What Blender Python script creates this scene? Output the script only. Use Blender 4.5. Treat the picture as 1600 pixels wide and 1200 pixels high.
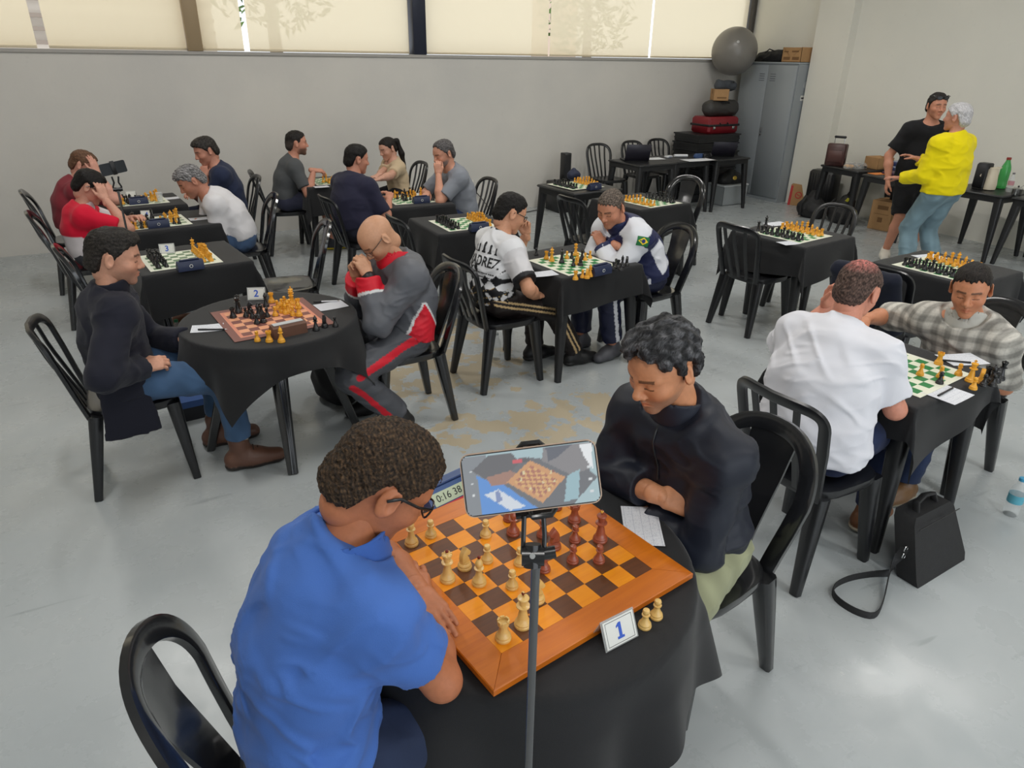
import bpy, bmesh, math, random
import numpy as np
from mathutils import Vector, Matrix
from mathutils.bvhtree import BVHTree

for o in list(bpy.data.objects): bpy.data.objects.remove(o)
scene = bpy.context.scene
C = scene.collection
PI = math.pi

# ------------------------------------------------------------------ camera
CAM_H = 1.98
PITCH, ROLL, YAW = math.radians(25.06), math.radians(0.9), math.radians(29.2)
cam_data = bpy.data.cameras.new('camera')
cam_data.sensor_width = 36.0
cam_data.lens = 36.0 * 1096.0 / 1600.0
cam_data.clip_start = 0.05
cam = bpy.data.objects.new('camera', cam_data); C.objects.link(cam)
_fw = Vector((math.sin(YAW)*math.cos(PITCH), math.cos(YAW)*math.cos(PITCH), -math.sin(PITCH)))
_r0 = Vector((math.cos(YAW), -math.sin(YAW), 0)); _u0 = _r0.cross(_fw)
CR = _r0*math.cos(ROLL) + _u0*math.sin(ROLL)
CU = -_r0*math.sin(ROLL) + _u0*math.cos(ROLL)
_m = Matrix((CR, CU, -_fw)).transposed().to_4x4(); _m.translation = (0, 0, CAM_H)
cam.matrix_world = _m
scene.camera = cam

# ------------------------------------------------------------------ sky and exposure
world = bpy.data.worlds.new('sky'); scene.world = world; world.use_nodes = True
_bg = world.node_tree.nodes['Background']
_bg.inputs[0].default_value = (0.86, 0.93, 1.0, 1); _bg.inputs[1].default_value = 1.6
scene.view_settings.view_transform = 'Standard'
scene.view_settings.look = 'None'
scene.view_settings.exposure = 0.0
scene.view_settings.gamma = 1.0
scene.view_settings.use_curve_mapping = False
try:
    scene.cycles.use_denoising = True
    scene.cycles.max_bounces = 6; scene.cycles.diffuse_bounces = 3; scene.cycles.glossy_bounces = 3
    scene.cycles.use_adaptive_sampling = True; scene.cycles.adaptive_threshold = 0.03
    scene.cycles.transparent_max_bounces = 8; scene.cycles.caustics_reflective = False; scene.cycles.caustics_refractive = False
    scene.cycles.sample_clamp_indirect = 6.0
except Exception: pass

CEIL = 4.3
def area_light(name, loc, sx, sy, power, color=(1, 1, 1), rot=(0, 0, 0)):
    d = bpy.data.lights.new(name, 'AREA'); d.shape = 'RECTANGLE'; d.size = sx; d.size_y = sy; d.energy = power; d.color = color; d.specular_factor = 0.2
    o = bpy.data.objects.new(name, d); C.objects.link(o); o.location = loc; o.rotation_euler = rot
    return o
ADDED_LAMPS = [(x, y) for x in (-0.2, 3.0, 6.2) for y in (-.8, 2.6, 6.0)]  # positions of the added overhead lights
ADDED_LAMP_POWER = 34.0
# daylight falling through the roller-door opening behind the photographer
area_light('doorway_daylight', (1.8, -4.45, 1.9), 6.4, 3.2, 70.0, (0.93, 0.97, 1.0), (math.radians(90), 0, math.radians(0)))

# ------------------------------------------------------------------ helpers
def px(u, v, z):
    "point at height z seen at pixel (u, v) of the 1600 x 1200 frame; used to survey the room"
    d = _fw + CR*((u-800)/1096.0) - CU*((v-600)/1096.0); t = (z-CAM_H)/d.z
    return Vector((0, 0, CAM_H)) + d*t
def image_xy(p):
    q = Vector(p) - Vector((0, 0, CAM_H)); z = q.dot(_fw)
    return 800+1096*q.dot(CR)/z, 600-1096*q.dot(CU)/z

_mats = {}
def mat(name, color, rough=0.5, metal=0.0, spec=0.5, noise=0.0, nscale=20.0, bump=0.0, bscale=60.0, coat=0.0, sheen=0.0, attr=False, alpha=1.0, trans=0.0, stretch=None, emit=0.0):
    if name in _mats: return _mats[name]
    m = bpy.data.materials.new(name); m.use_nodes = True; nt = m.node_tree; b = nt.nodes['Principled BSDF']
    b.inputs['Base Color'].default_value = (*color, 1); b.inputs['Roughness'].default_value = rough; b.inputs['Metallic'].default_value = metal
    b.inputs['Specular IOR Level'].default_value = spec
    if coat: b.inputs['Coat Weight'].default_value = coat; b.inputs['Coat Roughness'].default_value = 0.08
    if sheen: b.inputs['Sheen Weight'].default_value = sheen; b.inputs['Sheen Roughness'].default_value = 0.5
    if alpha < 1: b.inputs['Alpha'].default_value = alpha
    if trans: b.inputs['Transmission Weight'].default_value = trans; b.inputs['IOR'].default_value = 1.33
    if emit: b.inputs['Emission Color'].default_value = (*color, 1); b.inputs['Emission Strength'].default_value = emit
    tc = None
    if noise or bump:
        tc = nt.nodes.new('ShaderNodeTexCoord'); mp = nt.nodes.new('ShaderNodeMapping'); nt.links.new(tc.outputs['Object'], mp.inputs[0])
        if stretch: mp.inputs['Scale'].default_value = stretch
    src = None
    if attr:
        a = nt.nodes.new('ShaderNodeVertexColor'); a.layer_name = 'Col'; src = a.outputs[0]
        nt.links.new(src, b.inputs['Base Color'])
    if noise:
        n = nt.nodes.new('ShaderNodeTexNoise'); n.inputs['Scale'].default_value = nscale; n.inputs['Detail'].default_value = 6; nt.links.new(mp.outputs[0], n.inputs[0])
        mx = nt.nodes.new('ShaderNodeMix'); mx.data_type = 'RGBA'; mx.blend_type = 'MULTIPLY'; mx.inputs[0].default_value = 1.0
        rp = nt.nodes.new('ShaderNodeMapRange'); rp.inputs[1].default_value = 0.25; rp.inputs[2].default_value = 0.75; rp.inputs[3].default_value = 1-noise; rp.inputs[4].default_value = 1+noise
        nt.links.new(n.outputs[0], rp.inputs[0])
        if src: nt.links.new(src, mx.inputs[6])
        else: mx.inputs[6].default_value = (*color, 1)
        nt.links.new(rp.outputs[0], mx.inputs[7]); nt.links.new(mx.outputs[2], b.inputs['Base Color'])
    if bump:
        n2 = nt.nodes.new('ShaderNodeTexNoise'); n2.inputs['Scale'].default_value = bscale; n2.inputs['Detail'].default_value = 4; nt.links.new(mp.outputs[0], n2.inputs[0])
        bp = nt.nodes.new('ShaderNodeBump'); bp.inputs['Strength'].default_value = bump; bp.inputs['Distance'].default_value = 0.01
        nt.links.new(n2.outputs[0], bp.inputs['Height']); nt.links.new(bp.outputs[0], b.inputs['Normal'])
    if emit: m.cycles.emission_sampling = 'NONE'
    _mats[name] = m
    return m

def srgb(r, g, b):
    f = lambda c: (c/255/12.92 if c/255 <= 0.04045 else ((c/255+0.055)/1.055)**2.4)
    return (f(r), f(g), f(b))

def link(name, me, m=None, parent=None, loc=None, rot=None):
    o = bpy.data.objects.new(name, me); C.objects.link(o)
    if m is not None and me is not None:
        ms = m if isinstance(m, (list, tuple)) else [m]
        if len(me.materials) == 0:
            for q in ms: me.materials.append(q)
    if parent is not None: o.parent = parent
    if loc is not None: o.location = loc
    if rot is not None: o.rotation_euler = rot
    return o
def tag(o, label, cat, group=None):
    o['label'] = label; o['category'] = cat
    if group: o['group'] = group
    return o
def empty(name, loc=(0, 0, 0), rz=0.0, label=None, cat=None, group=None):
    o = bpy.data.objects.new(name, None); C.objects.link(o); o.location = loc; o.rotation_euler = (0, 0, rz); o.empty_display_size = 0.1
    if label: tag(o, label, cat, group)
    return o
def copy_tree(o, parent=None):
    c = o.copy(); C.objects.link(c); c.parent = parent
    for ch in list(o.children): copy_tree(ch, c)
    return c
def struct(o, label=None, cat=None):
    o['kind'] = 'structure'
    if label: o['label'] = label
    if cat: o['category'] = cat
    return o

class MB:
    "collects shapes of ONE mesh"
    def __init__(s): s.v = []; s.f = []; s.mi = []
    def add(s, vs, fs, mi=0):
        b = len(s.v); s.v += [tuple(p) for p in vs]; s.f += [tuple(i+b for i in f) for f in fs]; s.mi += [mi]*len(fs)
    def box(s, x0, x1, y0, y1, z0, z1, mi=0, bev=0.0):
        if bev <= 0:
            v = [(x, y, z) for z in (z0, z1) for x, y in ((x0, y0), (x1, y0), (x1, y1), (x0, y1))]
            s.add(v, [(3, 2, 1, 0), (4, 5, 6, 7), (0, 1, 5, 4), (1, 2, 6, 5), (2, 3, 7, 6), (3, 0, 4, 7)], mi); return
        b = min(bev, (x1-x0)/2.01, (y1-y0)/2.01, (z1-z0)/2.01)
        rings = []
        def ring(i, z):
            return [(x0+i+b, y0+i, z), (x1-i-b, y0+i, z), (x1-i, y0+i+b, z), (x1-i, y1-i-b, z), (x1-i-b, y1-i, z), (x0+i+b, y1-i, z), (x0+i, y1-i-b, z), (x0+i, y0+i+b, z)]
        R = [ring(b*.7, z0), ring(0, z0+b), ring(0, z1-b), ring(b*.7, z1)]
        v = sum(R, []); f = [tuple(range(7, -1, -1)), tuple(range(24, 32))]
        for k in range(3):
            for i in range(8): j = (i+1) % 8; f.append((k*8+i, k*8+j, k*8+8+j, k*8+8+i))
        s.add(v, f, mi)
    def obox(s, M, x0, x1, y0, y1, z0, z1, mi=0, bev=0.0):
        t = MB(); t.box(x0, x1, y0, y1, z0, z1, mi, bev); s.add([M @ Vector(p) for p in t.v], t.f, mi)
    def lathe(s, prof, n=16, c=(0, 0, 0), mi=0, cap=True):
        v = []; f = []
        for r, z in prof:
            for i in range(n): a = 2*PI*i/n; v.append((c[0]+r*math.cos(a), c[1]+r*math.sin(a), c[2]+z))
        for k in range(len(prof)-1):
            for i in range(n): j = (i+1) % n; f.append((k*n+i, k*n+j, k*n+n+j, k*n+n+i))
        if cap: f.append(tuple(range(n-1, -1, -1))); f.append(tuple(range((len(prof)-1)*n, len(prof)*n)))
        s.add(v, f, mi)
    def tube(s, pts, rad, n=8, mi=0, closed=False, flat=None, up=None):
        "sweep an ellipse/rounded rectangle along pts; rad = number, list, or list of (a, b)"
        P = [Vector(p) for p in pts]; m = len(P); ref = Vector(up) if up is not None else None
        v = []; prev = None
        for i in range(m):
            if closed: t = P[(i+1) % m]-P[i-1]
            else: t = P[min(i+1, m-1)]-P[max(i-1, 0)]
            t.normalize()
            if ref is not None: a = ref - t*ref.dot(t)
            elif prev is None: a = Vector((0, 0, 1)) if abs(t.z) < .9 else Vector((1, 0, 0)); a = a - t*a.dot(t)
            else: a = prev - t*prev.dot(t)
            a.normalize(); prev = a; b = t.cross(a)
            r = rad[i] if isinstance(rad, (list, tuple)) and not (len(rad) == 2 and flat == 'ab') else rad
            ra, rb = r if isinstance(r, (list, tuple)) else (r, r)
            for k in range(n):
                th = 2*PI*(k+.5)/n; ca, sa = math.cos(th), math.sin(th)
                if flat: e = 0.45; ca = math.copysign(abs(ca)**e, ca); sa = math.copysign(abs(sa)**e, sa)
                v.append(P[i]+a*(ra*ca)+b*(rb*sa))
        f = []
        for i in range(m if closed else m-1):
            for k in range(n):
                j = (k+1) % n; i2 = (i+1) % m; f.append((i*n+k, i*n+j, i2*n+j, i2*n+k))
        if not closed: f.append(tuple(range(n-1, -1, -1))); f.append(tuple(range((m-1)*n, m*n)))
        s.add(v, f, mi)
    def prism(s, outline, y0, y1, axis='y', mi=0, M=None):
        n = len(outline); mk = {'y': lambda a, b, d: (a, d, b), 'x': lambda a, b, d: (d, a, b), 'z': lambda a, b, d: (a, b, d)}[axis]
        v = [mk(a, b, y0) for a, b in outline]+[mk(a, b, y1) for a, b in outline]
        if M is not None: v = [M @ Vector(p) for p in v]
        f = [tuple(range(n)), tuple(range(2*n-1, n-1, -1))]+[(i, i+n, (i+1) % n+n, (i+1) % n) for i in range(n)]
        s.add(v, f, mi)
    def mesh(s, name, smooth=None):
        me = bpy.data.meshes.new(name); me.from_pydata(s.v, [], s.f)
        if any(s.mi): me.polygons.foreach_set('material_index', s.mi)
        bm = bmesh.new(); bm.from_mesh(me); bmesh.ops.recalc_face_normals(bm, faces=bm.faces[:])
        if smooth is not None:
            ang = math.radians(smooth)
            for f in bm.faces: f.smooth = True
            for e in bm.edges:
                if len(e.link_faces) == 2 and e.calc_face_angle(0) > ang: e.smooth = False
        bm.to_mesh(me); bm.free()
        return me
    def build(s, name, m=None, parent=None, smooth=40, loc=None, rot=None):
        return link(name, s.mesh(name, smooth), m, parent, loc, rot)

def text_mesh(txt, size, depth=0.0006, bold=False):
    cu = bpy.data.curves.new('letters', 'FONT'); cu.body = txt; cu.size = size; cu.extrude = depth; cu.align_x = 'CENTER'; cu.align_y = 'CENTER'
    cu.resolution_u = 3
    if bold: cu.offset = size*0.02
    o = bpy.data.objects.new('letters', cu); C.objects.link(o)
    me = bpy.data.meshes.new_from_object(o.evaluated_get(bpy.context.evaluated_depsgraph_get()))
    bpy.data.objects.remove(o); bpy.data.curves.remove(cu)
    return me
def bez(p0, p1, p2, n):
    p0, p1, p2 = Vector(p0), Vector(p1), Vector(p2)
    return [p0*(1-t)**2+p1*2*t*(1-t)+p2*t*t for t in [i/n for i in range(n+1)]]
# ================================================================== the room
XL, XR, YB, YF = -3.4, 9.13, 8.86, -4.6
SILL, WTOP = 1.98, 3.45

def node_mat(name):
    m = bpy.data.materials.new(name); m.use_nodes = True
    return m, m.node_tree, m.node_tree.nodes['Principled BSDF']
def N(nt, t, **kw):
    n = nt.nodes.new(t)
    for k, v in kw.items():
        if k.startswith('i'): n.inputs[int(k[1:])].default_value = v
        else: setattr(n, k, v)
    return n
def ramp(nt, fac, lo, hi, a=0.0, b=1.0):
    r = N(nt, 'ShaderNodeMapRange', i1=lo, i2=hi, i3=a, i4=b); nt.links.new(fac, r.inputs[0]); return r.outputs[0]
def mixc(nt, fac, a, b):
    m = N(nt, 'ShaderNodeMix', data_type='RGBA')
    for s, v in ((0, fac), (6, a), (7, b)):
        if isinstance(v, (tuple, list)): m.inputs[s].default_value = (*v, 1)
        elif isinstance(v, (int, float)): m.inputs[s].default_value = v
        else: nt.links.new(v, m.inputs[s])
    return m.outputs[2]
def mth(nt, op, a, b=None):
    m = N(nt, 'ShaderNodeMath', operation=op)
    for s, v in ((0, a), (1, b)):
        if v is None: continue
        if isinstance(v, (int, float)): m.inputs[s].default_value = v
        else: nt.links.new(v, m.inputs[s])
    return m.outputs[0]

# ---- floor: grey epoxy paint, scuffed and worn through in places
fm, nt, b = node_mat('floor_paint')
tc = N(nt, 'ShaderNodeTexCoord')
n1 = N(nt, 'ShaderNodeTexNoise', i2=0.55, i3=5.0); nt.links.new(tc.outputs['Object'], n1.inputs[0])
n2 = N(nt, 'ShaderNodeTexNoise', i2=3.5, i3=8.0, i4=0.65); nt.links.new(tc.outputs['Object'], n2.inputs[0])
base = mixc(nt, ramp(nt, n1.outputs[0], .35, .65), srgb(168, 174, 176), srgb(182, 186, 186))
base = mixc(nt, ramp(nt, n2.outputs[0], .3, .75, 0, .35), base, srgb(158, 167, 170))
# thin dark scuffs
mp = N(nt, 'ShaderNodeMapping'); mp.inputs['Scale'].default_value = (1.2, 9.0, 1); mp.inputs['Rotation'].default_value = (0, 0, .6); nt.links.new(tc.outputs['Object'], mp.inputs[0])
n3 = N(nt, 'ShaderNodeTexNoise', i2=2.2, i3=5.0, i5=1.5); nt.links.new(mp.outputs[0], n3.inputs[0])
base = mixc(nt, ramp(nt, n3.outputs[0], .66, .72, 0, .4), base, srgb(120, 126, 128))
# worn patches
sep = N(nt, 'ShaderNodeSeparateXYZ'); nt.links.new(tc.outputs['Object'], sep.inputs[0])
mask = None
for (cx, cy, rx, ry) in ((2.05, 3.1, .75, .42), (1.75, 4.05, .75, .5), (2.1, 4.75, .32, .4), (1.5, 3.25, .3, .25), (1.42, 4.35, .25, .35)):
    dx = mth(nt, 'DIVIDE', mth(nt, 'SUBTRACT', sep.outputs[0], cx), rx); dy = mth(nt, 'DIVIDE', mth(nt, 'SUBTRACT', sep.outputs[1], cy), ry)
    d = mth(nt, 'SUBTRACT', 1.0, mth(nt, 'ADD', mth(nt, 'MULTIPLY', dx, dx), mth(nt, 'MULTIPLY', dy, dy)))
    mask = d if mask is None else mth(nt, 'MAXIMUM', mask, d)
n4 = N(nt, 'ShaderNodeTexNoise', i2=6.0, i3=7.0, i4=.6); nt.links.new(tc.outputs['Object'], n4.inputs[0])
w = mth(nt, 'ADD', mth(nt, 'MULTIPLY', mask, .16), n4.outputs[0])
w = mth(nt, 'MULTIPLY', ramp(nt, w, .60, .612), ramp(nt, mask, -.3, 0.0))
base = mixc(nt, w, base, srgb(176, 164, 140))
n5 = N(nt, 'ShaderNodeTexNoise', i2=26.0, i3=3.0); nt.links.new(tc.outputs['Object'], n5.inputs[0])
base = mixc(nt, ramp(nt, n5.outputs[0], .74, .76, 0, .5), base, srgb(205, 208, 204))
nt.links.new(base, b.inputs['Base Color'])
rg = mth(nt, 'ADD', ramp(nt, n2.outputs[0], .3, .7, .20, .38), mth(nt, 'MULTIPLY', w, .3)); nt.links.new(rg, b.inputs['Roughness'])
bp = N(nt, 'ShaderNodeBump', i0=.06, i1=.01); nt.links.new(n2.outputs[0], bp.inputs['Height']); nt.links.new(bp.outputs[0], b.inputs['Normal'])
m = MB(); m.box(XL, XR, YF, YB, -.2, 0); struct(m.build('floor', fm, smooth=None), 'grey painted concrete floor worn through in brown patches', 'floor')

# ---- plaster walls
def plaster(name, c1, c2):
    wm, nt, b = node_mat(name); tc = N(nt, 'ShaderNodeTexCoord')
    n = N(nt, 'ShaderNodeTexNoise', i2=.9, i3=6.0); nt.links.new(tc.outputs['Object'], n.inputs[0])
    k = N(nt, 'ShaderNodeTexNoise', i2=9.0, i3=6.0, i4=.7); nt.links.new(tc.outputs['Object'], k.inputs[0])
    c = mixc(nt, ramp(nt, n.outputs[0], .35, .65), c1, c2); c = mixc(nt, ramp(nt, k.outputs[0], .62, .8, 0, .25), c, tuple(q*.75 for q in c1))
    nt.links.new(c, b.inputs['Base Color']); b.inputs['Roughness'].default_value = .75; b.inputs['Specular IOR Level'].default_value = .25
    k2 = N(nt, 'ShaderNodeTexNoise', i2=5.0, i3=8.0); nt.links.new(tc.outputs['Object'], k2.inputs[0])
    bp = N(nt, 'ShaderNodeBump', i0=.18, i1=.02); nt.links.new(k2.outputs[0], bp.inputs['Height']); nt.links.new(bp.outputs[0], b.inputs['Normal'])
    return wm
WALL = plaster('wall_plaster', srgb(206, 203, 197), srgb(216, 212, 204)); WALLR = plaster('wall_plaster_warm', srgb(226, 224, 214), srgb(233, 230, 219))
m = MB(); m.box(XL, XR+.2, YB, YB+.2, 0, SILL); m.box(XL, XR+.2, YB, YB+.2, WTOP, CEIL)
struct(m.build('wall_back', WALL, smooth=None), 'long grey-white plaster wall under the window band', 'wall')
m = MB(); m.box(XR, XR+.2, YF, YB, 0, CEIL); struct(m.build('wall_right', WALLR, smooth=None), 'white plaster wall behind the standing men', 'wall')
m = MB(); m.box(XL-.2, XL, YF, YB+.2, 0, CEIL); struct(m.build('wall_left', WALL, smooth=None), 'plain plaster wall out of view', 'wall')
m = MB(); m.box(XL-.2, -1.6, YF-.2, YF, 0, CEIL); m.box(5.2, XR+.2, YF-.2, YF, 0, CEIL); m.box(-1.6, 5.2, YF-.2, YF, 3.6, CEIL)
struct(m.build('wall_front', WALL, smooth=None), 'plaster wall with a wide doorway behind the photographer', 'wall')
m = MB(); m.box(8.99, XR, 7.0, 7.56, 0, CEIL); struct(m.build('trim_1', WALLR, smooth=None), 'shallow plaster pilaster beside the grey locker', 'pilaster')
m = MB(); m.box(XL, XR, YF, YB, CEIL, CEIL+.15); struct(m.build('ceiling', mat('ceiling_paint', srgb(226, 226, 222), .8), smooth=None), 'plain white ceiling out of view', 'ceiling')
m = MB(); m.box(XL, XR, YB-.02, YB+.02, SILL-.035, SILL, bev=.004); struct(m.build('trim_2', mat('sill_paint', srgb(170, 166, 160), .6), smooth=None), 'thin ledge under the window band', 'sill')

# ---- window band: posts and roller blinds
POST = mat('beige_post', srgb(172, 150, 118), .5); NAVY = mat('navy_steel', srgb(38, 42, 58), .45)
def window_post(n, x0, x1, mt, label):
    m = MB(); m.box(x0, x1, YB-.03, YB+.16, SILL, WTOP, bev=.006); struct(m.build('window_%d' % n, mt), label, 'window post')
window_post(1, .96, 1.11, POST, 'beige-brown post in the window band above the red-shirted players')
window_post(2, 3.50, 3.67, NAVY, 'dark navy steel column dividing the window band')
window_post(3, 9.05, 9.12, mat('dark_frame', srgb(70, 66, 62), .5), 'thin dark window frame in the room corner')
window_post(4, -2.3, -2.15, POST, 'brown window post out of view')
bl, nt, b = node_mat('roller_blind'); out = nt.nodes['Material Output']
tr = N(nt, 'ShaderNodeBsdfTranslucent'); tr.inputs[0].default_value = (*srgb(238, 228, 208), 1)
tp = N(nt, 'ShaderNodeBsdfTransparent'); tp.inputs[0].default_value = (*srgb(250, 244, 232), 1)
b.inputs['Base Color'].default_value = (*srgb(226, 216, 196), 1); b.inputs['Roughness'].default_value = .8
wv = N(nt, 'ShaderNodeTexNoise', i2=3.0, i3=3.0); tc = N(nt, 'ShaderNodeTexCoord'); mp = N(nt, 'ShaderNodeMapping'); mp.inputs['Scale'].default_value = (1, 1, .15); nt.links.new(tc.outputs['Object'], mp.inputs[0]); nt.links.new(mp.outputs[0], wv.inputs[0])
ms = N(nt, 'ShaderNodeMixShader', i0=.82); ms2 = N(nt, 'ShaderNodeMixShader', i0=.34)
nt.links.new(b.outputs[0], ms.inputs[1]); nt.links.new(tr.outputs[0], ms.inputs[2]); nt.links.new(ms.outputs[0], ms2.inputs[1]); nt.links.new(tp.outputs[0], ms2.inputs[2])
nt.links.new(ms2.outputs[0], out.inputs[0])
BAR = mat('blind_bar', srgb(214, 200, 172), .5)
edges = [(-3.4, -2.3, 'by the hidden post'), (-2.15, -.40, 'first in view, cut by the picture edge'), (-.30, .955, 'wide one with horizontal shadows behind it'), (1.115, 1.54, 'narrow one beside the brown post'),
         (1.60, 3.47, 'wide one with tree shadows beside the navy column'), (3.70, 5.45, 'plain one just past the navy column'), (5.48, 7.16, 'one with a green tree behind it'), (7.20, 9.03, 'last one above the gym ball')]
for (x0, x1, w_) in edges:
    e = empty('roller_blind', ((x0+x1)/2, YB+.05, SILL), 0, 'beige roller blind in the window band, ' + w_, 'blind', 'roller blinds in the window band')
    h = (x1-x0)/2
    m = MB(); m.box(-h, h, 0, .0015, .02, WTOP-SILL); m.build('fabric', bl, e, smooth=None)
    m = MB(); m.box(-h, h, -.01, .012, .004, .028, bev=.004); m.build('bottom_bar', BAR, e)
# ---- outside, seen dimly through the blinds
OUT = mat('outside_render', srgb(226, 214, 200), .8); OUT2 = mat('outside_band', srgb(150, 134, 120), .8)
e = empty('neighbour_building', (0, 17, 0), 0, 'pale building with horizontal bands seen dimly through the blinds', 'building')
m = MB(); m.box(-9, 2.4, 0, 1, 0, 3.4); m.build('facade', OUT, e, smooth=None)
for z in (2.05, 2.28, 2.5, 2.78): m = MB(); m.box(-9, 2.4, -.15, 0, z, z+.07); m.build('ledge', OUT2, e, smooth=None)
m = MB(); m.box(8.8, 9.6, -2.5, -1.9, 0, 5); e2 = m.build('gate_pillar', mat('pink_render', srgb(216, 190, 170), .8), None, smooth=None, loc=(0, 17, 0)); tag(e2, 'pinkish pillar outside behind the blind with green foliage', 'pillar')
rnd = random.Random(5)
LEAF = mat('leaf_green', srgb(96, 122, 50), .6, noise=.3, nscale=3); BARK = mat('bark', srgb(92, 76, 60), .8)
def street_tree(x, y, zc, r, nleaf, label):
    e = empty('street_tree', (x, y, 0), 0, label, 'tree')
    m = MB(); m.tube([(0, 0, 0), (.05, .02, zc*.6), (0, 0, zc)], [.12, .1, .06]); m.build('trunk', BARK, e)
    m = MB()
    for i in range(nleaf):
        p = Vector((rnd.gauss(0, 1), rnd.gauss(0, 1), rnd.gauss(0, 1))); p.normalize(); p *= r*rnd.random()**.4; p.z += zc
        a = Vector((rnd.gauss(0, 1), rnd.gauss(0, 1), rnd.gauss(0, 1))).normalized(); b_ = a.orthogonal().normalized(); s = rnd.uniform(.05, .12)
        m.add([p-a*s, p+b_*s*.5, p+a*s, p-b_*s*.5], [(0, 1, 2, 3)])
    o = m.build('foliage', LEAF, e, smooth=None); o['kind'] = 'stuff'
street_tree(2.6, 12.5, 3.4, 1.2, 900, 'street tree casting leaf shadows on the blind by the navy column')
street_tree(8.3, 12.2, 2.9, .95, 900, 'street tree glowing green through a blind')

# ---- added lamps lighting the room from above, shaped as long ceiling fittings
lamp_body = MB(); lamp_body.box(-.62, .62, -.09, .09, .0, .05, bev=.01); lb = lamp_body.mesh('housing', 40)
lamp_lens = MB(); lamp_lens.box(-.6, .6, -.075, .075, -.008, 0, bev=.003); ll = lamp_lens.mesh('diffuser', 40)
for i, (x, y) in enumerate(ADDED_LAMPS):
    e = empty('added_ceiling_lamp', (x, y, CEIL-.25), PI/2, 'long white ceiling lamp added out of view, ' + ('over the window side', 'over the middle', 'over the locker side')[i//3] + ', ' + ('nearest', 'second', 'farthest')[i % 3] + ' row', 'lamp', 'added ceiling lamps above the tables')
    link('housing', lb, mat('lamp_white', srgb(235, 235, 232), .5), e); link('diffuser', ll, mat('added_lamp_glow', (1, .97, .92), .5, emit=2.0), e)
    for s in (-.5, .5): m = MB(); m.tube([(s, 0, .05), (s, 0, .25)], .004, 6); m.build('rod', mat('steel', (.5, .5, .5), .3, metal=1), e)
    area_light('added_lamp_light', (x, y, CEIL-.27), .2, 1.2, ADDED_LAMP_POWER, (1.0, .975, .94))

# ---- wall socket
e = empty('wall_socket', (4.22, YB-.004, .40), 0, 'white double socket on the back wall behind the man in grey', 'socket')
m = MB(); m.box(-.075, .075, -.012, .004, -.045, .045, bev=.004); m.build('plate', mat('white_plastic', srgb(225, 222, 214), .4), e)
for s in (-.035, .035): m = MB(); m.lathe([(.022, 0), (.022, .004), (.016, .005)], 14); m.build('outlet', mat('white_plastic2', srgb(205, 202, 194), .4), e, loc=(s, -.012, 0), rot=(PI/2, 0, 0))
# ================================================================== chairs and tables
PLASTIC = mat('black_plastic', (.010, .0105, .012), .30, spec=.55, bump=.05, bscale=9, coat=.1)
PLASTIC_G = mat('glossy_black_plastic', (.011, .0115, .013), .17, spec=.6, bump=.04, bscale=8, coat=.35)
PLASTIC_M = mat('black_plastic_matt', (.014, .0145, .016), .42, bump=.05, bscale=30)
CLOTH = mat('black_cloth', (.0125, .0128, .014), .72, spec=.25, bump=.15, bscale=500, sheen=.12)

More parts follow.
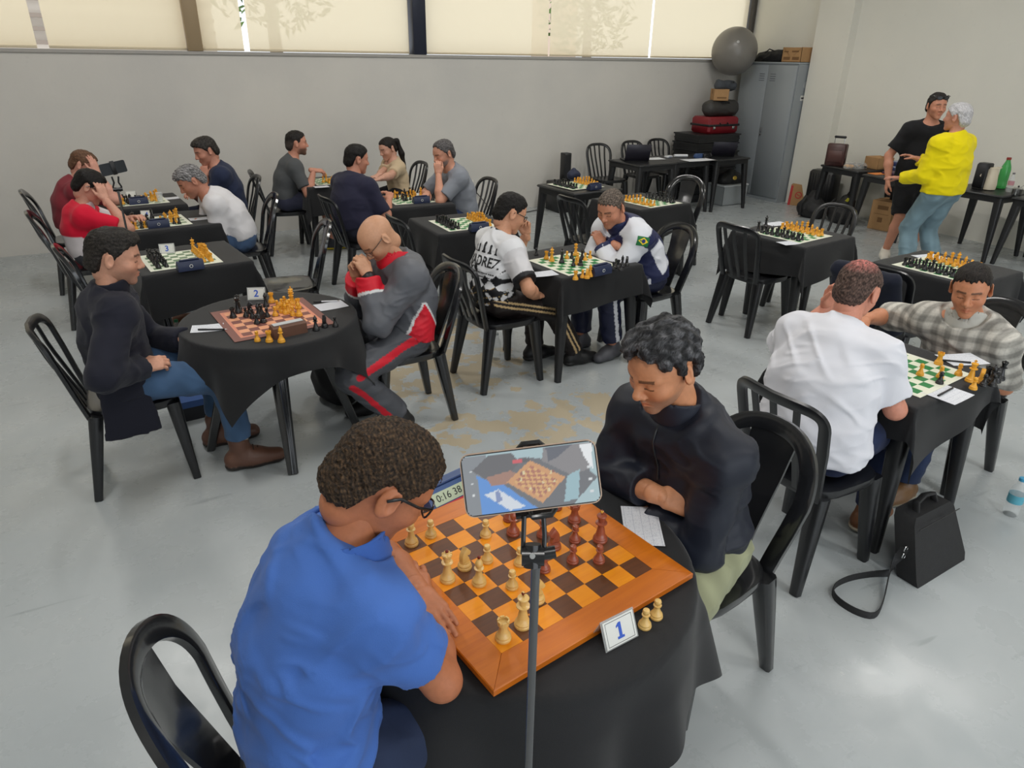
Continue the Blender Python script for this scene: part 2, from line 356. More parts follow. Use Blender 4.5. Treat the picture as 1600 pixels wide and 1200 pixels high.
def chair_meshes(kind):
    M = {}
    # seat: rounded dished slab
    m = MB(); n = 28; rings = []
    def outline(s, dz):
        r = []
        for i in range(n):
            a = 2*PI*i/n; c, q = math.cos(a), math.sin(a); e = .55
            x = .205*math.copysign(abs(c)**e, c); y = .205*math.copysign(abs(q)**e, q); y *= 1+.06*x/.2
            r.append((x*s+.01, y*s, dz))
        return r
    R = [outline(.86, .405), outline(.97, .41), outline(1.0, .425), outline(.99, .447), outline(.9, .449), outline(.6, .437), outline(.25, .433)]
    v = sum(R, []); f = []
    for k in range(len(R)-1):
        for i in range(n): j = (i+1) % n; f.append((k*n+i, k*n+j, k*n+n+j, k*n+n+i))
    f += [tuple(range(n-1, -1, -1)), tuple(range((len(R)-1)*n, len(R)*n))]
    m.add(v, f); M['seat'] = [m.mesh('seat', 50)]
    # legs
    legs = []
    for sx in (1, -1):
        for sy in (1, -1):
            m = MB(); top = Vector((.165*sx+.01, .165*sy, .425)); bot = Vector((.215*sx-(.015 if sx < 0 else 0), .205*sy, 0))
            P = [top.lerp(bot, t) for t in (0, .33, .66, 1)]; W = [(.033, .038), (.029, .033), (.024, .027), (.019, .021)]
            m.tube(P, W, 8, flat=True, up=(1, 0, 0)); legs.append(m.mesh('leg', 50))
    M['leg'] = legs
    # back: arch swept along a curved, reclining surface
    def bp(y, z): # point on the back surface
        t = (z-.43)/.44; return Vector((-.185-.090*t-.02*t*t-.045*(1-(y/.2)**2)*min(1, max(0, t*1.6)), y, z))
    if kind in ('slat', 'rail'):
        pts = []
        for i in range(25):
            a = PI*i/24; c, q = math.cos(a), math.sin(a); y = .195*math.copysign(abs(c)**(.62 if kind == 'slat' else .38), c); z = (.72+.145*abs(q)**.75) if kind == 'slat' else (.765+.075*abs(q)**.8)
            pts.append((y, z))
        path = [(.165, .42), (.178, .55), (.19, .66)]+pts+[(-.19, .66), (-.178, .55), (-.165, .42)]
        fr = MB(); fr.tube([bp(y, z) for y, z in path], [(.011, .018 if kind == 'slat' else .023)]*len(path), 8, flat=True, up=(1, 0, 0.3)); M['back_frame'] = [fr.mesh('back_frame', 50)]
        sl = []
        for k in ((-1.5, -.5, .5, 1.5) if kind == 'slat' else (-1.25, 0, 1.25)):
            m = MB(); top = .425 if kind == 'slat' else .405; P = [bp(.058*k*(1+.38*t), .425+top*t*(1-(.018 if kind == 'slat' else .006)*abs(k)**2)) for t in [i/8 for i in range(9)]]
            m.tube(P, [(.007, .0125 if kind == 'slat' else .017)]*9, 6, flat=True, up=(1, 0, .3)); sl.append(m.mesh('slat', 50))
        M['slat'] = sl
    else:
        path = []
        for i in range(29):
            a = PI*i/28; c, q = math.cos(a), math.sin(a); path.append((.192*math.copysign(abs(c)**.8, c), .68+.185*abs(q)**.85))
        path = [(.150, .42), (.162, .50), (.178, .59)]+path+[(-.178, .59), (-.162, .50), (-.150, .42)]
        fr = MB(); fr.tube([bp(y, z) for y, z in path], [(.013, .029)]*len(path), 8, flat=True, up=(1, 0, 0.3)); M['back_frame'] = [fr.mesh('back_frame', 50)]
        # central splat, wide and dished
        m = MB(); rows = 12; v = []
        for side in (0, 1):
            for i in range(rows+1):
                t = i/rows; z = .425+t*.425; w = .062+.028*t**1.5
                for j in range(5):
                    y = w*(j/2-1); p = bp(y, z); v.append(p+Vector((-.012*side, 0, 0)))
        f = []; o = (rows+1)*5
        for i in range(rows):
            for j in range(4):
                a = i*5+j; f.append((a, a+1, a+6, a+5)); f.append((o+a, o+a+5, o+a+6, o+a+1))
            a = i*5; f.append((a, a+5, o+a+5, o+a)); a = i*5+4; f.append((a, o+a, o+a+5, a+5))
        f.append(tuple([0, 1, 2, 3, 4]+[o+4, o+3, o+2, o+1, o])); a = rows*5; f.append(tuple([a+4, a+3, a+2, a+1, a, o+a, o+a+1, o+a+2, o+a+3, o+a+4]))
        m.add(v, f); M['splat'] = [m.mesh('splat', 50)]
    return M
CH = {'slat': chair_meshes('slat'), 'rail': chair_meshes('rail'), 'splat': chair_meshes('splat')}
def chair(kind, x, y, deg, label):
    e = empty('plastic_chair', (x, y, 0), math.radians(deg), label, 'chair', 'black plastic chairs')
    for nm, ms in CH[kind].items():
        for me in ms: link(nm, me, PLASTIC_G if kind == 'splat' else PLASTIC, e)
    return e
for a in [
    ('splat', .18, 1.22, -8, 'glossy black chair with an arched back behind the man in the blue polo'),
    ('splat', 1.47, 1.35, 186, 'black arched chair carrying the grey-haired man in the navy pullover'),
    ('rail', -.13, 3.65, 0, 'black chair under the man in the dark fleece at the round table'),
    ('splat', 1.29, 3.62, 180, 'shiny black arched chair under the bald man in the tracksuit'),
    ('splat', -.27, 6.33, 2, 'black arched chair behind the player in the red and white shirt'),
    ('splat', -.37, 7.36, 2, 'black arched chair behind the player in the dark red shirt'),
    ('splat', -.06, 5.10, 4, 'empty black chair behind the fleece man\'s head at the board numbered 3'),
    ('splat', .97, 5.13, 176, 'empty shiny black chair on the free side of the board numbered 3'),
    ('splat', .86, 6.36, 180, 'black arched chair under the grey-haired man in the white shirt'),
    ('slat', .93, 7.45, 182, 'black chair under the far man in the navy shirt'),
    ('rail', 1.58, 7.88, -6, 'black slatted chair under the bearded man in the charcoal shirt by the wall'),
    ('rail', 1.88, 6.22, 4, 'black slatted chair under the broad man in the navy shirt'),
    ('slat', 2.80, 7.74, 184, 'black slatted chair under the woman with the ponytail'),
    ('slat', 2.98, 6.40, 182, 'black slatted chair under the man resting his face on his hand'),
    ('rail', 2.13, 5.16, 2, 'empty black slatted chair at the unused board behind the bald man'),
    ('rail', 2.04, 3.86, 4, 'black slatted chair under the boy in the black and white shirt'),
    ('splat', 3.27, 3.88, 184, 'black arched chair under the man in the navy and white jacket'),
    ('rail', 3.82, 5.32, 4, 'empty black slatted chair between the navy and white jacket and the speaker column'),
    ('splat', 4.93, 5.52, 205, 'empty shiny black arched chair at the board behind the navy and white jacket'),
    ('rail', 4.34, 3.82, 3, 'empty black slatted chair pushed in front of the board in the open middle floor'),
    ('slat', 5.06, 3.93, 183, 'empty black arched chair beside the backpacks, facing the open middle board'),
    ('rail', 4.28, 2.58, 4, 'black slatted chair draped with a dark jacket next to the plaid shirt'),
    ('rail', 2.34, 1.60, 2, 'black slatted chair under the man in the white shirt with his back turned'),
    ('splat', 3.58, 1.76, 184, 'black chair under the young man in the plaid shirt'),
    ('slat', 6.08, 8.22, -92, 'empty slatted chair against the wall by the speaker column'),
    ('slat', 6.78, 8.34, -90, 'empty slatted chair behind the organisers\' table, between the two laptops'),
    ('slat', 7.32, 8.42, -92, 'empty slatted chair at the end nearest the stacked black crates'),
]: chair(*a)

# ---- tables
def square_table_meshes():
    M = {}
    m = MB(); m.box(-.335, .335, -.335, .335, .69, .715, bev=.012); M['table_top'] = [m.mesh('table_top', 40)]
    ap = []
    for k in range(4):
        m = MB(); R = Matrix.Rotation(k*PI/2, 4, 'Z'); m.obox(R, .30, .318, -.29, .29, .635, .692); ap.append(m.mesh('apron', 40))
    M['apron'] = ap; lg = []
    for sx in (1, -1):
        for sy in (1, -1):
            m = MB(); P = [Vector((.275*sx, .275*sy, .69)).lerp(Vector((.325*sx, .325*sy, 0)), t) for t in (0, .5, 1)]
            m.tube(P, [(.042, .042), (.032, .032), (.02, .02)], 8, flat=True, up=(1, 0, 0)); lg.append(m.mesh('leg', 50))
    M['leg'] = lg
    return M
SQ = square_table_meshes()
def cloth_mesh(shape, half, c, rot=0.0, seed=1, n=64, r=.45):
    "square cloth of half-size c, turned by rot, over a square (half) or round (r) top at z=0"
    rs = random.Random(seed); ph = [rs.uniform(0, 6.28) for _ in range(6)]
    v = []; f = []; cr, sr = math.cos(rot), math.sin(rot)
    for j in range(n+1):
        for i in range(n+1):
            a = -c+2*c*i/n; b_ = -c+2*c*j/n; x = a*cr-b_*sr; y = a*sr+b_*cr
            if shape == 'round':
                d = math.hypot(x, y)
                if d <= r: v.append((x, y, .004)); continue
                l = d-r; th = math.atan2(y, x)
                fold = .5+.5*math.sin(9*th+ph[0]+.8*math.sin(2*th+ph[1])); fold2 = .5+.5*math.sin(17*th+ph[2])
                out = .012*(1-math.exp(-l/.02))+l*(.04+.20*fold+.06*fold2)*min(1, l/.12)
                dz = math.sqrt(max(0, l*l-(out*.9)**2)) if l > .02 else l*l/.04
                v.append(((r+out)*math.cos(th), (r+out)*math.sin(th), .004-dz*.985))
            else:
                qx = max(-half, min(half, x)); qy = max(-half, min(half, y)); ex, ey = x-qx, y-qy; l = math.hypot(ex, ey)
                if l < 1e-6: v.append((x, y, .004)); continue
                ux, uy = ex/l, ey/l; s = qx*abs(uy)+qy*abs(ux)
                corner = 2*abs(ux*uy)
                th = math.atan2(ey, ex)
                fold = (.5+.5*math.sin(14*s+ph[0]+.9*math.sin(5*s+ph[1])))*(1-corner)+corner*(.5+.5*math.cos(6*th+ph[3]))
                out = .010*(1-math.exp(-l/.015))+l*(.03+.12*fold+.18*corner**2)*min(1, l/.1)
                dz = math.sqrt(max(0, l*l-(out*.9)**2)) if l > .02 else l*l/.04
                v.append((qx+ux*out, qy+uy*out, .004-dz*.985))
    for j in range(n):
        for i in range(n): a = j*(n+1)+i; f.append((a, a+1, a+n+2, a+n+1))
    me = bpy.data.meshes.new('tablecloth'); me.from_pydata(v, [], f); me.polygons.foreach_set('use_smooth', [True]*len(f))
    return me
def square_table(x, y, deg, label, cloth=None, crot=0.0, c=.60, seed=1):
    e = empty('plastic_table', (x, y, 0), math.radians(deg), label, 'table', 'square plastic tables')
    for nm, ms in SQ.items():
        for me in ms: link(nm, me, PLASTIC_M, e)
    if cloth:
        o = link('tablecloth', cloth_mesh('square', .335, c, math.radians(crot), seed), CLOTH, None, (x, y, .717), (0, 0, math.radians(deg)))
        tag(o, cloth, 'tablecloth', 'black tablecloths')
def round_table(x, y, r, deg, label, cloth, c, crot, seed, legs):
    e = empty('round_table', (x, y, 0), math.radians(deg), label, 'table')
    m = MB(); m.lathe([(r-.02, .685), (r, .69), (r, .71), (r-.01, .716)], 48); m.build('table_top', PLASTIC_M, e)
    m = MB(); m.lathe([(.16, .62), (.2, .685)], 24); m.build('hub', PLASTIC_M, e)
    for k in range(4):
        a = PI/2*k+legs; m = MB(); P = [Vector((math.cos(a)*q, math.sin(a)*q, z)) for q, z in ((.17, .68), (.26, .45), (.40, .0))]
        m.tube(P, [(.055, .045), (.042, .034), (.027, .022)], 8, flat=True, up=(-math.sin(a), math.cos(a), 0)); m.build('leg', PLASTIC_G, e)
    o = link('tablecloth', cloth_mesh('round', 0, c, math.radians(crot), seed, 84, r), CLOTH, None, (x, y, .716), (0, 0, math.radians(deg)))
    tag(o, cloth, 'tablecloth', 'black tablecloths')
round_table(.79, 1.33, .46, 8, 'round black table under the large wooden chessboard', 'black cloth draped over the round table with the large wooden chessboard', .72, 17, 3, PI/4)
round_table(.58, 3.65, .44, 5, 'round table with splayed legs under the pink and brown chessboard', 'black cloth draped over the round table with number card 2', .58, 5, 7, -.227)
TABLES = {3: (.335, 5.13, 7), 4: (.32, 6.40, 7), 5: (.18, 7.38, 5), 6: (2.08, 7.80, 0), 7: (2.43, 6.43, -2), 8: (2.47, 5.32, -1), 9: (2.655, 3.93, 4), 11: (4.46, 5.47, 6), 12: (4.69, 3.82, 7), 13: (4.86, 2.66, 4), 14: (2.95, 1.77, 5)}
WHERE = {3: 'the board with number card 3', 4: 'the red and white shirted player\'s board', 5: 'the board before the player in dark red', 6: 'the board between the bearded man and the woman', 7: 'the board between the navy shirt and the grey shirt',
         8: 'the unused board behind the bald man', 9: 'the boy\'s board', 11: 'the unused board behind the navy and white jacket', 12: 'the unused board alone in the open floor', 13: 'the unused board behind the plaid shirt', 14: 'the board of the plaid-shirted player'}
for k, (x, y, d) in TABLES.items():
    square_table(x, y, d, 'black plastic table carrying ' + WHERE[k], 'black tablecloth under ' + WHERE[k], {3: 10, 9: 4, 12: 8, 14: 14, 11: 10, 8: 0}.get(k, 5), {8: .66, 3: .575, 12: .60, 14: .55, 9: .56}.get(k, .60), k)
square_table(4.40, 6.45, 5, 'bare black plastic table with a chessboard beside the speaker column')
square_table(6.33, 7.80, 2, 'bare black plastic table carrying the open laptop with its lid towards us')
square_table(7.00, 7.86, 0, 'bare black plastic table covered with papers between the two laptops')
square_table(7.70, 7.82, 2, 'bare black plastic table with a laptop in front of the grey locker')
square_table(8.68, 6.22, -8, 'bare black table with the brown trolley case by the wall')
square_table(8.46, 5.42, -4, 'bare black table with bags, papers and the open carton')
square_table(8.50, 4.42, 0, 'bare black table with the white jug and green bottle')
square_table(8.55, 3.70, 0, 'bare black table with the steel pot at the picture edge')
# ================================================================== chess boards and pieces
def wood(name, c1, c2, scale=1.0, rough=.35, coat=.3):
    m, nt, b = node_mat(name); tc = N(nt, 'ShaderNodeTexCoord'); mp = N(nt, 'ShaderNodeMapping'); mp.inputs['Scale'].default_value = (3*scale, 40*scale, 3*scale); nt.links.new(tc.outputs['Object'], mp.inputs[0])
    oi = N(nt, 'ShaderNodeObjectInfo'); ad = N(nt, 'ShaderNodeVectorMath', operation='ADD'); nt.links.new(mp.outputs[0], ad.inputs[0])
    rn = mth(nt, 'MULTIPLY', oi.outputs['Random'], 50.0); nt.links.new(rn, ad.inputs[1])
    n = N(nt, 'ShaderNodeTexNoise', i2=1.5, i3=6.0, i4=.6, i8=.6); nt.links.new(ad.outputs[0], n.inputs[0])
    c = mixc(nt, ramp(nt, n.outputs[0], .3, .7), c1, c2)
    c = mixc(nt, mth(nt, 'MULTIPLY', oi.outputs['Random'], .35), c, c1)
    nt.links.new(c, b.inputs['Base Color']); b.inputs['Roughness'].default_value = rough; b.inputs['Coat Weight'].default_value = coat; b.inputs['Coat Roughness'].default_value = .25
    return m
W_FRAME = wood('frame_wood', srgb(182, 94, 12), srgb(206, 114, 20), 1, .4, .12); W_LIGHT = wood('light_square_wood', srgb(222, 130, 0), srgb(234, 148, 8), 1, .45, .08); W_DARK = wood('dark_square_wood', srgb(78, 42, 18), srgb(104, 58, 24), 1, .45, .08)
S1 = .0622; B1 = (.780, 1.327, math.radians(8)); ZB1 = .7455
e = empty('wooden_chessboard', (B1[0], B1[1], .722), B1[2], 'large inlaid wooden chessboard with a broad orange-brown frame', 'chessboard')
sqm = MB(); sqm.box(-S1/2+.0002, S1/2-.0002, -S1/2+.0002, S1/2-.0002, 0, .0105); sq = sqm.mesh('square', 40)
for i in range(8):
    for j in range(8):
        o = link('square', sq.copy() if False else sq, None, e, ((i-3.5)*S1, (j-3.5)*S1, .0118))
        if not o.data.materials: o.data.materials.append(W_LIGHT)
        o.material_slots[0].link = 'OBJECT'; o.material_slots[0].material = W_LIGHT if (i+j) % 2 == 0 else W_DARK
FW = .076; h = 4*S1
for k in range(4):
    m = MB(); R = Matrix.Rotation(k*PI/2, 4, 'Z'); o_ = h+FW
    top = [(-h, -h), (h, -h), (o_, -o_), (-o_, -o_)]
    t3 = [(-h+.0005, -h-.0005, .0226), (h-.0005, -h-.0005, .0226), (o_-.003, -o_+.0025, .0226), (-o_+.003, -o_+.0025, .0226)]
    b3 = [(x, y, .006) for x, y in ((-h, -h), (h, -h), (o_, -o_), (-o_, -o_))]; b4 = [(x*.985, y*.985, 0) for x, y in ((-h, -h), (h, -h), (o_, -o_), (-o_, -o_))]
    mid = [(-h, -h, .0205), (h, -h, .0205), (o_, -o_, .0205), (-o_, -o_, .0205)]
    v = t3+mid+b3+b4; f = [(0, 1, 2, 3), (15, 14, 13, 12)]
    for q in range(3):
        for i in range(4): j = (i+1) % 4; f.append((q*4+i, q*4+4+i, q*4+4+j, q*4+j))
    m.add([R @ Vector(p) for p in v], f)
    o = m.build('frame_rail', W_FRAME, e, smooth=30)
m = MB(); m.box(-h-.01, h+.01, -h-.01, h+.01, .001, .0115); m.build('base_panel', W_DARK, e, smooth=None)

def board_mat(name, light, dark, border, inner, outer=None, inner_line=None):
    "printed vinyl: 8 x 8 squares of side 1 centred on the origin, in object units"
    m, nt, b = node_mat(name); tc = N(nt, 'ShaderNodeTexCoord'); sp = N(nt, 'ShaderNodeSeparateXYZ'); nt.links.new(tc.outputs['Object'], sp.inputs[0])
    ix = mth(nt, 'FLOOR', mth(nt, 'DIVIDE', sp.outputs[0], inner)); iy = mth(nt, 'FLOOR', mth(nt, 'DIVIDE', sp.outputs[1], inner))
    par = mth(nt, 'FLOORED_MODULO', mth(nt, 'ADD', ix, iy), 2.0)
    col = mixc(nt, par, dark, light)
    mxx = mth(nt, 'MAXIMUM', mth(nt, 'ABSOLUTE', sp.outputs[0]), mth(nt, 'ABSOLUTE', sp.outputs[1]))
    col = mixc(nt, mth(nt, 'GREATER_THAN', mxx, inner*4), col, border)
    if inner_line: col = mixc(nt, mth(nt, 'MULTIPLY', mth(nt, 'GREATER_THAN', mxx, inner*4), mth(nt, 'LESS_THAN', mxx, inner*4.35)), col, inner_line)
    nt.links.new(col, b.inputs['Base Color']); b.inputs['Roughness'].default_value = .55
    return m
BSQ = .0485
V_GREEN = board_mat('vinyl_green', srgb(226, 228, 205), srgb(34, 124, 62), srgb(228, 229, 210), BSQ)
V_GREY = board_mat('vinyl_sage', srgb(226, 230, 208), srgb(112, 136, 104), srgb(228, 230, 212), BSQ)
V_PINK = board_mat('vinyl_pink', srgb(226, 160, 122), srgb(126, 78, 70), srgb(128, 84, 76), .0485, None, srgb(214, 138, 112))
def vinyl(name, x, y, deg, side, mt, label):
    m = MB(); m.box(-side/2, side/2, -side/2, side/2, 0, .0022, bev=.0008); o = m.build(name, mt, None, None, (x, y, .7225), (0, 0, math.radians(deg)))
    return tag(o, label, 'chessboard', 'roll-up chessboards')
BOARDS = {2: (.585, 3.63, 5), 3: (.29, 5.07, 6), 4: (.25, 6.36, 6), 5: (.175, 7.40, 6), 6: (2.08, 7.80, 0), 7: (2.46, 6.45, -3), 8: (2.455, 5.26, -1), 9: (2.605, 3.84, 6), 10: (4.365, 6.47, 5), 11: (4.50, 5.38, 8), 12: (4.66, 3.80, 8), 13: (4.79, 2.65, 4), 14: (2.945, 1.70, 6)}
WHERE.update({1: 'the large wooden board', 2: 'the pink and brown board', 10: 'the unused board by the speaker column'})
ZB = .7247
for k, (x, y, d) in BOARDS.items():
    if k == 2: vinyl('vinyl_chessboard', x, y, d, .50, V_PINK, 'pink and brown printed chessboard on the round table')
    else: vinyl('vinyl_chessboard', x, y, d, .44, V_GREY if k in (3, 4, 5) else V_GREEN, 'green and cream roll-up chessboard, ' + {3: 'the one with number card 3'}.get(k, WHERE[k]))
for o in C.objects:
    pass

# ---- pieces, one mesh per kind
def piece_mesh(kind, n=18):
    m = MB()
    base = [(.0175, 0), (.0185, .003), (.0182, .007), (.0165, .009), (.0172, .012), (.0158, .015), (.0128, .018)]
    if kind == 'pawn':
        k = .86; pr = [(r*k, z*k) for r, z in base]+[(.0085, .022), (.0062, .029), (.0058, .033), (.0098, .035), (.0098, .037), (.006, .0385), (.0082, .042), (.0088, .046), (.0072, .0505), (.003, .053)]
        m.lathe(pr, n)
    elif kind == 'rook':
        pr = base+[(.0105, .026), (.0092, .036), (.0098, .041), (.0132, .043), (.0135, .046), (.0135, .051), (.0105, .0512), (.0102, .048)]
        m.lathe(pr, n)
        for i in range(6):
            R = Matrix.Rotation(i*PI/3, 4, 'Z'); m.obox(R, .0098, .0134, -.0046, .0046, .0505, .0555)
    elif kind == 'bishop':
        pr = base+[(.0092, .028), (.0066, .040), (.0062, .045), (.0122, .047), (.0122, .049), (.0066, .051), (.0095, .057), (.0098, .062), (.0072, .069), (.003, .0735), (.0035, .0755), (.0034, .078), (.001, .0795)]
        m.lathe(pr, n)
    elif kind == 'queen':
        pr = base+[(.0108, .028), (.0074, .045), (.007, .052), (.0135, .054), (.0135, .0565), (.0076, .0585), (.0088, .067), (.0124, .077), (.0116, .0785), (.0068, .0795), (.004, .081), (.0044, .0835), (.003, .086), (.001, .087)]
        m.lathe([(r*1.05, z) for r, z in pr], n)
        for i in range(8): R = Matrix.Rotation(i*PI/4, 4, 'Z'); m.obox(R, .0095, .0128, -.0024, .0024, .0765, .0805)
    elif kind == 'king':
        pr = base+[(.0112, .028), (.0078, .047), (.0074, .055), (.0145, .057), (.0145, .0595), (.008, .0615), (.009, .070), (.0128, .080), (.0118, .082), (.006, .0845), (.0035, .0855)]
        m.lathe([(r*1.08, z) for r, z in pr], n); m.box(-.0018, .0018, -.0028, .0028, .085, .097); m.box(-.0018, .0018, -.0062, .0062, .0895, .0935)
    elif kind == 'knight':
        m.lathe(base+[(.0125, .021), (.012, .0225)], n)
        o = [(-.0115, .021), (-.0125, .032), (-.0105, .044), (-.0055, .054), (.0, .0595), (.0015, .064), (.0042, .0605), (.0078, .0575), (.0125, .0515), (.0165, .0455), (.0158, .0412), (.0125, .0398), (.0085, .042), (.0045, .0425), (.0062, .037), (.0105, .029), (.0115, .021)]
        # three layers give the neck a rounded section
        def ins(k): return [(x*(1-k)+0*k, z*(1-k*.6)+.036*k*.6) for x, z in o]
        L = [(-.0082, ins(.28)), (-.0062, o), (.0062, o), (.0082, ins(.28))]; c = len(o); v = []
        for y, q in L: v += [(x, y, z) for x, z in q]
        f = [tuple(range(c-1, -1, -1)), tuple(range(3*c, 4*c))]
        for s in range(3):
            for i in range(c): j = (i+1) % c; f.append((s*c+i, s*c+j, s*c+c+j, s*c+c+i))
        m.add(v, f)
    return m.mesh(kind, 38)
PM = {k: piece_mesh(k) for k in ('pawn', 'rook', 'bishop', 'queen', 'king', 'knight')}
for me in PM.values(): me.materials.append(None)
P_GOLD = mat('honey_plastic', srgb(232, 166, 48), .38, coat=.15); P_BLACK = mat('black_piece', (.011, .011, .012), .3, coat=.2)
P_BOX = wood('boxwood', srgb(214, 172, 96), srgb(228, 190, 118), 6, .35, .35); P_ROSE = wood('rosewood', srgb(140, 68, 46), srgb(162, 86, 62), 6, .3, .4)
FIN_D = mat('red_bead', srgb(110, 30, 18), .3); FIN_L = mat('ivory_bead', srgb(230, 180, 70), .3)
fin_m = MB(); fin_m.lathe([(.0005, 0), (.003, .001), (.004, .004), (.003, .0068), (.0006, .0075)], 10); fin_me = fin_m.mesh('finial', 50); fin_me.materials.append(None)
CNAME = {1: ('pale wooden', 'reddish-brown wooden')}
PIECES = []
def put(k, kind, light, x, y, z, rz=0.0, s=1.0):
    nm = 'chess_' + kind; o = bpy.data.objects.new(nm, PM[kind]); C.objects.link(o); o.location = (x, y, z); o.rotation_euler = (0, 0, rz); o.scale = (s, s, s)
    o.material_slots[0].link = 'OBJECT'; o.material_slots[0].material = ((P_BOX if light else P_ROSE) if k == 1 else (P_GOLD if light else P_BLACK))
    PIECES.append((k, kind, light, o))
    if k == 1 and kind in ('queen', 'bishop', 'king'):
        f = bpy.data.objects.new('finial', fin_me); C.objects.link(f); f.parent = o; f.location = (0, 0, {'queen': .083, 'bishop': .0755, 'king': .088}[kind]); f.material_slots[0].link = 'OBJECT'; f.material_slots[0].material = FIN_D if light else FIN_L
        f.scale = (1.15,)*3
    return o
def sq_put(k, spec, sq_size, s=1.0, z=ZB):
    "spec: list of (kind letter, file i 0-7 along the board's x, rank j 0-7); light pieces upper case"
    x0, y0, d = (B1[0], B1[1], math.degrees(B1[2])) if k == 1 else BOARDS[k]
    r = math.radians(d); K = {'p': 'pawn', 'r': 'rook', 'b': 'bishop', 'n': 'knight', 'q': 'queen', 'k': 'king'}; rr = random.Random(k)
    for t in spec:
        c, i, j = t[:3]; lx = (i-3.5)*sq_size+rr.uniform(-.003, .003); ly = (j-3.5)*sq_size+rr.uniform(-.003, .003)
        face = (0 if i < 4 else PI)+rr.uniform(-.2, .2)
        put(k, K[c.lower()], c.isupper(), x0+lx*math.cos(r)-ly*math.sin(r), y0+lx*math.sin(r)+ly*math.cos(r), z, r+face, s)
def setup(left_light):
    o = []; back = 'rnbkqbnr'
    for j in range(8):
        a, b_ = back[j], 'p'
        o += [(a.upper() if left_light else a, 0, j), (b_.upper() if left_light else b_, 1, j), (a if left_light else a.upper(), 7, j), (b_ if left_light else b_.upper(), 6, j)]
    return o
# board 1 (i: towards the man in navy, j: away from the camera)
sq_put(1, [('R', 0, 0), ('K', 1, 0.15), ('Q', 0, 4), ('B', 1, 3.05), ('P', 1.9, 2.15), ('N', 1, 4.3), ('P', 2, 4.1), ('P', 3, 5.5), ('P', 1, 7), ('B', 0, 7), ('P', 3.1, 3.1), ('N', 2.3, .9),
           ('p', 5, 0.95+.9), ('p', 6, 1.15), ('p', 6.1, 2.9), ('k', 7, 2.2), ('r', 7, 4), ('b', 7, 5.3), ('n', 5, 3.05), ('p', 3.7, 2.1), ('p', 4.6, 5.9), ('b', 4.1, 4.95), ('p', 5.1, 4.0), ('r', 5.4, 6.6)], S1, 1.06, ZB1-.0015)
for (dx, u_, v_) in ((0, 1007, 979), (0, 1025, 964)):
    p = px(u_, v_, .7205); put(1, 'pawn', True, p.x, p.y, .7205, .3, 1.06)
sq_put(2, [('r', 0, 5.6), ('k', 1, 7), ('q', 1.2, 7.9), ('n', 2, 6.2), ('p', 1.3, 5.2), ('p', 1.7, 4.4), ('p', 3.0, 6.0), ('b', 2.4, 4.2), ('b', 4.1, 7.4), ('p', 3.2, 4.0), ('n', 2.4, 2.6), ('p', 1.6, 2.4), ('p', 2.9, 5.1),
           ('R', 5.0, 8.6), ('P', 4.9, 5.8), ('P', 4.1, 3.9), ('N', 5.0, 4.6), ('P', 5.4, 6.1), ('Q', 6.7, 6.4), ('K', 6.9, 7.1), ('R', 6.9, 5.0), ('P', 5.2, 3.9), ('P', 6.1, 5.6), ('B', 5.5, 4.0), ('P', 5.7, 3.0), ('B', 6.2, 2.6), ('P', 6.0, 6.8)], .0485, 1.0)
for kind, light, u_, v_ in (('pawn', True, 402.5, 533), ('rook', True, 421, 534), ('bishop', True, 440, 534.5), ('bishop', False, 494, 516), ('knight', False, 507.5, 511), ('pawn', False, 524, 510)):
    p = px(u_, v_, .7205); put(2, kind, light, p.x, p.y, .7205, 1.0, 1.0)
sq_put(3, setup(False), .046, .95)
p = px(303, 393, .7205); put(3, 'king', True, p.x, p.y, .7205)
MID = [('r', 0, 7), ('k', 0, 5), ('p', 1, 6), ('p', 1, 4), ('p', 2, 3), ('n', 2, 5), ('b', 1.2, 2), ('p', 3, 4), ('R', 7, 7), ('K', 7, 5), ('P', 6, 6), ('P', 5, 4), ('P', 6, 3), ('N', 5, 5), ('Q', 5.6, 2), ('P', 4, 3), ('B', 6, 4.6)]
sq_put(4, MID+[('q', 3.2, 7), ('P', 6, 1), ('p', 5.6, .2), ('p', 6.4, .1)], .046, .95)
for u_, v_, kind, light in ((206, 358, 'rook', True), (213, 358, 'pawn', True), (222, 357, 'pawn', False), (227, 356, 'pawn', True)):
    p = px(u_, v_, ZB); put(4, kind, light, p.x, p.y, ZB)
sq_put(5, MID+[('P', 6.3, 1.2), ('Q', 6.6, 3.6), ('R', 0.3, 1.0), ('p', 1.2, .8), ('P', 0.2, 3)], .046, .95)
sq_put(6, [('P', 2, 1), ('P', 3, 1), ('R', 2, 0), ('N', 3, 2), ('B', 1, 2), ('K', 2, 3), ('p', 5, 1), ('r', 6, 2), ('k', 7, 3), ('p', 5, 4), ('Q', 3, 0.2), ('b', 6, 0)], .046, .95)
sq_put(7, [('P', 0, 6), ('B', 1, 6), ('R', 1.6, 6.4), ('P', 2.6, 6.4), ('N', 2.4, 5.2), ('K', 6.6, 5.8), ('P', 3.6, 6), ('p', 1, 4.4), ('n', 2, 4), ('p', 1.6, 2.2), ('r', 2.2, 2.4), ('p', 3.2, 2.6), ('Q', 4.2, 3.6), ('P', 4.6, 5), ('P', 5.2, 5.6), ('B', 4.4, 6.2), ('q', 4.6, 7.2), ('k', 5.4, 7.4), ('b', 3.5, 7.3), ('R', 4.0, .6), ('P', 4.8, 4.2)], .046, .95)
p = px(676, 314, .7205); put(7, 'bishop', False, p.x, p.y, .7205)
sq_put(8, setup(False), .046, .95)
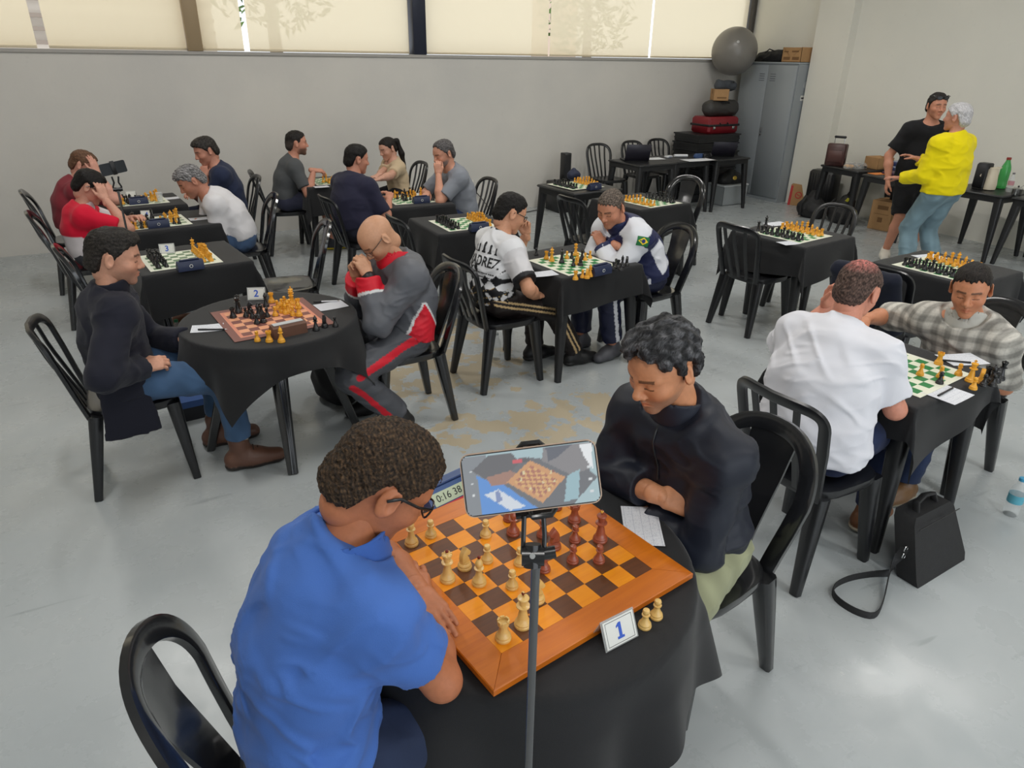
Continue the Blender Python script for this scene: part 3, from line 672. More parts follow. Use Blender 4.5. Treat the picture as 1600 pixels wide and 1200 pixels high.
sq_put(9, [('R', 1.4, 7.3), ('K', 1.3, 6.0), ('k', 2.0, 4.5), ('P', 4.2, 6.0), ('P', 4.4, 3.7), ('P', 5.2, 4.6), ('Q', 6.5, 6.6), ('b', 5.8, 4.4), ('P', 6.0, 3.8), ('P', 7.3, 4.3), ('p', 2.4, 2.2), ('P', 3.2, 2.6), ('n', 3.4, 1.9), ('p', 4.9, 5.7)], .046, 1.0)
for kind, light, u_, v_ in (('rook', True, 899, 437), ('pawn', True, 910, 434), ('knight', True, 917, 435), ('bishop', True, 922, 432), ('pawn', False, 838, 399), ('pawn', False, 958, 421), ('rook', False, 965, 419), ('bishop', False, 972, 417), ('knight', False, 979, 415), ('pawn', False, 962, 416), ('pawn', False, 970, 423)):
    p = px(u_, v_, .7205); put(9, kind, light, p.x, p.y, .7205, .7, 1.0)
sq_put(10, setup(False), .046, .95); sq_put(11, setup(True), .046, .95); sq_put(12, setup(False), .046, .95)
for kk in (('p', 12), ('q', 12)): pass
for u_, v_, kind in ((1184, 362, 'queen'), (1196, 355, 'king')): p = px(u_, v_, .7205); put(12, kind, False, p.x, p.y, .7205)
p = px(1221, 358, .7205); put(12, 'pawn', True, p.x, p.y, .7205)
sq_put(13, setup(False), .046, .95)
for kind, light, u_, v_ in (('rook', True, 1466, 569), ('pawn', True, 1437, 586), ('pawn', True, 1468, 590), ('pawn', True, 1497, 586), ('pawn', False, 1467.5, 599), ('king', True, 1515, 596), ('pawn', True, 1520, 608), ('knight', True, 1531, 598), ('rook', False, 1541, 592), ('bishop', False, 1548, 597), ('knight', False, 1556, 597), ('pawn', False, 1536, 603), ('pawn', False, 1550, 603), ('queen', False, 1562, 593)):
    z = ZB if u_ < 1500 else .7205; p = px(u_, v_, z); put(14, kind, light, p.x, p.y, z, .5, 1.05)
# labels: by kind and board, then by their order along the picture
from collections import defaultdict
grp = defaultdict(list)
for k, kind, light, o in PIECES: grp[(k, kind, light)].append(o)
ORD = ['leftmost', 'second from left', 'third from left', 'fourth from left', 'fifth from left', 'sixth from left', 'seventh from left', 'eighth from left', 'ninth from left', 'tenth from left']
for (k, kind, light), os_ in grp.items():
    os_.sort(key=lambda o: image_xy(o.location)[0]); cn = (CNAME[1][0 if light else 1] if k == 1 else ('honey-coloured' if light else 'black'))
    wh = {11: 'the unused board behind the sports jacket', 4: 'the red-shirted player\'s board', 5: 'the dark red shirt\'s board', 12: 'the unused board in open floor', 6: 'the woman\'s board', 7: 'the face-resting man\'s board', 14: 'the plaid shirt\'s board', 13: 'the unused board behind the plaid shirt', 3: 'the board numbered 3'}.get(k, WHERE[k])
    for q, o in enumerate(os_):
        lab = '%s %s on %s' % (cn, kind, wh) if len(os_) == 1 else '%s %s on %s, %s' % (cn, kind, wh, 'rightmost' if q == len(os_)-1 else ORD[min(q, 9)])
        tag(o, lab, 'chess piece', ('light' if light else 'dark') + ' ' + kind + 's of ' + wh)
# ================================================================== people: bodies and clothes grown as smooth fields
V3 = lambda *a: np.array(a, np.float64)
def unit(v): v = np.asarray(v, float); return v/(np.linalg.norm(v)+1e-9)
class Field:
    def __init__(s): s.p = []
    def rc(s, a, b, ra, rb, k=.02, op='u', w=None, wk=1.0, cut=()):
        a = np.asarray(a, float); b = np.asarray(b, float); R = max(ra, rb)*max(1, wk)
        def f(P):
            ap = P-a.astype(np.float32); ba = b-a
            if w is not None:
                q = w.astype(np.float32); ap = ap+(ap@q)[..., None]*q*np.float32(1/wk-1); ba = ba+(ba@w)*w*(1/wk-1)
            t = np.clip(ap@ba.astype(np.float32)/np.float32(ba@ba+1e-12), 0, 1)
            d = np.sqrt(((ap-t[..., None]*ba.astype(np.float32))**2).sum(-1))-(np.float32(ra)+np.float32(rb-ra)*t)
            for (c, n) in cut: d = np.maximum(d, (P-np.asarray(c, np.float32))@np.asarray(n, np.float32))
            return d
        s.p.append((f, np.minimum(a, b)-R, np.maximum(a, b)+R, k, op)); return s
    def el(s, c, r, k=.02, op='u', M=None):
        c = np.asarray(c, float); r = np.asarray(r if hasattr(r, '__len__') else (r, r, r), float); m = r.min()
        def f(P):
            q = P-c.astype(np.float32)
            if M is not None: q = q@M.astype(np.float32)
            a = np.sqrt(((q/r.astype(np.float32))**2).sum(-1)); g = np.sqrt(((q/(r*r).astype(np.float32))**2).sum(-1))
            return a*(a-1)/np.maximum(g, 1e-5)
        R = r.max() if M is not None else r
        s.p.append((f, c-R, c+R, k, op)); return s
    def fn(s, f, lo, hi, k=.01, op='u'): s.p.append((f, np.asarray(lo, float), np.asarray(hi, float), k, op)); return s
    def mesh(s, h, disp=None):
        U = [q for q in s.p if q[4] == 'u']
        lo = np.min([q[1] for q in U], 0)-4*h; hi = np.max([q[2] for q in U], 0)+4*h; n = np.ceil((hi-lo)/h).astype(int)+1
        ax = [(lo[i]+h*np.arange(n[i])).astype(np.float32) for i in range(3)]
        D = np.full(n, .25, np.float32)
        for f, l, u, k, op in s.p:
            m = max(k, 0)+3*h
            if op == 'i': sl = (slice(None),)*3
            else:
                i0 = np.clip(np.floor((l-m-lo)/h).astype(int), 0, n-1); i1 = np.clip(np.ceil((u+m-lo)/h).astype(int)+1, 1, n); sl = tuple(slice(a, b) for a, b in zip(i0, i1))
            if any(q.stop is not None and q.stop <= q.start for q in sl): continue
            P = np.stack(np.meshgrid(ax[0][sl[0]], ax[1][sl[1]], ax[2][sl[2]], indexing='ij'), -1); d = f(P); A = D[sl]; k = np.float32(max(k, 1e-4))
            if op == 'u': hh = np.maximum(k-np.abs(A-d), 0)/k; D[sl] = np.minimum(A, d)-hh*hh*k*np.float32(.25)
            else:
                if op == 's': d = -d
                hh = np.maximum(k-np.abs(A-d), 0)/k; D[sl] = np.maximum(A, d)+hh*hh*k*np.float32(.25)
        if disp is not None:
            near = np.abs(D) < max(.012, 2.2*h); idx = np.nonzero(near); P = np.stack([ax[i][idx[i]] for i in range(3)], -1); D[idx] += disp(P).astype(np.float32)
        return surface_nets(D, lo, h)
def surface_nets(D, lo, h):
    S = D < 0; nx, ny, nz = D.shape
    c = np.zeros((nx-1, ny-1, nz-1), np.int8)
    for i in (0, 1):
        for j in (0, 1):
            for k in (0, 1): c += S[i:nx-1+i, j:ny-1+j, k:nz-1+k]
    act = np.nonzero((c > 0) & (c < 8)); na = len(act[0])
    if na == 0: return np.zeros((0, 3)), np.zeros((0, 4), int)
    ID = np.full(c.shape, -1, np.int32); ID[act] = np.arange(na)
    corners = [(i, j, k) for i in (0, 1) for j in (0, 1) for k in (0, 1)]
    val = {q: D[act[0]+q[0], act[1]+q[1], act[2]+q[2]] for q in corners}
    acc = np.zeros((na, 3)); cnt = np.zeros(na)
    for q in corners:
        for a in range(3):
            if q[a] == 1: continue
            r = list(q); r[a] = 1; r = tuple(r); v0, v1 = val[q], val[r]; m = (v0 < 0) != (v1 < 0)
            t = np.where(m, v0/(v0-v1+1e-12), 0)
            p = np.zeros((na, 3)); p[:] = q; p[:, a] += t
            acc += p*m[:, None]; cnt += m
    V = (np.stack(act, -1)+acc/cnt[:, None])*h+lo
    F = []
    for a in range(3):
        b, c2 = (a+1) % 3, (a+2) % 3
        s0 = [slice(None)]*3; s1 = [slice(None)]*3; s0[a] = slice(0, -1); s1[a] = slice(1, None)
        A, B = S[tuple(s0)], S[tuple(s1)]; e = np.nonzero(A != B); e = np.stack(e, -1)
        ok = (e[:, b] > 0) & (e[:, c2] > 0) & (e[:, b] < D.shape[b]-1) & (e[:, c2] < D.shape[c2]-1); e = e[ok]
        fl = A[tuple(e.T)]
        def gid(db, dc):
            q = e.copy(); q[:, b] += db; q[:, c2] += dc; return ID[tuple(q.T)]
        q = np.stack([gid(-1, -1), gid(0, -1), gid(0, 0), gid(-1, 0)], -1); q[~fl] = q[~fl][:, ::-1]; F.append(q)
    return V, np.concatenate(F)
def join(parts):
    Vs, Fs, o = [], [], 0
    for V, F in parts: Vs.append(V); Fs.append(F+o); o += len(V)
    return np.concatenate(Vs), np.concatenate(Fs)
def np_mesh(name, V, F, col=None):
    me = bpy.data.meshes.new(name); me.vertices.add(len(V)); me.vertices.foreach_set('co', np.asarray(V, np.float32).ravel())
    me.loops.add(F.size); me.loops.foreach_set('vertex_index', F.astype(np.int32).ravel()); me.polygons.add(len(F))
    me.polygons.foreach_set('loop_start', np.arange(0, F.size, 4, dtype=np.int32)); me.polygons.foreach_set('use_smooth', np.ones(len(F), bool)); me.update(calc_edges=True); me.validate()
    if col is not None:
        a = me.color_attributes.new('Col', 'FLOAT_COLOR', 'POINT'); c = np.ones((len(V), 4), np.float32); c[:, :3] = col; a.data.foreach_set('color', c.ravel())
    return me
def waves(seed, lam, n=7, squash=(1, 1, 1)):
    r = np.random.RandomState(seed); K = r.normal(size=(n, 3)); K /= np.linalg.norm(K, axis=1)[:, None]; K *= (2*PI/(lam*r.uniform(.6, 1.6, n)))[:, None]; K *= np.asarray(squash); ph = r.uniform(0, 6.28, n)
    def f(P):
        a = np.zeros(len(P))
        for k, p in zip(K, ph): a += np.sin(P@k+p+.9*np.sin(P@(k[[1, 2, 0]]*.45)+p*2))
        return a/n**.5
    return f
def folds(seed, amp=.004):
    f1 = waves(seed, .20, 5, (.7, .8, 1.25)); f2 = waves(seed+50, .11, 6); f3 = waves(seed+20, .10, 4, (.6, .7, 1.3))
    def g(P):
        a = f1(P); r = np.exp(-(a*2.2)**2); b = f3(P); return -amp*r*1.1+amp*.4*f2(P)-amp*.8*np.exp(-(b*2.6)**2)*np.clip(.4+.6*f1(P[:, [1, 2, 0]]), 0, 1)
    return g
def rot_zyx(yaw, pitch, roll):
    cy, sy, cp, sp, cr, sr = (math.cos(math.radians(yaw)), math.sin(math.radians(yaw)), math.cos(math.radians(pitch)), math.sin(math.radians(pitch)), math.cos(math.radians(roll)), math.sin(math.radians(roll)))
    Rz = np.array([[cy, -sy, 0], [sy, cy, 0], [0, 0, 1]]); Ry = np.array([[cp, 0, sp], [0, 1, 0], [-sp, 0, cp]]); Rx = np.array([[1, 0, 0], [0, cr, -sr], [0, sr, cr]])
    return Rz@Ry@Rx          # positive pitch looks down, positive yaw turns to the person's left
def ik(a, t, l1, l2, hint):
    d = t-a; L = np.linalg.norm(d); n = d/(L+1e-9); L = min(L, .995*(l1+l2)); L = max(L, abs(l1-l2)+.02); t = a+n*L
    x = (l1*l1-l2*l2+L*L)/(2*L); h = math.sqrt(max(0, l1*l1-x*x)); e = np.asarray(hint, float); e = unit(e-n*(e@n)); return a+n*x+e*h, t
def lerp(a, b, t): return a+(b-a)*t
SKIN = mat('skin', (.5, .3, .2), .46, spec=.4, attr=True, noise=.07, nscale=90, bump=.06, bscale=300)
FABRIC = mat('fabric', (.5, .5, .5), .8, spec=.2, attr=True, bump=.12, bscale=420, sheen=.08)
SATIN = mat('sports_fabric', (.5, .5, .5), .5, spec=.35, attr=True, bump=.05, bscale=500)
def hair_material(name, sc_, contrast, rough=.5):
    m, nt, b = node_mat(name); at = N(nt, 'ShaderNodeAttribute', attribute_name='hco'); col = N(nt, 'ShaderNodeVertexColor', layer_name='Col')
    wn = N(nt, 'ShaderNodeTexNoise', i2=22.0, i3=2.0); nt.links.new(at.outputs['Vector'], wn.inputs[0])
    mul = N(nt, 'ShaderNodeVectorMath', operation='SCALE'); mul.inputs['Scale'].default_value = .035; nt.links.new(wn.outputs['Color'], mul.inputs[0])
    ad = N(nt, 'ShaderNodeVectorMath', operation='ADD'); nt.links.new(at.outputs['Vector'], ad.inputs[0]); nt.links.new(mul.outputs[0], ad.inputs[1])
    mp = N(nt, 'ShaderNodeMapping'); mp.inputs['Scale'].default_value = sc_; nt.links.new(ad.outputs[0], mp.inputs[0])
    n = N(nt, 'ShaderNodeTexNoise', i2=1.0, i3=4.0, i4=.6); nt.links.new(mp.outputs[0], n.inputs[0])
    k = ramp(nt, n.outputs[0], .32, .70, 1-contrast, 1+contrast*1.5); mx = N(nt, 'ShaderNodeMix', data_type='RGBA', blend_type='MULTIPLY', i0=1.0)
    nt.links.new(col.outputs[0], mx.inputs[6]); nt.links.new(k, mx.inputs[7]); nt.links.new(mx.outputs[2], b.inputs['Base Color'])
    bp = N(nt, 'ShaderNodeBump', i0=.8, i1=.006); nt.links.new(n.outputs[0], bp.inputs['Height']); nt.links.new(bp.outputs[0], b.inputs['Normal'])
    b.inputs['Roughness'].default_value = rough; b.inputs['Specular IOR Level'].default_value = .18
    return m
HAIRM = hair_material('hair', (60, 230, 60), .55); HAIR_WAVY = hair_material('hair_wavy', (45, 260, 120), .85, .42); HAIR_SOFT = hair_material('hair_soft', (30, 120, 30), .28); HAIR_CURL = hair_material('hair_curly', (190, 190, 190), .7, .6)
LEATHER = mat('shoe', (.1, .1, .1), .45, attr=True, bump=.08, bscale=150)
BLACKP = mat('black_frame', (.008, .008, .009), .25); LENS = mat('lens', (.9, .93, .95), .05, alpha=.12, spec=.8)

def head_field(f, fw=1.0, jaw=1.0, nose=1.0, ear=1.0):
    S = [(.0, 1), (.0, -1)]
    f.el((-.012, 0, .032), (.097, .076, .084), .02).el((.03, 0, .03), (.064, .063*fw, .07), .03).el((.034, 0, -.03), (.06, .060*fw, .066), .03)
    f.el((.03, 0, -.062), (.06, .052*fw*jaw, .046*jaw), .03).el((.080, 0, -.098), (.018, .024*jaw, .017), .03)
    f.rc((-.03, 0, -.045), (-.034, 0, -.075), .054*fw, .050*fw, .03)
    for y in (1, -1):
        f.el((.062, .043*y*fw, -.022), (.024, .02, .018), .03)
        f.rc((.088, .013*y, .027), (.070, .047*y, .028), .0085, .008, .018)
        f.el((.104, .031*y, .010), (.017, .018, .0115), .012, 's')
        f.el((.0775, .031*y, .007), .0142, .004)
    f.rc((.090, 0, .024), (.112*nose+.000, 0, -.018), .007, .0115, .014).el((.1135*nose, 0, -.023), .0118, .008)
    for y in (1, -1): f.el((.102, .0135*y, -.029), (.0105, .0085, .008), .006)
    for y in (1, -1): f.el((.1075, .007*y, -.0355), (.005, .0035, .004), .003, 's')
    for y in (1, -1): f.rc((.0995, 0, -.0545), (.086, .022*y, -.0640), .0062, .0035, .006).rc((.0975, 0, -.0665), (.086, .02*y, -.0705), .0068, .004, .006)
    for y in (1, -1): f.rc((.108, 0, -.0605), (.089, .025*y, -.0690), .0022, .0016, .003, 's')
    for y in (1, -1):
        M = np.array([[.94, -.34*y, 0], [.34*y, .94, 0], [0, 0, 1]]).T
        f.el((-.012, .083*y*fw, .0), (.021*ear, .0075, .033*ear), .006, 'u', M.T).el((-.010, .079*y*fw, -.022), (.012, .008, .014), .008)
        f.el((-.004, .091*y*fw, .004), (.0115*ear, .0055, .021*ear), .005, 's', M.T)
    return f
HL = np.array([(0, .078), (22, .080), (40, .066), (58, .040), (72, .004), (84, -.022), (88, .012), (95, .030), (106, .030), (113, -.005), (128, -.055), (150, -.078), (180, -.082)])
def hair_parts(style):
    th = style.get('th', .012); vol = style.get('vol', 0.0); rec = style.get('recede', 0.0); side = style.get('side', .006); low = style.get('low', 0.0)
    f = Field()
    f.el((-.014, 0, .030+th*.5), (.097+side, .076+side, .086+th*.6), .01)
    f.el((.026, 0, .038+th*.4), (.066+side*.7+vol*.25, .064+side, .066+th*.75), .03)
    if vol: f.el((.045, style.get('part', .0), .088), (.05, .055, .022+vol), .04)
    f.el((-.045, 0, -.03), (.068+side*.7, .064+side, .06), .03)
    hl = style.get('hl', HL)
    def cutf(P):
        az = np.degrees(np.abs(np.arctan2(P[..., 1], P[..., 0]+.012))); zl = np.interp(az, hl[:, 0], hl[:, 1])+rec*np.clip(1-az/75, 0, 1)-low*np.clip((az-120)/40, 0, 1)
        jig = .004*np.sin(az*.45+P[..., 2]*60)
        return (zl-P[..., 2]+jig)*.75
    f.fn(cutf, (0, 0, 0), (0, 0, 0), .006+th*style.get('taper', .7), 'i')
    return f
def tubes(name, paths, parent, m, M=None):
    mb = MB()
    for pts, r in paths: mb.tube([(M @ Vector(p)) if M is not None else p for p in pts], r, 6)
    return mb.build(name, m, parent)

def hand_field(f, W, X, Z, side, curl=.35, spread=.04, thumb=.5, s=1.0, curls=None):
    "W wrist, X finger direction, Z back-of-hand normal, side +1 when the thumb points to Z x X"
    X = unit(X); Z = unit(Z-X*(Z@X)); Y = np.cross(Z, X)*side; T = lambda x, y, z: W+(X*x+Y*y+Z*z)*s
    f.rc(T(-.03, 0, 0), T(.012, 0, 0), .0245*s, .022*s, .02, 'u', Y, 1.25)
    spec = [(.027, .0085, .068), (.009, .0090, .077), (-.009, .0085, .071), (-.026, .0074, .055)]
    f.rc(T(.02, .004, -.004), T(.07, 0, -.003), .013*s, .012*s, .015, 'u', Y, 2.4)
    for q, (y, r, L) in enumerate(spec):
        k = T(.088-(.004 if q in (0, 3) else 0)-(.006 if q == 3 else 0), y, 0); f.rc(T(.02, y*.7, 0), k, .0125*s, .0105*s, .01)
        c = curls[q] if curls else curl; ang = 0.0; p = k; dirY = Y*(spread*(1.5-q))
        for seg, (lf, cf) in enumerate(((.45, .8), (.31, 1.05), (.24, .7))):
            ang += c*cf; d = unit(X*math.cos(ang)-Z*math.sin(ang)+dirY); n = p+d*L*lf*s; f.rc(p, n, r*s*(1-.06*seg), r*s*(.95-.07*seg), .005); p = n
    t0 = T(.018, .02, -.006); t1 = T(.05, .036+.016*thumb, -.012-.01*(1-thumb)); t2 = t1+unit(X*.9+Y*(.35*thumb-.25*(1-thumb))-Z*(.3+.5*(1-thumb)))*.034*s; t3 = t2+unit(X*1.0-Y*.15*(1-thumb)-Z*(.35+.4*(1-thumb)))*.026*s
    f.rc(t0, t1, .0145*s, .0115*s, .014).rc(t1, t2, .0108*s, .0095*s, .006).rc(t2, t3, .0095*s, .0075*s, .005)

def person(sp):
    yaw = math.radians(sp['yaw']); pos = V3(*sp['pos'], 0); cy, sy = math.cos(yaw), math.sin(yaw)
    toL = lambda p: np.array([(p[0]-pos[0])*cy+(p[1]-pos[1])*sy, -(p[0]-pos[0])*sy+(p[1]-pos[1])*cy, p[2]])
    q = sp.get('q', 1.0); H = {'body': .0125*q, 'cloth': .0088*q, 'head': .0043*q, 'hand': .0043*q}; H.update(sp.get('res', {}))
    s = sp.get('s', 1.0); bw = sp.get('bw', 1.0); belly = sp.get('belly', 0.0); standing = sp.get('standing', False)
    hz = sp.get('hip', .55 if not standing else .90*s); Hc = V3(0, 0, hz)
    head = toL(sp['head']); Rh = rot_zyx(*sp.get('look', (0, 20, 0))); up = Rh@V3(0, 0, 1)
    lean = unit(head-Hc); nd = unit(up*.45+lean*.55); Nk = head-nd*.162*s-(Rh@V3(1, 0, 0))*.02
    ax = unit(Nk-Hc); back = unit(np.cross(ax, np.cross(ax, V3(1, 0, 0)))); back = back if back[0] < 0 else -back
    M = (Hc+Nk)/2+back*sp.get('slouch', .05)
    Sp = lambda t: Hc*(1-t)**2+M*2*t*(1-t)+Nk*t*t
    w = V3(0, 1, 0); tw = math.radians(sp.get('twist', 0)); wt = V3(-math.sin(tw), math.cos(tw), 0); wm = V3(-math.sin(tw/2), math.cos(tw/2), 0)
    tilt = sp.get('tilt', 0.0)
    SC = Sp(.86)-V3(0, 0, .008); fwd = np.cross(wt, ax)
    Sh = {'L': SC+wt*.165*bw*s+fwd*.02+V3(0, 0, tilt), 'R': SC-wt*.165*bw*s+fwd*.02-V3(0, 0, tilt)}
    for k_, off in sp.get('sh', {}).items(): Sh[k_] = Sh[k_]+V3(*off)
    hw = .09*s; Hp = {'L': Hc+V3(0, hw, 0), 'R': Hc-V3(0, hw, 0)}
    UA, FA, TH, SK = .295*s, .262*s, .43*s, .43*s
    arm, leg = {}, {}
    for k_ in 'LR':
        a = sp['arms'][k_]; sg = 1 if k_ == 'L' else -1
        if 'E' in a:
            E = toL(a['E']) if a.get('world', True) else V3(*a['E']); E = Sh[k_]+unit(E-Sh[k_])*min(max(np.linalg.norm(E-Sh[k_]), UA*.8), UA*1.08); d_ = V3(*a['t'])-E; Wr = E+unit(d_)*min(max(np.linalg.norm(d_), FA*.75), FA*1.04)
        else: E, Wr = ik(Sh[k_], V3(*a['t']), UA, FA, a.get('e', (-.3, .6*sg, -1)))
        arm[k_] = (Sh[k_], E, Wr)
        g = sp['legs'][k_]; Kn, An = ik(Hp[k_], V3(*g['t']), TH, SK, g.get('e', (1, .15*sg, .6) if not standing else (1, 0, 0))); leg[k_] = (Hp[k_], Kn, An)
    B = sp.get('girth', 1.0)
    def torso(f, e, lo=True, kk=.05):
        g = B
        f.rc(Sp(.02), Sp(.2), .098*g+e, .100*g+e, kk, 'u', w, 1.5).rc(Sp(.2), Sp(.5), .100*g+e+belly*.4, .104*g+e+belly*.2, kk, 'u', wm, 1.38)
        if belly: f.el(Sp(.3)+fwd*(.03+belly*.6), (.10+belly*.6+e, .135*g+e, .12+e), .06)
        f.rc(Sp(.5), Sp(.80), .106*g+e, .096*g+e, kk, 'u', wt, 1.5)
        f.rc(Sh['L'], Sh['R'], .058+e, .058+e, kk).rc(Sp(.8), Nk-ax*.005, .085*g+e, .054+e, .05)
        for k_ in 'LR': f.rc(Nk-ax*.022, lerp(Nk, Sh[k_], .7), .050+e, .050+e, .035)
    def armf(f, k_, e, t0=0.0, t1=2.0, kk=.03, flare=0.0):
        a, b, c = arm[k_]; f.el(a, .062*B**.5+e, .04)
        cu = ()
        if t1 < 1: p = lerp(a, b, t1); cu = ((p, unit(b-a)),)
        f.rc(a, b, .053*B**.5+e, .045+e+flare, kk, 'u', None, 1, cu)
        if t1 > 1: p = lerp(b, c, t1-1); f.rc(b, c, .046+e, .032+e+flare, .025, 'u', None, 1, ((p, unit(c-b)),) if t1 < 2 else ())
    # ---- skin
    body = Field(); torso(body, -.006)
    body.rc(Nk-ax*.03, lerp(Nk, head, .75)-(Rh@V3(1, 0, 0))*.012, .060*B**.4, .055, .03)
    for k_ in 'LR':
        a, b, c = arm[k_]; body.el(a, .055, .04).rc(a, b, .047*B**.5, .041, .03).rc(b, lerp(b, c, .35), .041, .043*B**.3, .02).rc(lerp(b, c, .35), c, .043*B**.3, .027, .02)
        a, b, c = leg[k_]; body.rc(a, b, .078*B**.5, .055, .04).rc(b, lerp(b, c, .35), .053, .056, .02).rc(lerp(b, c, .35), c, .056, .037, .02)
    parts = [body.mesh(H['body'])]
    hf = Field(); head_field(hf, sp.get('fw', 1.0), sp.get('jaw', 1.0), sp.get('nose', 1.0)); hs = sp.get('hs', 1.0)*s**.5
    HV, HF = hf.mesh(H['head']); HW = (HV*hs)@Rh.T+head; parts.append((HW, HF))
    nb = len(parts[0][0]); nh = len(HV)
    for k_ in 'LR':
        a = sp['arms'][k_]; E, Wr = arm[k_][1], arm[k_][2]; fd = unit(Wr-E)
        d = a.get('d'); d = fd if d is None else unit(V3(*d)); n = V3(*a.get('n', (0, 0, 1))); n = n if abs(unit(n)@d) < .97 else V3(1, 0, 0)
        h_ = Field(); X = d; Z = unit(n-X*(n@X)); hand_field(h_, Wr, d, n, 1 if k_ == 'R' else -1, a.get('c', .35), a.get('sp', .04), a.get('th', .5), s, a.get('cs')); parts.append(h_.mesh(H['hand']))
    V, F = join(parts); sk = np.array(sp['skin']); col = np.tile(sk, (len(V), 1)); hc = col[nb:nb+nh]
    x, y, z = HV.T; ay = np.abs(y)
    red = np.exp(-(((x-.07)/.04)**2+((ay-.045)/.025)**2+((z+.03)/.03)**2)); hc *= 1-red[:, None]*np.array([0, .10, .12])
    lip = np.exp(-(((ay)/.021)**4+((z+.060+.16*ay*0+8*ay*ay)/.0085)**4))*(x > .082); hc[:] = hc*(1-lip[:, None]*.75)+lip[:, None]*.75*sk*np.array([.86, .58, .58])
    br = sp.get('brow', (.03, .02, .015)); bz = .032-.10*np.clip(ay-.034, 0, 1)+.0
    bm = ((np.abs(z-bz) < .0052) & (ay > .010) & (ay < .052) & (x > .055)); hc[bm] = hc[bm]*.25+np.array(br)*.75
    lash = (np.abs(z+.0005-.09*np.abs(ay-.031)) < .0022) & (np.abs(ay-.031) < .0145) & (x > .07); hc[lash] = hc[lash]*.2+np.array((.015, .01, .008))*.8
    if sp.get('open'):
        eye = (np.abs(z-.006) < .0042) & (np.abs(ay-.031) < .0115) & (x > .082); hc[eye] = (.55, .53, .5); iris = eye & (np.abs(ay-.031) < .005); hc[iris] = (.02, .012, .008)
    st = sp.get('stubble', 0.0)
    if st:
        m_ = np.clip((-.035-z)/.02, 0, 1)*np.clip((x+.01)/.04, 0, 1); m_ = np.maximum(m_, np.exp(-(((z+.045)/.007)**2+(ay/.03)**2))*(x > .08))*(1-lip); hc[:] = hc*(1-m_[:, None]*st)+np.array(sp.get('stubc', (.06, .05, .045)))*m_[:, None]*st
    o = link('person', np_mesh('person', V, F, col), SKIN, None, (pos[0], pos[1], 0), (0, 0, yaw)); tag(o, sp['label'], 'person')
    ctx = dict(Sp=Sp, Sh=Sh, arm=arm, leg=leg, Nk=Nk, ax=ax, fwd=fwd, wt=wt, Hc=Hc, head=head, Rh=Rh)
    def seg_t(P, a, b): d = b-a; return (P-a)@d/(d@d), np.linalg.norm(P-a-np.clip(((P-a)@d/(d@d)), 0, 1)[:, None]*d, axis=1)
    ctx['seg'] = seg_t
    def cloth(name, f, colf, m=FABRIC, seed=1, amp=.004, label=None, h=None):
        Vc, Fc = f.mesh(h or H['cloth'], folds(seed, amp) if amp else None); c = colf(Vc) if callable(colf) else np.tile(np.array(colf), (len(Vc), 1))
        g = link(name, np_mesh(name, Vc, Fc, c), m, o)
        if label: g['label'] = label
        return g
    seed = sp.get('seed', 1)
    # ---- shirt
    sh = sp['shirt']; e = sh.get('e', .013); f = Field(); torso(f, e); f.rc(Sp(.10), Hc-V3(0, 0, .06), .102*B+e+.004, .106*B+e+.008, .04, 'u', w, 1.55); hem = Sp(sh.get('hem', .03)); hd = unit(Sp(.25)-Sp(0)); hd = unit(hd+V3(*sh.get('hemtilt', (0, 0, 0))))
    for k_ in 'LR': armf(f, k_, e, 0, sh.get('sleeve', .62), .03, sh.get('flare', .006))
    f.fn(lambda P: (hem.astype(np.float32)-P)@hd.astype(np.float32), (0, 0, 0), (0, 0, 0), .01, 'i')
    nr = .0655*B**.4; f.rc(Nk-ax*.04, Nk+ax*.08+fwd*.02, nr+.002, nr-.001, .035)
    nl = Nk+ax*sh.get('neck', .018); nn = unit(ax+fwd*sh.get('scoop', .55))
    def neckcut(P):
        r = P-Nk.astype(np.float32); al = r@ax.astype(np.float32); rad = np.sqrt(np.maximum((r*r).sum(-1)-al*al, 0)); return (P-nl.astype(np.float32))@nn.astype(np.float32)-2.5*np.maximum(0, rad-.105)
    f.fn(neckcut, (0, 0, 0), (0, 0, 0), .006, 'i')
    cf = sh['c']; ctx_c = (lambda P: cf(P, ctx)) if callable(cf) else cf
    shirt = cloth(sh.get('name', 'shirt'), f, ctx_c, sh.get('m', FABRIC), seed, sh.get('amp', .0045 if q < 1.05 else .0028))
    if 'collar' in sh:
        cc = sh['collar']; f = Field(); h1 = cc.get('h', .045); r0, r1 = cc.get('r', (.076, .071)); r0 *= B**.4; r1 *= B**.4; c0 = Nk-ax*.006+fwd*.004; c1 = c0+unit(ax+fwd*cc.get('tilt', .1))*h1
        f.rc(c0, c1, r0, r1, .01, 'u', w, 1.08, ((c1, unit(ax-fwd*cc.get('slope', .5))), (c0-ax*.03, -ax)))
        f.rc(c0-ax*.08, c1+ax*.08, r0-.010, r1-.009, .006, 's', w, 1.08); cloth('collar', f, cc['c'], sh.get('m', FABRIC), seed+3, .0015, h=min(H['cloth'], .006))
    # ---- trousers
    tr = sp['trousers']; e = tr.get('e', .010); f = Field(); f.rc(Hp['L'], Hp['R'], .094*B+.006, .094*B+.006, .04).rc(Sp(.0), Sp(.10), .092*B+.004, .090*B+.002, .04, 'u', w, 1.42)
    for k_ in 'LR':
        a, b, c = leg[k_]; t1 = tr.get('to', 1.93); f.rc(a, b, .083*B**.5+e, .062+e, .05, 'u', None, 1, ((lerp(a, b, t1), unit(b-a)),) if t1 < 1 else ())
        if t1 > 1: p = lerp(b, c, t1-1); f.rc(b, p, .060+e, .046+e+tr.get('wide', 0), .03, 'u', None, 1, ((p, unit(c-b)),))
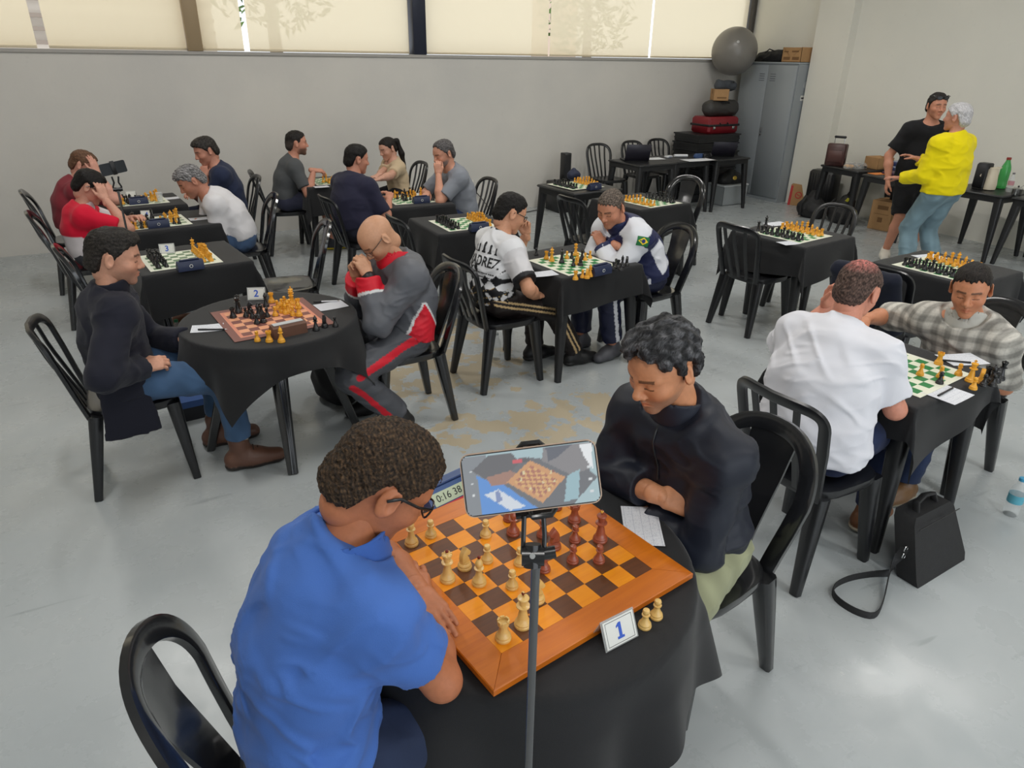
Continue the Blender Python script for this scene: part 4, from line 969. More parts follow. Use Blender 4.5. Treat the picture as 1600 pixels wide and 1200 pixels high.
    cf2 = tr['c']; cloth(tr.get('name', 'trousers'), f, (lambda P: cf2(P, ctx)) if callable(cf2) else cf2, tr.get('m', FABRIC), seed+9, tr.get('amp', .005))
    # ---- shoes
    if 'shoes' in sp:
        so = sp['shoes']
        for k_ in 'LR':
            An = leg[k_][2]; ty = math.radians(sp['legs'][k_].get('toe', 0)); T = V3(math.cos(ty), math.sin(ty), 0); S_ = V3(-math.sin(ty), math.cos(ty), 0); pt = sp['legs'][k_].get('pitch', 0); A0 = V3(An[0], An[1], An[2]-.085)
            T = unit(T+V3(0, 0, -pt)); U_ = np.cross(T, S_); g_ = so.get('big', 1.0); f = Field(); f.rc(A0-T*.045+U_*.045, A0+T*.06+U_*.043, .044*g_, .046*g_, .03).rc(A0+T*.05+U_*.038, A0+T*.155*g_+U_*.028, .046*g_, .036*g_, .04, 'u', S_, 1.15).rc(A0+U_*.05, A0+U_*so.get('h', .095)-T*.01, .044*g_, .046*g_, .03)
            f.rc(A0-T*.045+U_*.03, A0+T*.14*g_+U_*.03, .047*g_, .042*g_, .004, 'u', None, 1, ((A0+U_*.022, U_),))
            f.fn(lambda P: (A0.astype(np.float32)-P)@U_.astype(np.float32), (0, 0, 0), (0, 0, 0), .003, 'i')
            def cs(P): u_ = (P-A0)@U_; return np.where((u_ < .022)[:, None], np.array(so.get('sole', (.02, .02, .02))), np.array(so['c']))
            cloth('shoe', f, cs, LEATHER, 1, 0, h=min(H['cloth'], .008))
            if so.get('sock') is not None:
                f = Field(); f.rc(An+V3(0, 0, -.02), lerp(An, leg[k_][1], .2), .040, .046, .01); cloth('sock', f, so['sock'], FABRIC, 1, 0)
    # ---- hair
    hr = sp.get('hair')
    if hr:
        f = hair_parts(hr); n1 = waves(seed+70, hr.get('lam', .012), 8); n2 = waves(seed+90, hr.get('lam2', .035), 6, hr.get('dir', (1, 1, 1))); a1, a2 = hr.get('a1', .0012), hr.get('a2', .0015)
        HV2, HF2 = f.mesh(hr.get('h', H['head']), lambda P: a1*n1(P)+a2*n2(P))
        c0, c1 = np.array(hr['c']), np.array(hr.get('c2', hr['c'])); nz = np.clip(.5+.5*waves(seed+30, hr.get('clam', .012), 8, hr.get('cdir', (1, 1, 1)))(HV2)+hr.get('bias', 0), 0, 1)[:, None]; cc = c0*(1-nz)+c1*nz
        if 'bald' in hr:
            bc, br_, bcol = hr['bald']; m_ = np.clip(1.35-np.linalg.norm((HV2-np.array(bc))/np.array(br_), axis=1), 0, 1)*np.clip(.75+.5*waves(seed+31, .018, 8, (1, 3, 1))(HV2), 0, 1); cc = cc*(1-m_[:, None])+np.array(bcol)*m_[:, None]
        if 'sidec' in hr:
            m_ = np.clip((.045-HV2[:, 2])/.04, 0, 1)*np.clip((np.abs(HV2[:, 1])-.03)/.03+np.clip(-HV2[:, 0]/.05, 0, 1), 0, 1); m_ = np.clip(m_, 0, 1)*hr.get('sidek', .6); cc = cc*(1-m_[:, None])+np.array(hr['sidec'])*m_[:, None]
        hm_ = np_mesh('hair', (HV2*hs)@Rh.T+head, HF2, cc); at_ = hm_.attributes.new('hco', 'FLOAT_VECTOR', 'POINT'); at_.data.foreach_set('vector', HV2.astype(np.float32).ravel()); link('hair', hm_, hr.get('m', HAIRM if q < 1.05 else HAIR_SOFT), o)
    ctx.update(o=o, shirt=shirt, hs=hs, cloth=cloth, toL=toL, H=H)
    # ---- glasses
    if sp.get('glasses'):
        g = sp['glasses']; M4 = Matrix([list(r*hs)+[h_] for r, h_ in zip(Rh, head)]+[[0, 0, 0, 1]]); e_ = empty('glasses'); e_.parent = o
        hg = (hr.get('side', .005) if hr else .001); r = g.get('r', .0018); up_ = g.get('up', 0.0); fx = g.get('x', .108); cm = g.get('m', BLACKP); zz = .006+up_
        for y in (1, -1):
            pts = [(fx-.010*(math.cos(a)*.5+.5)*0-.35*max(0, abs(.033+.024*math.cos(a))-.03), y*(.033+.024*math.cos(a)*(1)), zz+.018*math.copysign(abs(math.sin(a))**.7, math.sin(a))) for a in [2*PI*i/16 for i in range(16)]]
            mb = MB(); mb.tube([M4 @ Vector(p) for p in pts], r*hs, 6, closed=True); mb.build('rim', cm, e_)
            mb = MB(); mb.add([M4 @ Vector(p) for p in pts], [tuple(range(16))]); mb.build('lens', g.get('lens', LENS), e_)
            tubes('temple', [([(fx-.012, y*.058, zz+.010), (.05, y*(.074+hg*.9), zz+.012), (.0, y*(.079+hg), zz+.014), (-.022, y*(.080+hg), zz-.002)], r*g.get('tk', 1.25)*hs)], e_, cm, M4)
        tubes('bridge', [([(fx+.001, .009, zz+.006), (fx+.004, 0, zz+.009), (fx+.001, -.009, zz+.006)], r*hs)], e_, cm, M4)
    return ctx
# ================================================================== the players
def at_y(u, v, y):
    d = _fw + CR*((u-800)/1096.0) - CU*((v-600)/1096.0); t = y/d.y; return tuple(Vector((0, 0, CAM_H))+d*t)
def at_zz(u, v, z): return tuple(px(u, v, z))
def local(pos, yaw, p):
    a = math.radians(yaw); dx, dy = p[0]-pos[0], p[1]-pos[1]; return (dx*math.cos(a)+dy*math.sin(a), -dx*math.sin(a)+dy*math.cos(a), p[2])
def sc(*c): return np.array(srgb(*c))
def flat(c): c = np.array(c); return lambda P, X: np.tile(c, (len(P), 1))
BLUEJ, DARKJ = sc(62, 88, 122), sc(30, 38, 58)
def denim(c, seed=3):
    c = np.array(c); f = waves(seed, .10, 5)
    return lambda P, X: c*(1+.16*np.clip(f(P), -1, 1))[:, None]
SEAT = dict(L=dict(t=(.46, .13, .09)), R=dict(t=(.44, -.13, .09)))
BLKSHOE = dict(c=sc(26, 26, 28), sole=sc(20, 20, 20))
short_black = dict(th=.010, side=.005, c=(.006, .005, .0045), c2=(.014, .012, .011), a1=.0008, a2=.001)

# 1 man in the blue polo, leaning over the wooden board
pos, yaw = (.155, 1.21), 4
def c_polo(P, X):
    c = np.tile(sc(68, 106, 178), (len(P), 1)); f = waves(8, .2, 4)(P); return c*(1+.04*f)[:, None]
P1 = person(dict(label='man in a blue polo shirt and black glasses leaning over the wooden chessboard', pos=pos, yaw=yaw, head=at_y(597, 752, 1.22), look=(-6, 42, 4), slouch=.075, hip=.55, bw=1.10, girth=1.13, hs=1.06, seed=11,
    res=dict(body=.007, cloth=.0055, head=.0026, hand=.0026), skin=sc(176, 110, 76), brow=(.015, .01, .008), stubble=.15, jaw=1.06,
    arms=dict(R=dict(t=local(pos, yaw, (.46, 1.26, .772)), E=at_zz(684, 1058, .765), n=(0, 0, 1), c=.2), L=dict(t=local(pos, yaw, at_zz(655, 925, .795)), e=(.2, 1, -.4), d=local((0, 0), yaw, tuple(Vector(at_zz(716, 1000, .77))-Vector(at_zz(655, 925, .77)))), n=(0, 0, 1), c=.12, sp=.02, th=.25)),
    legs=dict(L=dict(t=(.55, .14, .09)), R=dict(t=(.5, -.16, .09))), sh=dict(R=(.02, .015, -.01), L=(.03, -.03, -.045)),
    shirt=dict(c=c_polo, sleeve=.60, e=.015, hem=-.02, amp=.0075, flare=.010, collar=dict(c=sc(58, 94, 166), h=.055, r=(.096, .078), tilt=.05, slope=.25), name='polo_shirt'),
    trousers=dict(c=denim(sc(38, 48, 72)), name='jeans'), shoes=BLKSHOE,
    hair=dict(th=.014, side=.010, c=(.020, .014, .010), c2=(.085, .050, .026), bias=-.25, clam=.009, lam=.0115, a1=.0017, lam2=.03, a2=.001, h=.0026, m=HAIR_CURL), glasses=dict(r=.0022, tk=1.5)))

# 2 man in the navy pullover, arms folded
pos, yaw = (1.46, 1.37), 187
P2 = person(dict(label='grey-haired man in a navy zip pullover with folded arms at the wooden board', pos=pos, yaw=yaw, head=at_y(1037, 572, 1.36), look=(-2, 27, -2), slouch=.05, hip=.55, sh=dict(L=(0, 0, -.02), R=(0, 0, -.02)), seed=22, bw=1.06, girth=1.04,
    res=dict(body=.007, cloth=.0055, head=.0024, hand=.003), skin=sc(200, 138, 100), brow=(.012, .010, .009), stubble=.45, stubc=(.16, .13, .11),
    arms=dict(L=dict(t=local(pos, yaw, at_y(985, 785, 1.44)), E=at_y(1094, 856, 1.20), d=(-.75, -.6, .3), n=(.7, -.4, .5), c=.5), R=dict(t=local(pos, yaw, at_y(1064, 788, 1.235)), E=at_y(946, 738, 1.58), d=(-.6, .75, -.2), n=(.8, .3, .6), c=.6)),
    legs=dict(L=dict(t=local(pos, yaw, (1.00, 1.10, .09)), e=(1, .5, .6), toe=10), R=dict(t=(.42, -.12, .09))),
    shirt=dict(c=flat(sc(26, 30, 42)), sleeve=1.70, e=.016, hem=-.05, amp=.006, neck=.02, collar=dict(c=sc(28, 32, 45), h=.040, r=(.078, .071), tilt=.15, slope=.45), name='pullover', m=SATIN, flare=.004),
    trousers=dict(c=denim(sc(146, 148, 118)), to=.98, name='cargo_shorts', wide=.01, e=.02), shoes=dict(c=sc(40, 40, 42), sole=sc(220, 205, 170)),
    hair=dict(th=.026, side=.012, vol=.024, part=-.012, c=(.014, .014, .015), c2=(.085, .085, .09), bias=-.15, clam=.03, lam=.016, a1=.0012, lam2=.038, a2=.0050, h=.0026, recede=.012, taper=1.3, m=HAIR_WAVY, sidec=(.012, .012, .013))))
# zip down the chest
X = P2; pts_ = []
vs_ = [v.co.copy() for v in X['shirt'].data.vertices]; bv_ = BVHTree.FromPolygons(vs_, [tuple(q_.vertices) for q_ in X['shirt'].data.polygons])
for t_ in np.linspace(.97, .60, 9):
    p_ = X['Sp'](t_)+X['fwd']*.5; h_ = bv_.ray_cast(Vector(p_), Vector(-X['fwd']), 1.0)
    if h_[0] is not None: pts_.append(h_[0]+Vector(X['fwd'])*.002)
if len(pts_) > 3: mb = MB(); mb.tube(pts_, .0035, 6); mb.build('zip', mat('zip_black', (.01, .01, .012), .4), X['shirt'])
# 3 man in the dark fleece at the round table
pos, yaw = (-.13, 3.60), 2
P3 = person(dict(label='man in a dark navy fleece jacket and jeans at the round table', pos=pos, yaw=yaw, head=at_y(178, 402, 3.58), look=(-8, 14, 0), slouch=.05, seed=33, bw=1.06, girth=1.06, res=dict(head=.0035, hand=.0038),
    skin=sc(204, 150, 124), brow=(.02, .015, .012), stubble=.35, arms=dict(R=dict(t=local(pos, yaw, at_y(222, 574, 3.42)), e=(-.4, -.8, -1), d=(.95, .15, .05), n=(.1, -.7, .8), c=.75), L=dict(t=local(pos, yaw, (.16, 3.62, .68)), e=(-.2, 1, -1), d=(.6, -.6, -.2), c=.8)),
    legs=dict(R=dict(t=(.44, -.17, .09), toe=-8), L=dict(t=(.38, .14, .09))),
    shirt=dict(c=flat(sc(30, 31, 42)), sleeve=1.95, e=.02, hem=-.06, neck=.02, collar=dict(c=sc(30, 31, 42), h=.065, tilt=.15, slope=.2), name='fleece_jacket', flare=.006),
    trousers=dict(c=denim(sc(66, 92, 124)), name='jeans', to=1.78, wide=.006), shoes=dict(c=sc(98, 66, 52), sole=sc(34, 26, 22), h=.15, sock=sc(196, 190, 176), big=1.12),
    hair=dict(th=.018, side=.009, vol=.008, c=(.009, .0075, .0065), c2=(.028, .024, .02), lam2=.04, a2=.002, low=.01, sidec=(.04, .033, .03), sidek=.3)))
X = P3
for k_ in 'LR':
    An = X['leg'][k_][2]; ty = math.radians(-8 if k_ == 'R' else 0); T_ = V3(math.cos(ty), math.sin(ty), 0); S_ = V3(-math.sin(ty), math.cos(ty), 0)
    for q_ in range(4):
        c_ = An+T_*(.035+.022*q_)+V3(0, 0, .034-.013*q_); mb = MB(); mb.tube([tuple(c_-S_*.028+V3(0, 0, -.010)), tuple(c_+V3(0, 0, .008)), tuple(c_+S_*.028+V3(0, 0, -.010))], .0035, 6); mb.build('lace', mat('lace_brown', srgb(52, 38, 30), .7), X['o'])
f = Field(); f.rc(V3(-.02, -.185, .56), V3(-.02, -.205, .33), .10, .12, .02, 'u', V3(0, 1, 0), .22, ((V3(0, 0, .335), V3(0, 0, -1)),)); X['cloth']('jacket_flap', f, sc(30, 31, 42), FABRIC, 35, .004)

# 4 bald man in the grey and red tracksuit
pos, yaw = (1.30, 3.60), 182
RED, GREY, WHITE = sc(205, 24, 44), sc(92, 94, 100), sc(214, 214, 214)
def c_track(P, X):
    c = np.tile(GREY, (len(P), 1)); Sp = X['Sp']
    t, d = X['seg'](P, Sp(0), Sp(.9)); lat = P[:, 1]; fx = (P-Sp(.3))@X['fwd']
    k_ = np.clip(1-t/.52, 0, 1); fb, bb = .0+.13*k_, -.02-.10*k_
    side = (np.abs(lat) > .055) & (fx < fb) & (fx > bb) & (t < .52); pipe = (np.abs(lat) > .055) & (t < .54) & ((np.abs(fx-fb) < .007) | (np.abs(fx-bb) < .007))
    for k in 'LR':
        a, b, e = X['arm'][k]; ta, da = X['seg'](P, b, e); tu, du = X['seg'](P, a, b)
        side &= ~((da < .075) | ((du < .075) & (tu < .9))); pipe &= ~((da < .08) | ((du < .08) & (tu < .9)))
    c[side] = RED; c[pipe] = WHITE
    for k in 'LR':
        a, b, e = X['arm'][k]; ta, da = X['seg'](P, b, e); m = (da < .075) & (ta > .62); c[m] = RED; c[(da < .075) & (np.abs(ta-.62) < .03)] = WHITE
    return c
def c_trackp(P, X):
    c = np.tile(sc(78, 80, 86), (len(P), 1))
    for k, sg in (('L', 1), ('R', -1)):
        a, b, e = X['leg'][k]
        for (p, q_) in ((a, b), (b, e)):
            t, d = X['seg'](P, p, q_); n = unit(np.cross(q_-p, V3(1, 0, .8))); n = n if n[1]*sg > 0 else -n; r = P-p-np.outer(np.clip(t, 0, 1), q_-p); al = (r@n)/(np.linalg.norm(r, axis=1)+1e-6)
            m = (al > .975) & (d < .12) & (t > -.1) & (t < 1.1); c[m] = RED
    return c
P4 = person(dict(label='bald man in a grey and red tracksuit with clasped hands at the round table', pos=pos, yaw=yaw, head=at_y(591, 372, 3.62), look=(6, 48, 2), slouch=.10, seed=44, bw=1.06, girth=1.08, res=dict(head=.0035, hand=.0036, cloth=.007),
    skin=sc(198, 148, 116), stubble=.12, arms=dict(L=dict(t=local(pos, yaw, at_y(575, 430, 3.54)), e=(-.2, .7, -1.2), d=(.35, -.25, .9), n=(-.2, .9, .2), c=1.15, th=.6), R=dict(t=local(pos, yaw, at_y(557, 432, 3.66)), e=(-.1, -.7, -1.2), d=(.2, .25, .95), n=(.2, -.9, .2), c=1.0)),
    legs=dict(L=dict(t=(.12, .16, .09), e=(1, .2, .5), toe=8), R=dict(t=(.16, -.14, .09))),
    shirt=dict(c=c_track, sleeve=1.93, e=.022, hem=-.03, neck=.02, collar=dict(c=RED, h=.07, r=(.098, .080), tilt=.0, slope=.35), name='track_jacket', m=SATIN, flare=.008, amp=.006),
    trousers=dict(c=c_trackp, name='track_trousers', m=SATIN, e=.018, to=1.9, wide=.01, amp=.006), shoes=dict(c=sc(28, 28, 30), sole=sc(30, 30, 30), sock=sc(190, 190, 190)),
    hair=None, glasses=dict(r=.0013, m=mat('thin_frame', (.02, .02, .022), .3))))
X = P4; b_, e_ = X['arm']['L'][1], X['arm']['L'][2]; f = Field(); d_ = unit(e_-b_); f.rc(e_-d_*.026, e_-d_*.012, .036, .036, .004); w_ = X['cloth']('wristwatch', f, sc(24, 24, 26), LEATHER, 1, 0, h=.004)

# 5 red and white shirt, head in hand
pos, yaw = (-.27, 6.33), 2
def c_rw(P, X):
    c = np.tile(sc(206, 22, 52), (len(P), 1)); t, d = X['seg'](P, X['Sp'](0), X['Sp'](.95)); r = P-X['Sp'](.5); fx = r@X['fwd']
    c[(t < .44) & (fx < .02+.1*t)] = sc(214, 206, 208); pass
    a, b, e = X['arm']['L']; tt, dd = X['seg'](P, a, b); c[(dd < .08) & (tt > .3)] = sc(214, 206, 208)
    return c
person(dict(label='dark-haired player in a red and white shirt holding his forehead', pos=pos, yaw=yaw, head=at_y(140, 292, 6.33), look=(-6, 32, 0), slouch=.08, seed=55, q=1.2, skin=sc(204, 150, 128),
    arms=dict(R=dict(t=local(pos, yaw, at_y(165, 312, 6.22)), e=(.4, -.6, -1.2), d=(-.15, .25, 1), n=(.5, -.9, 0), c=.25), L=dict(t=(.36, .02, .77), e=(.2, 1, -.6), c=.5)), legs=SEAT,
    shirt=dict(c=c_rw, sleeve=.75, e=.015, collar=dict(c=sc(214, 206, 208), h=.03)), trousers=dict(c=flat(sc(60, 60, 66))), shoes=BLKSHOE, hair=dict(short_black, th=.016, side=.009), glasses=dict(r=.002)))
# 6 dark red shirt
pos, yaw = (-.38, 7.36), 2
person(dict(label='brown-haired player in a dark red shirt behind the red and white shirt', pos=pos, yaw=yaw, head=at_y(131, 258, 7.36), look=(-18, 28, 0), slouch=.09, seed=66, q=1.25, skin=sc(206, 150, 130), bw=1.08, girth=1.1,
    arms=dict(R=dict(t=local(pos, yaw, at_y(152, 272, 7.25)), e=(.4, -.6, -1.2), d=(-.1, .2, 1), n=(.6, -.8, 0), c=.2), L=dict(t=(.36, .05, .77), e=(.2, 1, -.6), c=.5)), legs=SEAT,
    shirt=dict(c=flat(sc(128, 44, 54)), sleeve=.75, e=.016), trousers=dict(c=flat(sc(50, 50, 58))), shoes=BLKSHOE, hair=dict(th=.010, side=.005, c=sc(96, 66, 50)*.7, c2=sc(128, 96, 74)*.7)))
# 7 white shirt, grey hair
pos, yaw = (.86, 6.37), 180
person(dict(label='grey-haired man in a white shirt and jeans bending over the board', pos=pos, yaw=yaw, head=at_y(299, 283, 6.40), look=(4, 34, 0), slouch=.09, seed=77, q=1.15, skin=sc(188, 128, 104), bw=1.06, girth=1.14, belly=.02,
    arms=dict(L=dict(t=(.33, .0, .67), e=(-.3, .6, -1), d=(.5, -.8, 0), c=.6), R=dict(t=(.33, .02, .70), e=(-.2, -.8, -1), d=(.3, .9, 0), c=.6)), legs=SEAT,
    shirt=dict(c=flat(sc(214, 212, 214)), sleeve=.78, e=.015, hem=-.03), trousers=dict(c=denim(sc(70, 92, 124)), name='jeans'), shoes=BLKSHOE, stubble=.2,
    hair=dict(th=.016, side=.007, c=(.06, .058, .058), c2=(.30, .29, .29), vol=.006, lam2=.02, a2=.0025)))
# 8 navy shirt by the wall
pos, yaw = (.97, 7.45), 182
person(dict(label='man in a navy shirt with his hand at his chin by the wall', pos=pos, yaw=yaw, head=at_y(322, 236, 7.45), look=(8, 22, 0), slouch=.06, seed=88, q=1.25, skin=sc(196, 138, 116), bw=1.08, girth=1.12,
    arms=dict(L=dict(t=(.20, .04, .90), e=(-.2, .8, -1), d=(.0, -.2, 1), n=(.4, .8, 0), c=1.0), R=dict(t=(.34, .05, .74), e=(-.2, -.8, -1), c=.6)), legs=SEAT,
    shirt=dict(c=flat(sc(38, 46, 70)), sleeve=.8, e=.016), trousers=dict(c=flat(sc(36, 40, 58))), shoes=BLKSHOE, hair=dict(short_black, th=.016, side=.008, vol=.008, c2=(.05, .045, .04))))
# 9 charcoal shirt, bearded, moving a piece
pos, yaw = (1.58, 7.87), -4
person(dict(label='bearded man in a charcoal shirt raising his hand over the far board', pos=pos, yaw=yaw, head=at_y(463, 224, 7.82), look=(2, 4, 0), slouch=.06, seed=99, q=1.25, skin=sc(202, 142, 118), stubble=.8, stubc=(.04, .032, .028),
    arms=dict(R=dict(t=local(pos, yaw, at_y(490, 266, 7.62)), e=(.2, -.5, -1.2), d=(1, 0, -.1), n=(0, -.3, 1), c=.8), L=dict(t=(.28, .06, .60), e=(-.2, .9, -.8), c=.4)), legs=SEAT,
    shirt=dict(c=flat(sc(84, 86, 88)), sleeve=.72, e=.014), trousers=dict(c=flat(sc(56, 58, 76)), to=.97, name='shorts', e=.016), shoes=dict(c=sc(40, 42, 50), sole=sc(200, 176, 40)), hair=dict(th=.012, side=.003, c=(.012, .010, .009), c2=(.02, .017, .015), sidec=(.09, .07, .06), sidek=.5)))
# 10 broad man in navy, back turned
pos, yaw = (1.85, 6.25), 20
person(dict(label='broad dark-haired man in a navy shirt with his back half turned', pos=pos, yaw=yaw, head=at_y(557, 249, 6.40), look=(-14, 12, 0), slouch=.06, seed=110, q=1.2, skin=sc(196, 136, 112), bw=1.16, girth=1.28, jaw=1.08,
    arms=dict(R=dict(t=(.33, -.08, .77), e=(-.2, -.8, -1), c=.5), L=dict(t=(.33, .12, .77), e=(-.2, .8, -1), c=.5)), legs=SEAT,
    shirt=dict(c=flat(sc(38, 38, 58)), sleeve=.85, e=.018, hem=-.03), trousers=dict(c=flat(sc(34, 36, 48))), shoes=BLKSHOE, hair=dict(short_black, th=.016, side=.008)))
# 11 woman with the ponytail
pos, yaw = (2.82, 7.76), 184
P11 = person(dict(label='woman with a long dark ponytail in a beige shirt writing at the far board', pos=pos, yaw=yaw, head=at_y(606, 232, 7.78), look=(10, 22, 0), slouch=.03, seed=121, q=1.2, s=.93, bw=.88, girth=.85, skin=sc(206, 156, 134), jaw=.9, nose=.97,
    arms=dict(L=dict(t=local(pos, yaw, at_zz(588, 283, .79)), e=(-.3, .6, -1), d=(1, -.2, -.2), c=.5), R=dict(t=local(pos, yaw, at_zz(586, 279, .79)), e=(-.2, -.8, -1), d=(1, .1, -.2), c=.6)), legs=SEAT,
    shirt=dict(c=flat(sc(202, 180, 148)), sleeve=.72, e=.013), trousers=dict(c=flat(sc(30, 30, 36))), shoes=BLKSHOE, hair=dict(th=.007, side=.004, c=(.013, .010, .009), c2=(.022, .018, .016), a2=.0006)))
X = P11; f = Field(); B_ = X['head']+X['Rh']@V3(-.105, .0, .045); f.rc(B_+X['Rh']@V3(.02, 0, 0), B_+V3(-.035, .01, -.01), .022, .026, .02).rc(B_+V3(-.035, .01, -.01), B_+V3(-.075, .03, -.14), .026, .03, .02).rc(B_+V3(-.075, .03, -.14), B_+V3(-.10, .05, -.36), .03, .012, .02); g = X['cloth']('ponytail', f, (.014, .011, .010), HAIRM, 3, .003)
# 12 grey shirt, face in hand
pos, yaw = (2.98, 6.42), 180
person(dict(label='bearded man in a grey shirt resting his face on his hand', pos=pos, yaw=yaw, head=at_y(693, 240, 6.42), look=(10, 22, 0), slouch=.07, seed=132, q=1.1, skin=sc(206, 148, 122), stubble=.85, stubc=(.17, .15, .14), bw=1.06, girth=1.12, belly=.02,
    arms=dict(L=dict(t=local(pos, yaw, at_y(685, 272, 6.32)), e=(.3, .6, -1.3), d=(.05, -.1, 1), n=(.4, .9, 0), c=.9), R=dict(t=(.36, .0, .77), e=(.2, -1, -.6), d=(.5, .8, 0), c=.4)), legs=SEAT,
    shirt=dict(c=flat(sc(132, 136, 144)), sleeve=.78, e=.016), trousers=dict(c=denim(sc(48, 60, 92)), name='jeans'), shoes=BLKSHOE, hair=dict(th=.012, side=.008, recede=.022, c=(.03, .028, .027), c2=(.14, .13, .13), low=.02)))
# 13 the boy
pos, yaw = (2.02, 3.88), 3
def c_boy(P, X):
    Sp = X['Sp']; t, d = X['seg'](P, Sp(0), Sp(.95)); c = np.tile(sc(222, 222, 224), (len(P), 1)); y = P[:, 1]; u = (P[:, 2]-Sp(.3)[2])
    a_, b_ = (y+u)/.070, (y-u)/.070; chk = (np.floor(a_)+np.floor(b_)) % 2 > .5
    edge = .50+.10*np.sin(y*23)+.06*np.sin(y*61+1); low = t < edge; c[low & chk] = sc(26, 26, 30)
    n = waves(4, .07, 6)(P); bot = (t < .2) & (n > -.3); c[bot] = sc(22, 22, 26); gl = (t < .24) & (np.abs(waves(9, .09, 5)(P)) < .05); c[gl] = sc(190, 158, 96)
    for k in 'LR':
        a, b, e = X['arm'][k]; tt, dd = X['seg'](P, a, b); sl = (dd < .085) & (tt > .12); c[sl] = sc(206, 204, 206); c[sl & (tt > .70)] = sc(24, 24, 28)
    c[np.linalg.norm(P-X['Nk'], axis=1) < .082] = sc(28, 28, 32)
    return c
def c_boyp(P, X):
    c = np.tile(sc(34, 28, 28), (len(P), 1)); a, b, e = X['leg']['R']
    for (p, q_) in ((a, b), (b, e)):
        t, d = X['seg'](P, p, q_); n = unit(np.cross(q_-p, V3(1, 0, .8))); n = n if n[1] < 0 else -n; r = P-p-np.outer(np.clip(t, 0, 1), q_-p); r2 = r-np.outer(r@unit(q_-p), unit(q_-p)); sx = (r2@unit(np.cross(n, q_-p)))/.075
        m = ((np.abs(sx-.2) < .09) | (np.abs(sx+.2) < .09)) & ((r@n) > .03) & (d < .11); c[m] = sc(206, 176, 128)
    return c
P13 = person(dict(label='boy in a black and white chess shirt with his hand at his mouth', pos=pos, yaw=yaw, head=at_y(797, 333, 3.92), look=(-10, 26, 0), slouch=.06, seed=143, s=.95, bw=.94, girth=.92, skin=sc(204, 148, 116), res=dict(head=.0036, hand=.0036, cloth=.006),
    arms=dict(R=dict(t=local(pos, yaw, at_y(838, 462, 3.72)), e=(-.1, -.9, -.7), d=(.9, .3, -.1), n=(0, -.2, 1), c=1.25, th=.1), L=dict(t=local(pos, yaw, at_y(822, 366, 3.98)), e=(.5, .5, -1.3), d=(-.15, -.1, 1), n=(.6, .6, 0), c=1.1)),
    legs=dict(R=dict(t=(.60, -.12, .09), toe=-5), L=dict(t=(.40, .10, .09))),
    shirt=dict(c=c_boy, sleeve=.80, e=.016, hem=-.02, flare=.016, m=SATIN), trousers=dict(c=c_boyp, m=SATIN, e=.014), shoes=dict(c=sc(24, 24, 26), sole=sc(28, 28, 28), sock=sc(230, 230, 230)),
    hair=dict(short_black, th=.015, side=.005), glasses=dict(r=.002)))
# printed lettering and little pieces on the back of the boy's shirt
def project_on(shirt, me, M, name, m, off=.003):
    vs = [v.co.copy() for v in shirt.data.vertices]; ps = [tuple(p.vertices) for p in shirt.data.polygons]; bvh = BVHTree.FromPolygons(vs, ps)
    d = (M.to_3x3() @ Vector((0, 0, -1))).normalized()
    for v in me.vertices:
        p = M @ Vector((v.co.x, v.co.y, 0)); h = bvh.ray_cast(p, d, 2.0)
        v.co = (h[0]-d*off) if h[0] is not None else p
    return link(name, me, m, shirt)
INK = mat('black_ink', (.012, .012, .014), .6)
X = P13; ctr = X['Sp'](.74)+V3(-.45, -.115, .075); zx = unit(V3(-1, -.22, .30)); xx = unit(np.cross(V3(0, 0, 1), zx)); yy = np.cross(zx, xx); MM = Matrix([[xx[i], yy[i], zx[i], ctr[i]] for i in range(3)]+[[0, 0, 0, 1]])
project_on(X['shirt'], text_mesh('XADREZ', .088, 0, True), MM @ Matrix.Translation((0, -.01, 0)) @ Matrix.Diagonal((.78, 1, 1, 1)), 'lettering', INK)
def silhouette(h):
    pr = [(.5, 0), (.5, .12), (.28, .2), (.2, .6), (.34, .64), (.2, .68), (.3, .84), (.12, 1.0)]; o = [(a*h*.45, b*h) for a, b in pr]; o += [(-a, b) for a, b in reversed(o)]
    me = bpy.data.meshes.new('print'); me.from_pydata([(a, b, 0) for a, b in o], [], [(i, i+1, len(o)-2-i, len(o)-1-i) for i in range(len(pr)-1)]); return me
for i, hh in enumerate((.045, .052, .07, .058, .045)): project_on(X['shirt'], silhouette(hh), MM @ Matrix.Translation(((i-2)*.047, .045, 0)), 'printed_chess_piece', INK)
for j in range(2):
    me_ = bpy.data.meshes.new('print'); v_, f_, x_ = [], [], -.115; r_ = random.Random(j)
    while x_ < .115:
        w_ = r_.uniform(.004, .009); n_ = len(v_); v_ += [(x_, -.004, 0), (x_+w_, -.004, 0), (x_+w_, .004, 0), (x_, .004, 0)]; f_.append((n_, n_+1, n_+2, n_+3)); x_ += w_+(.008 if r_.random() < .2 else .003)
    me_.from_pydata(v_, [], f_); project_on(X['shirt'], me_, MM @ Matrix.Translation((0, -.078-.024*j, 0)), 'fine_print', INK)

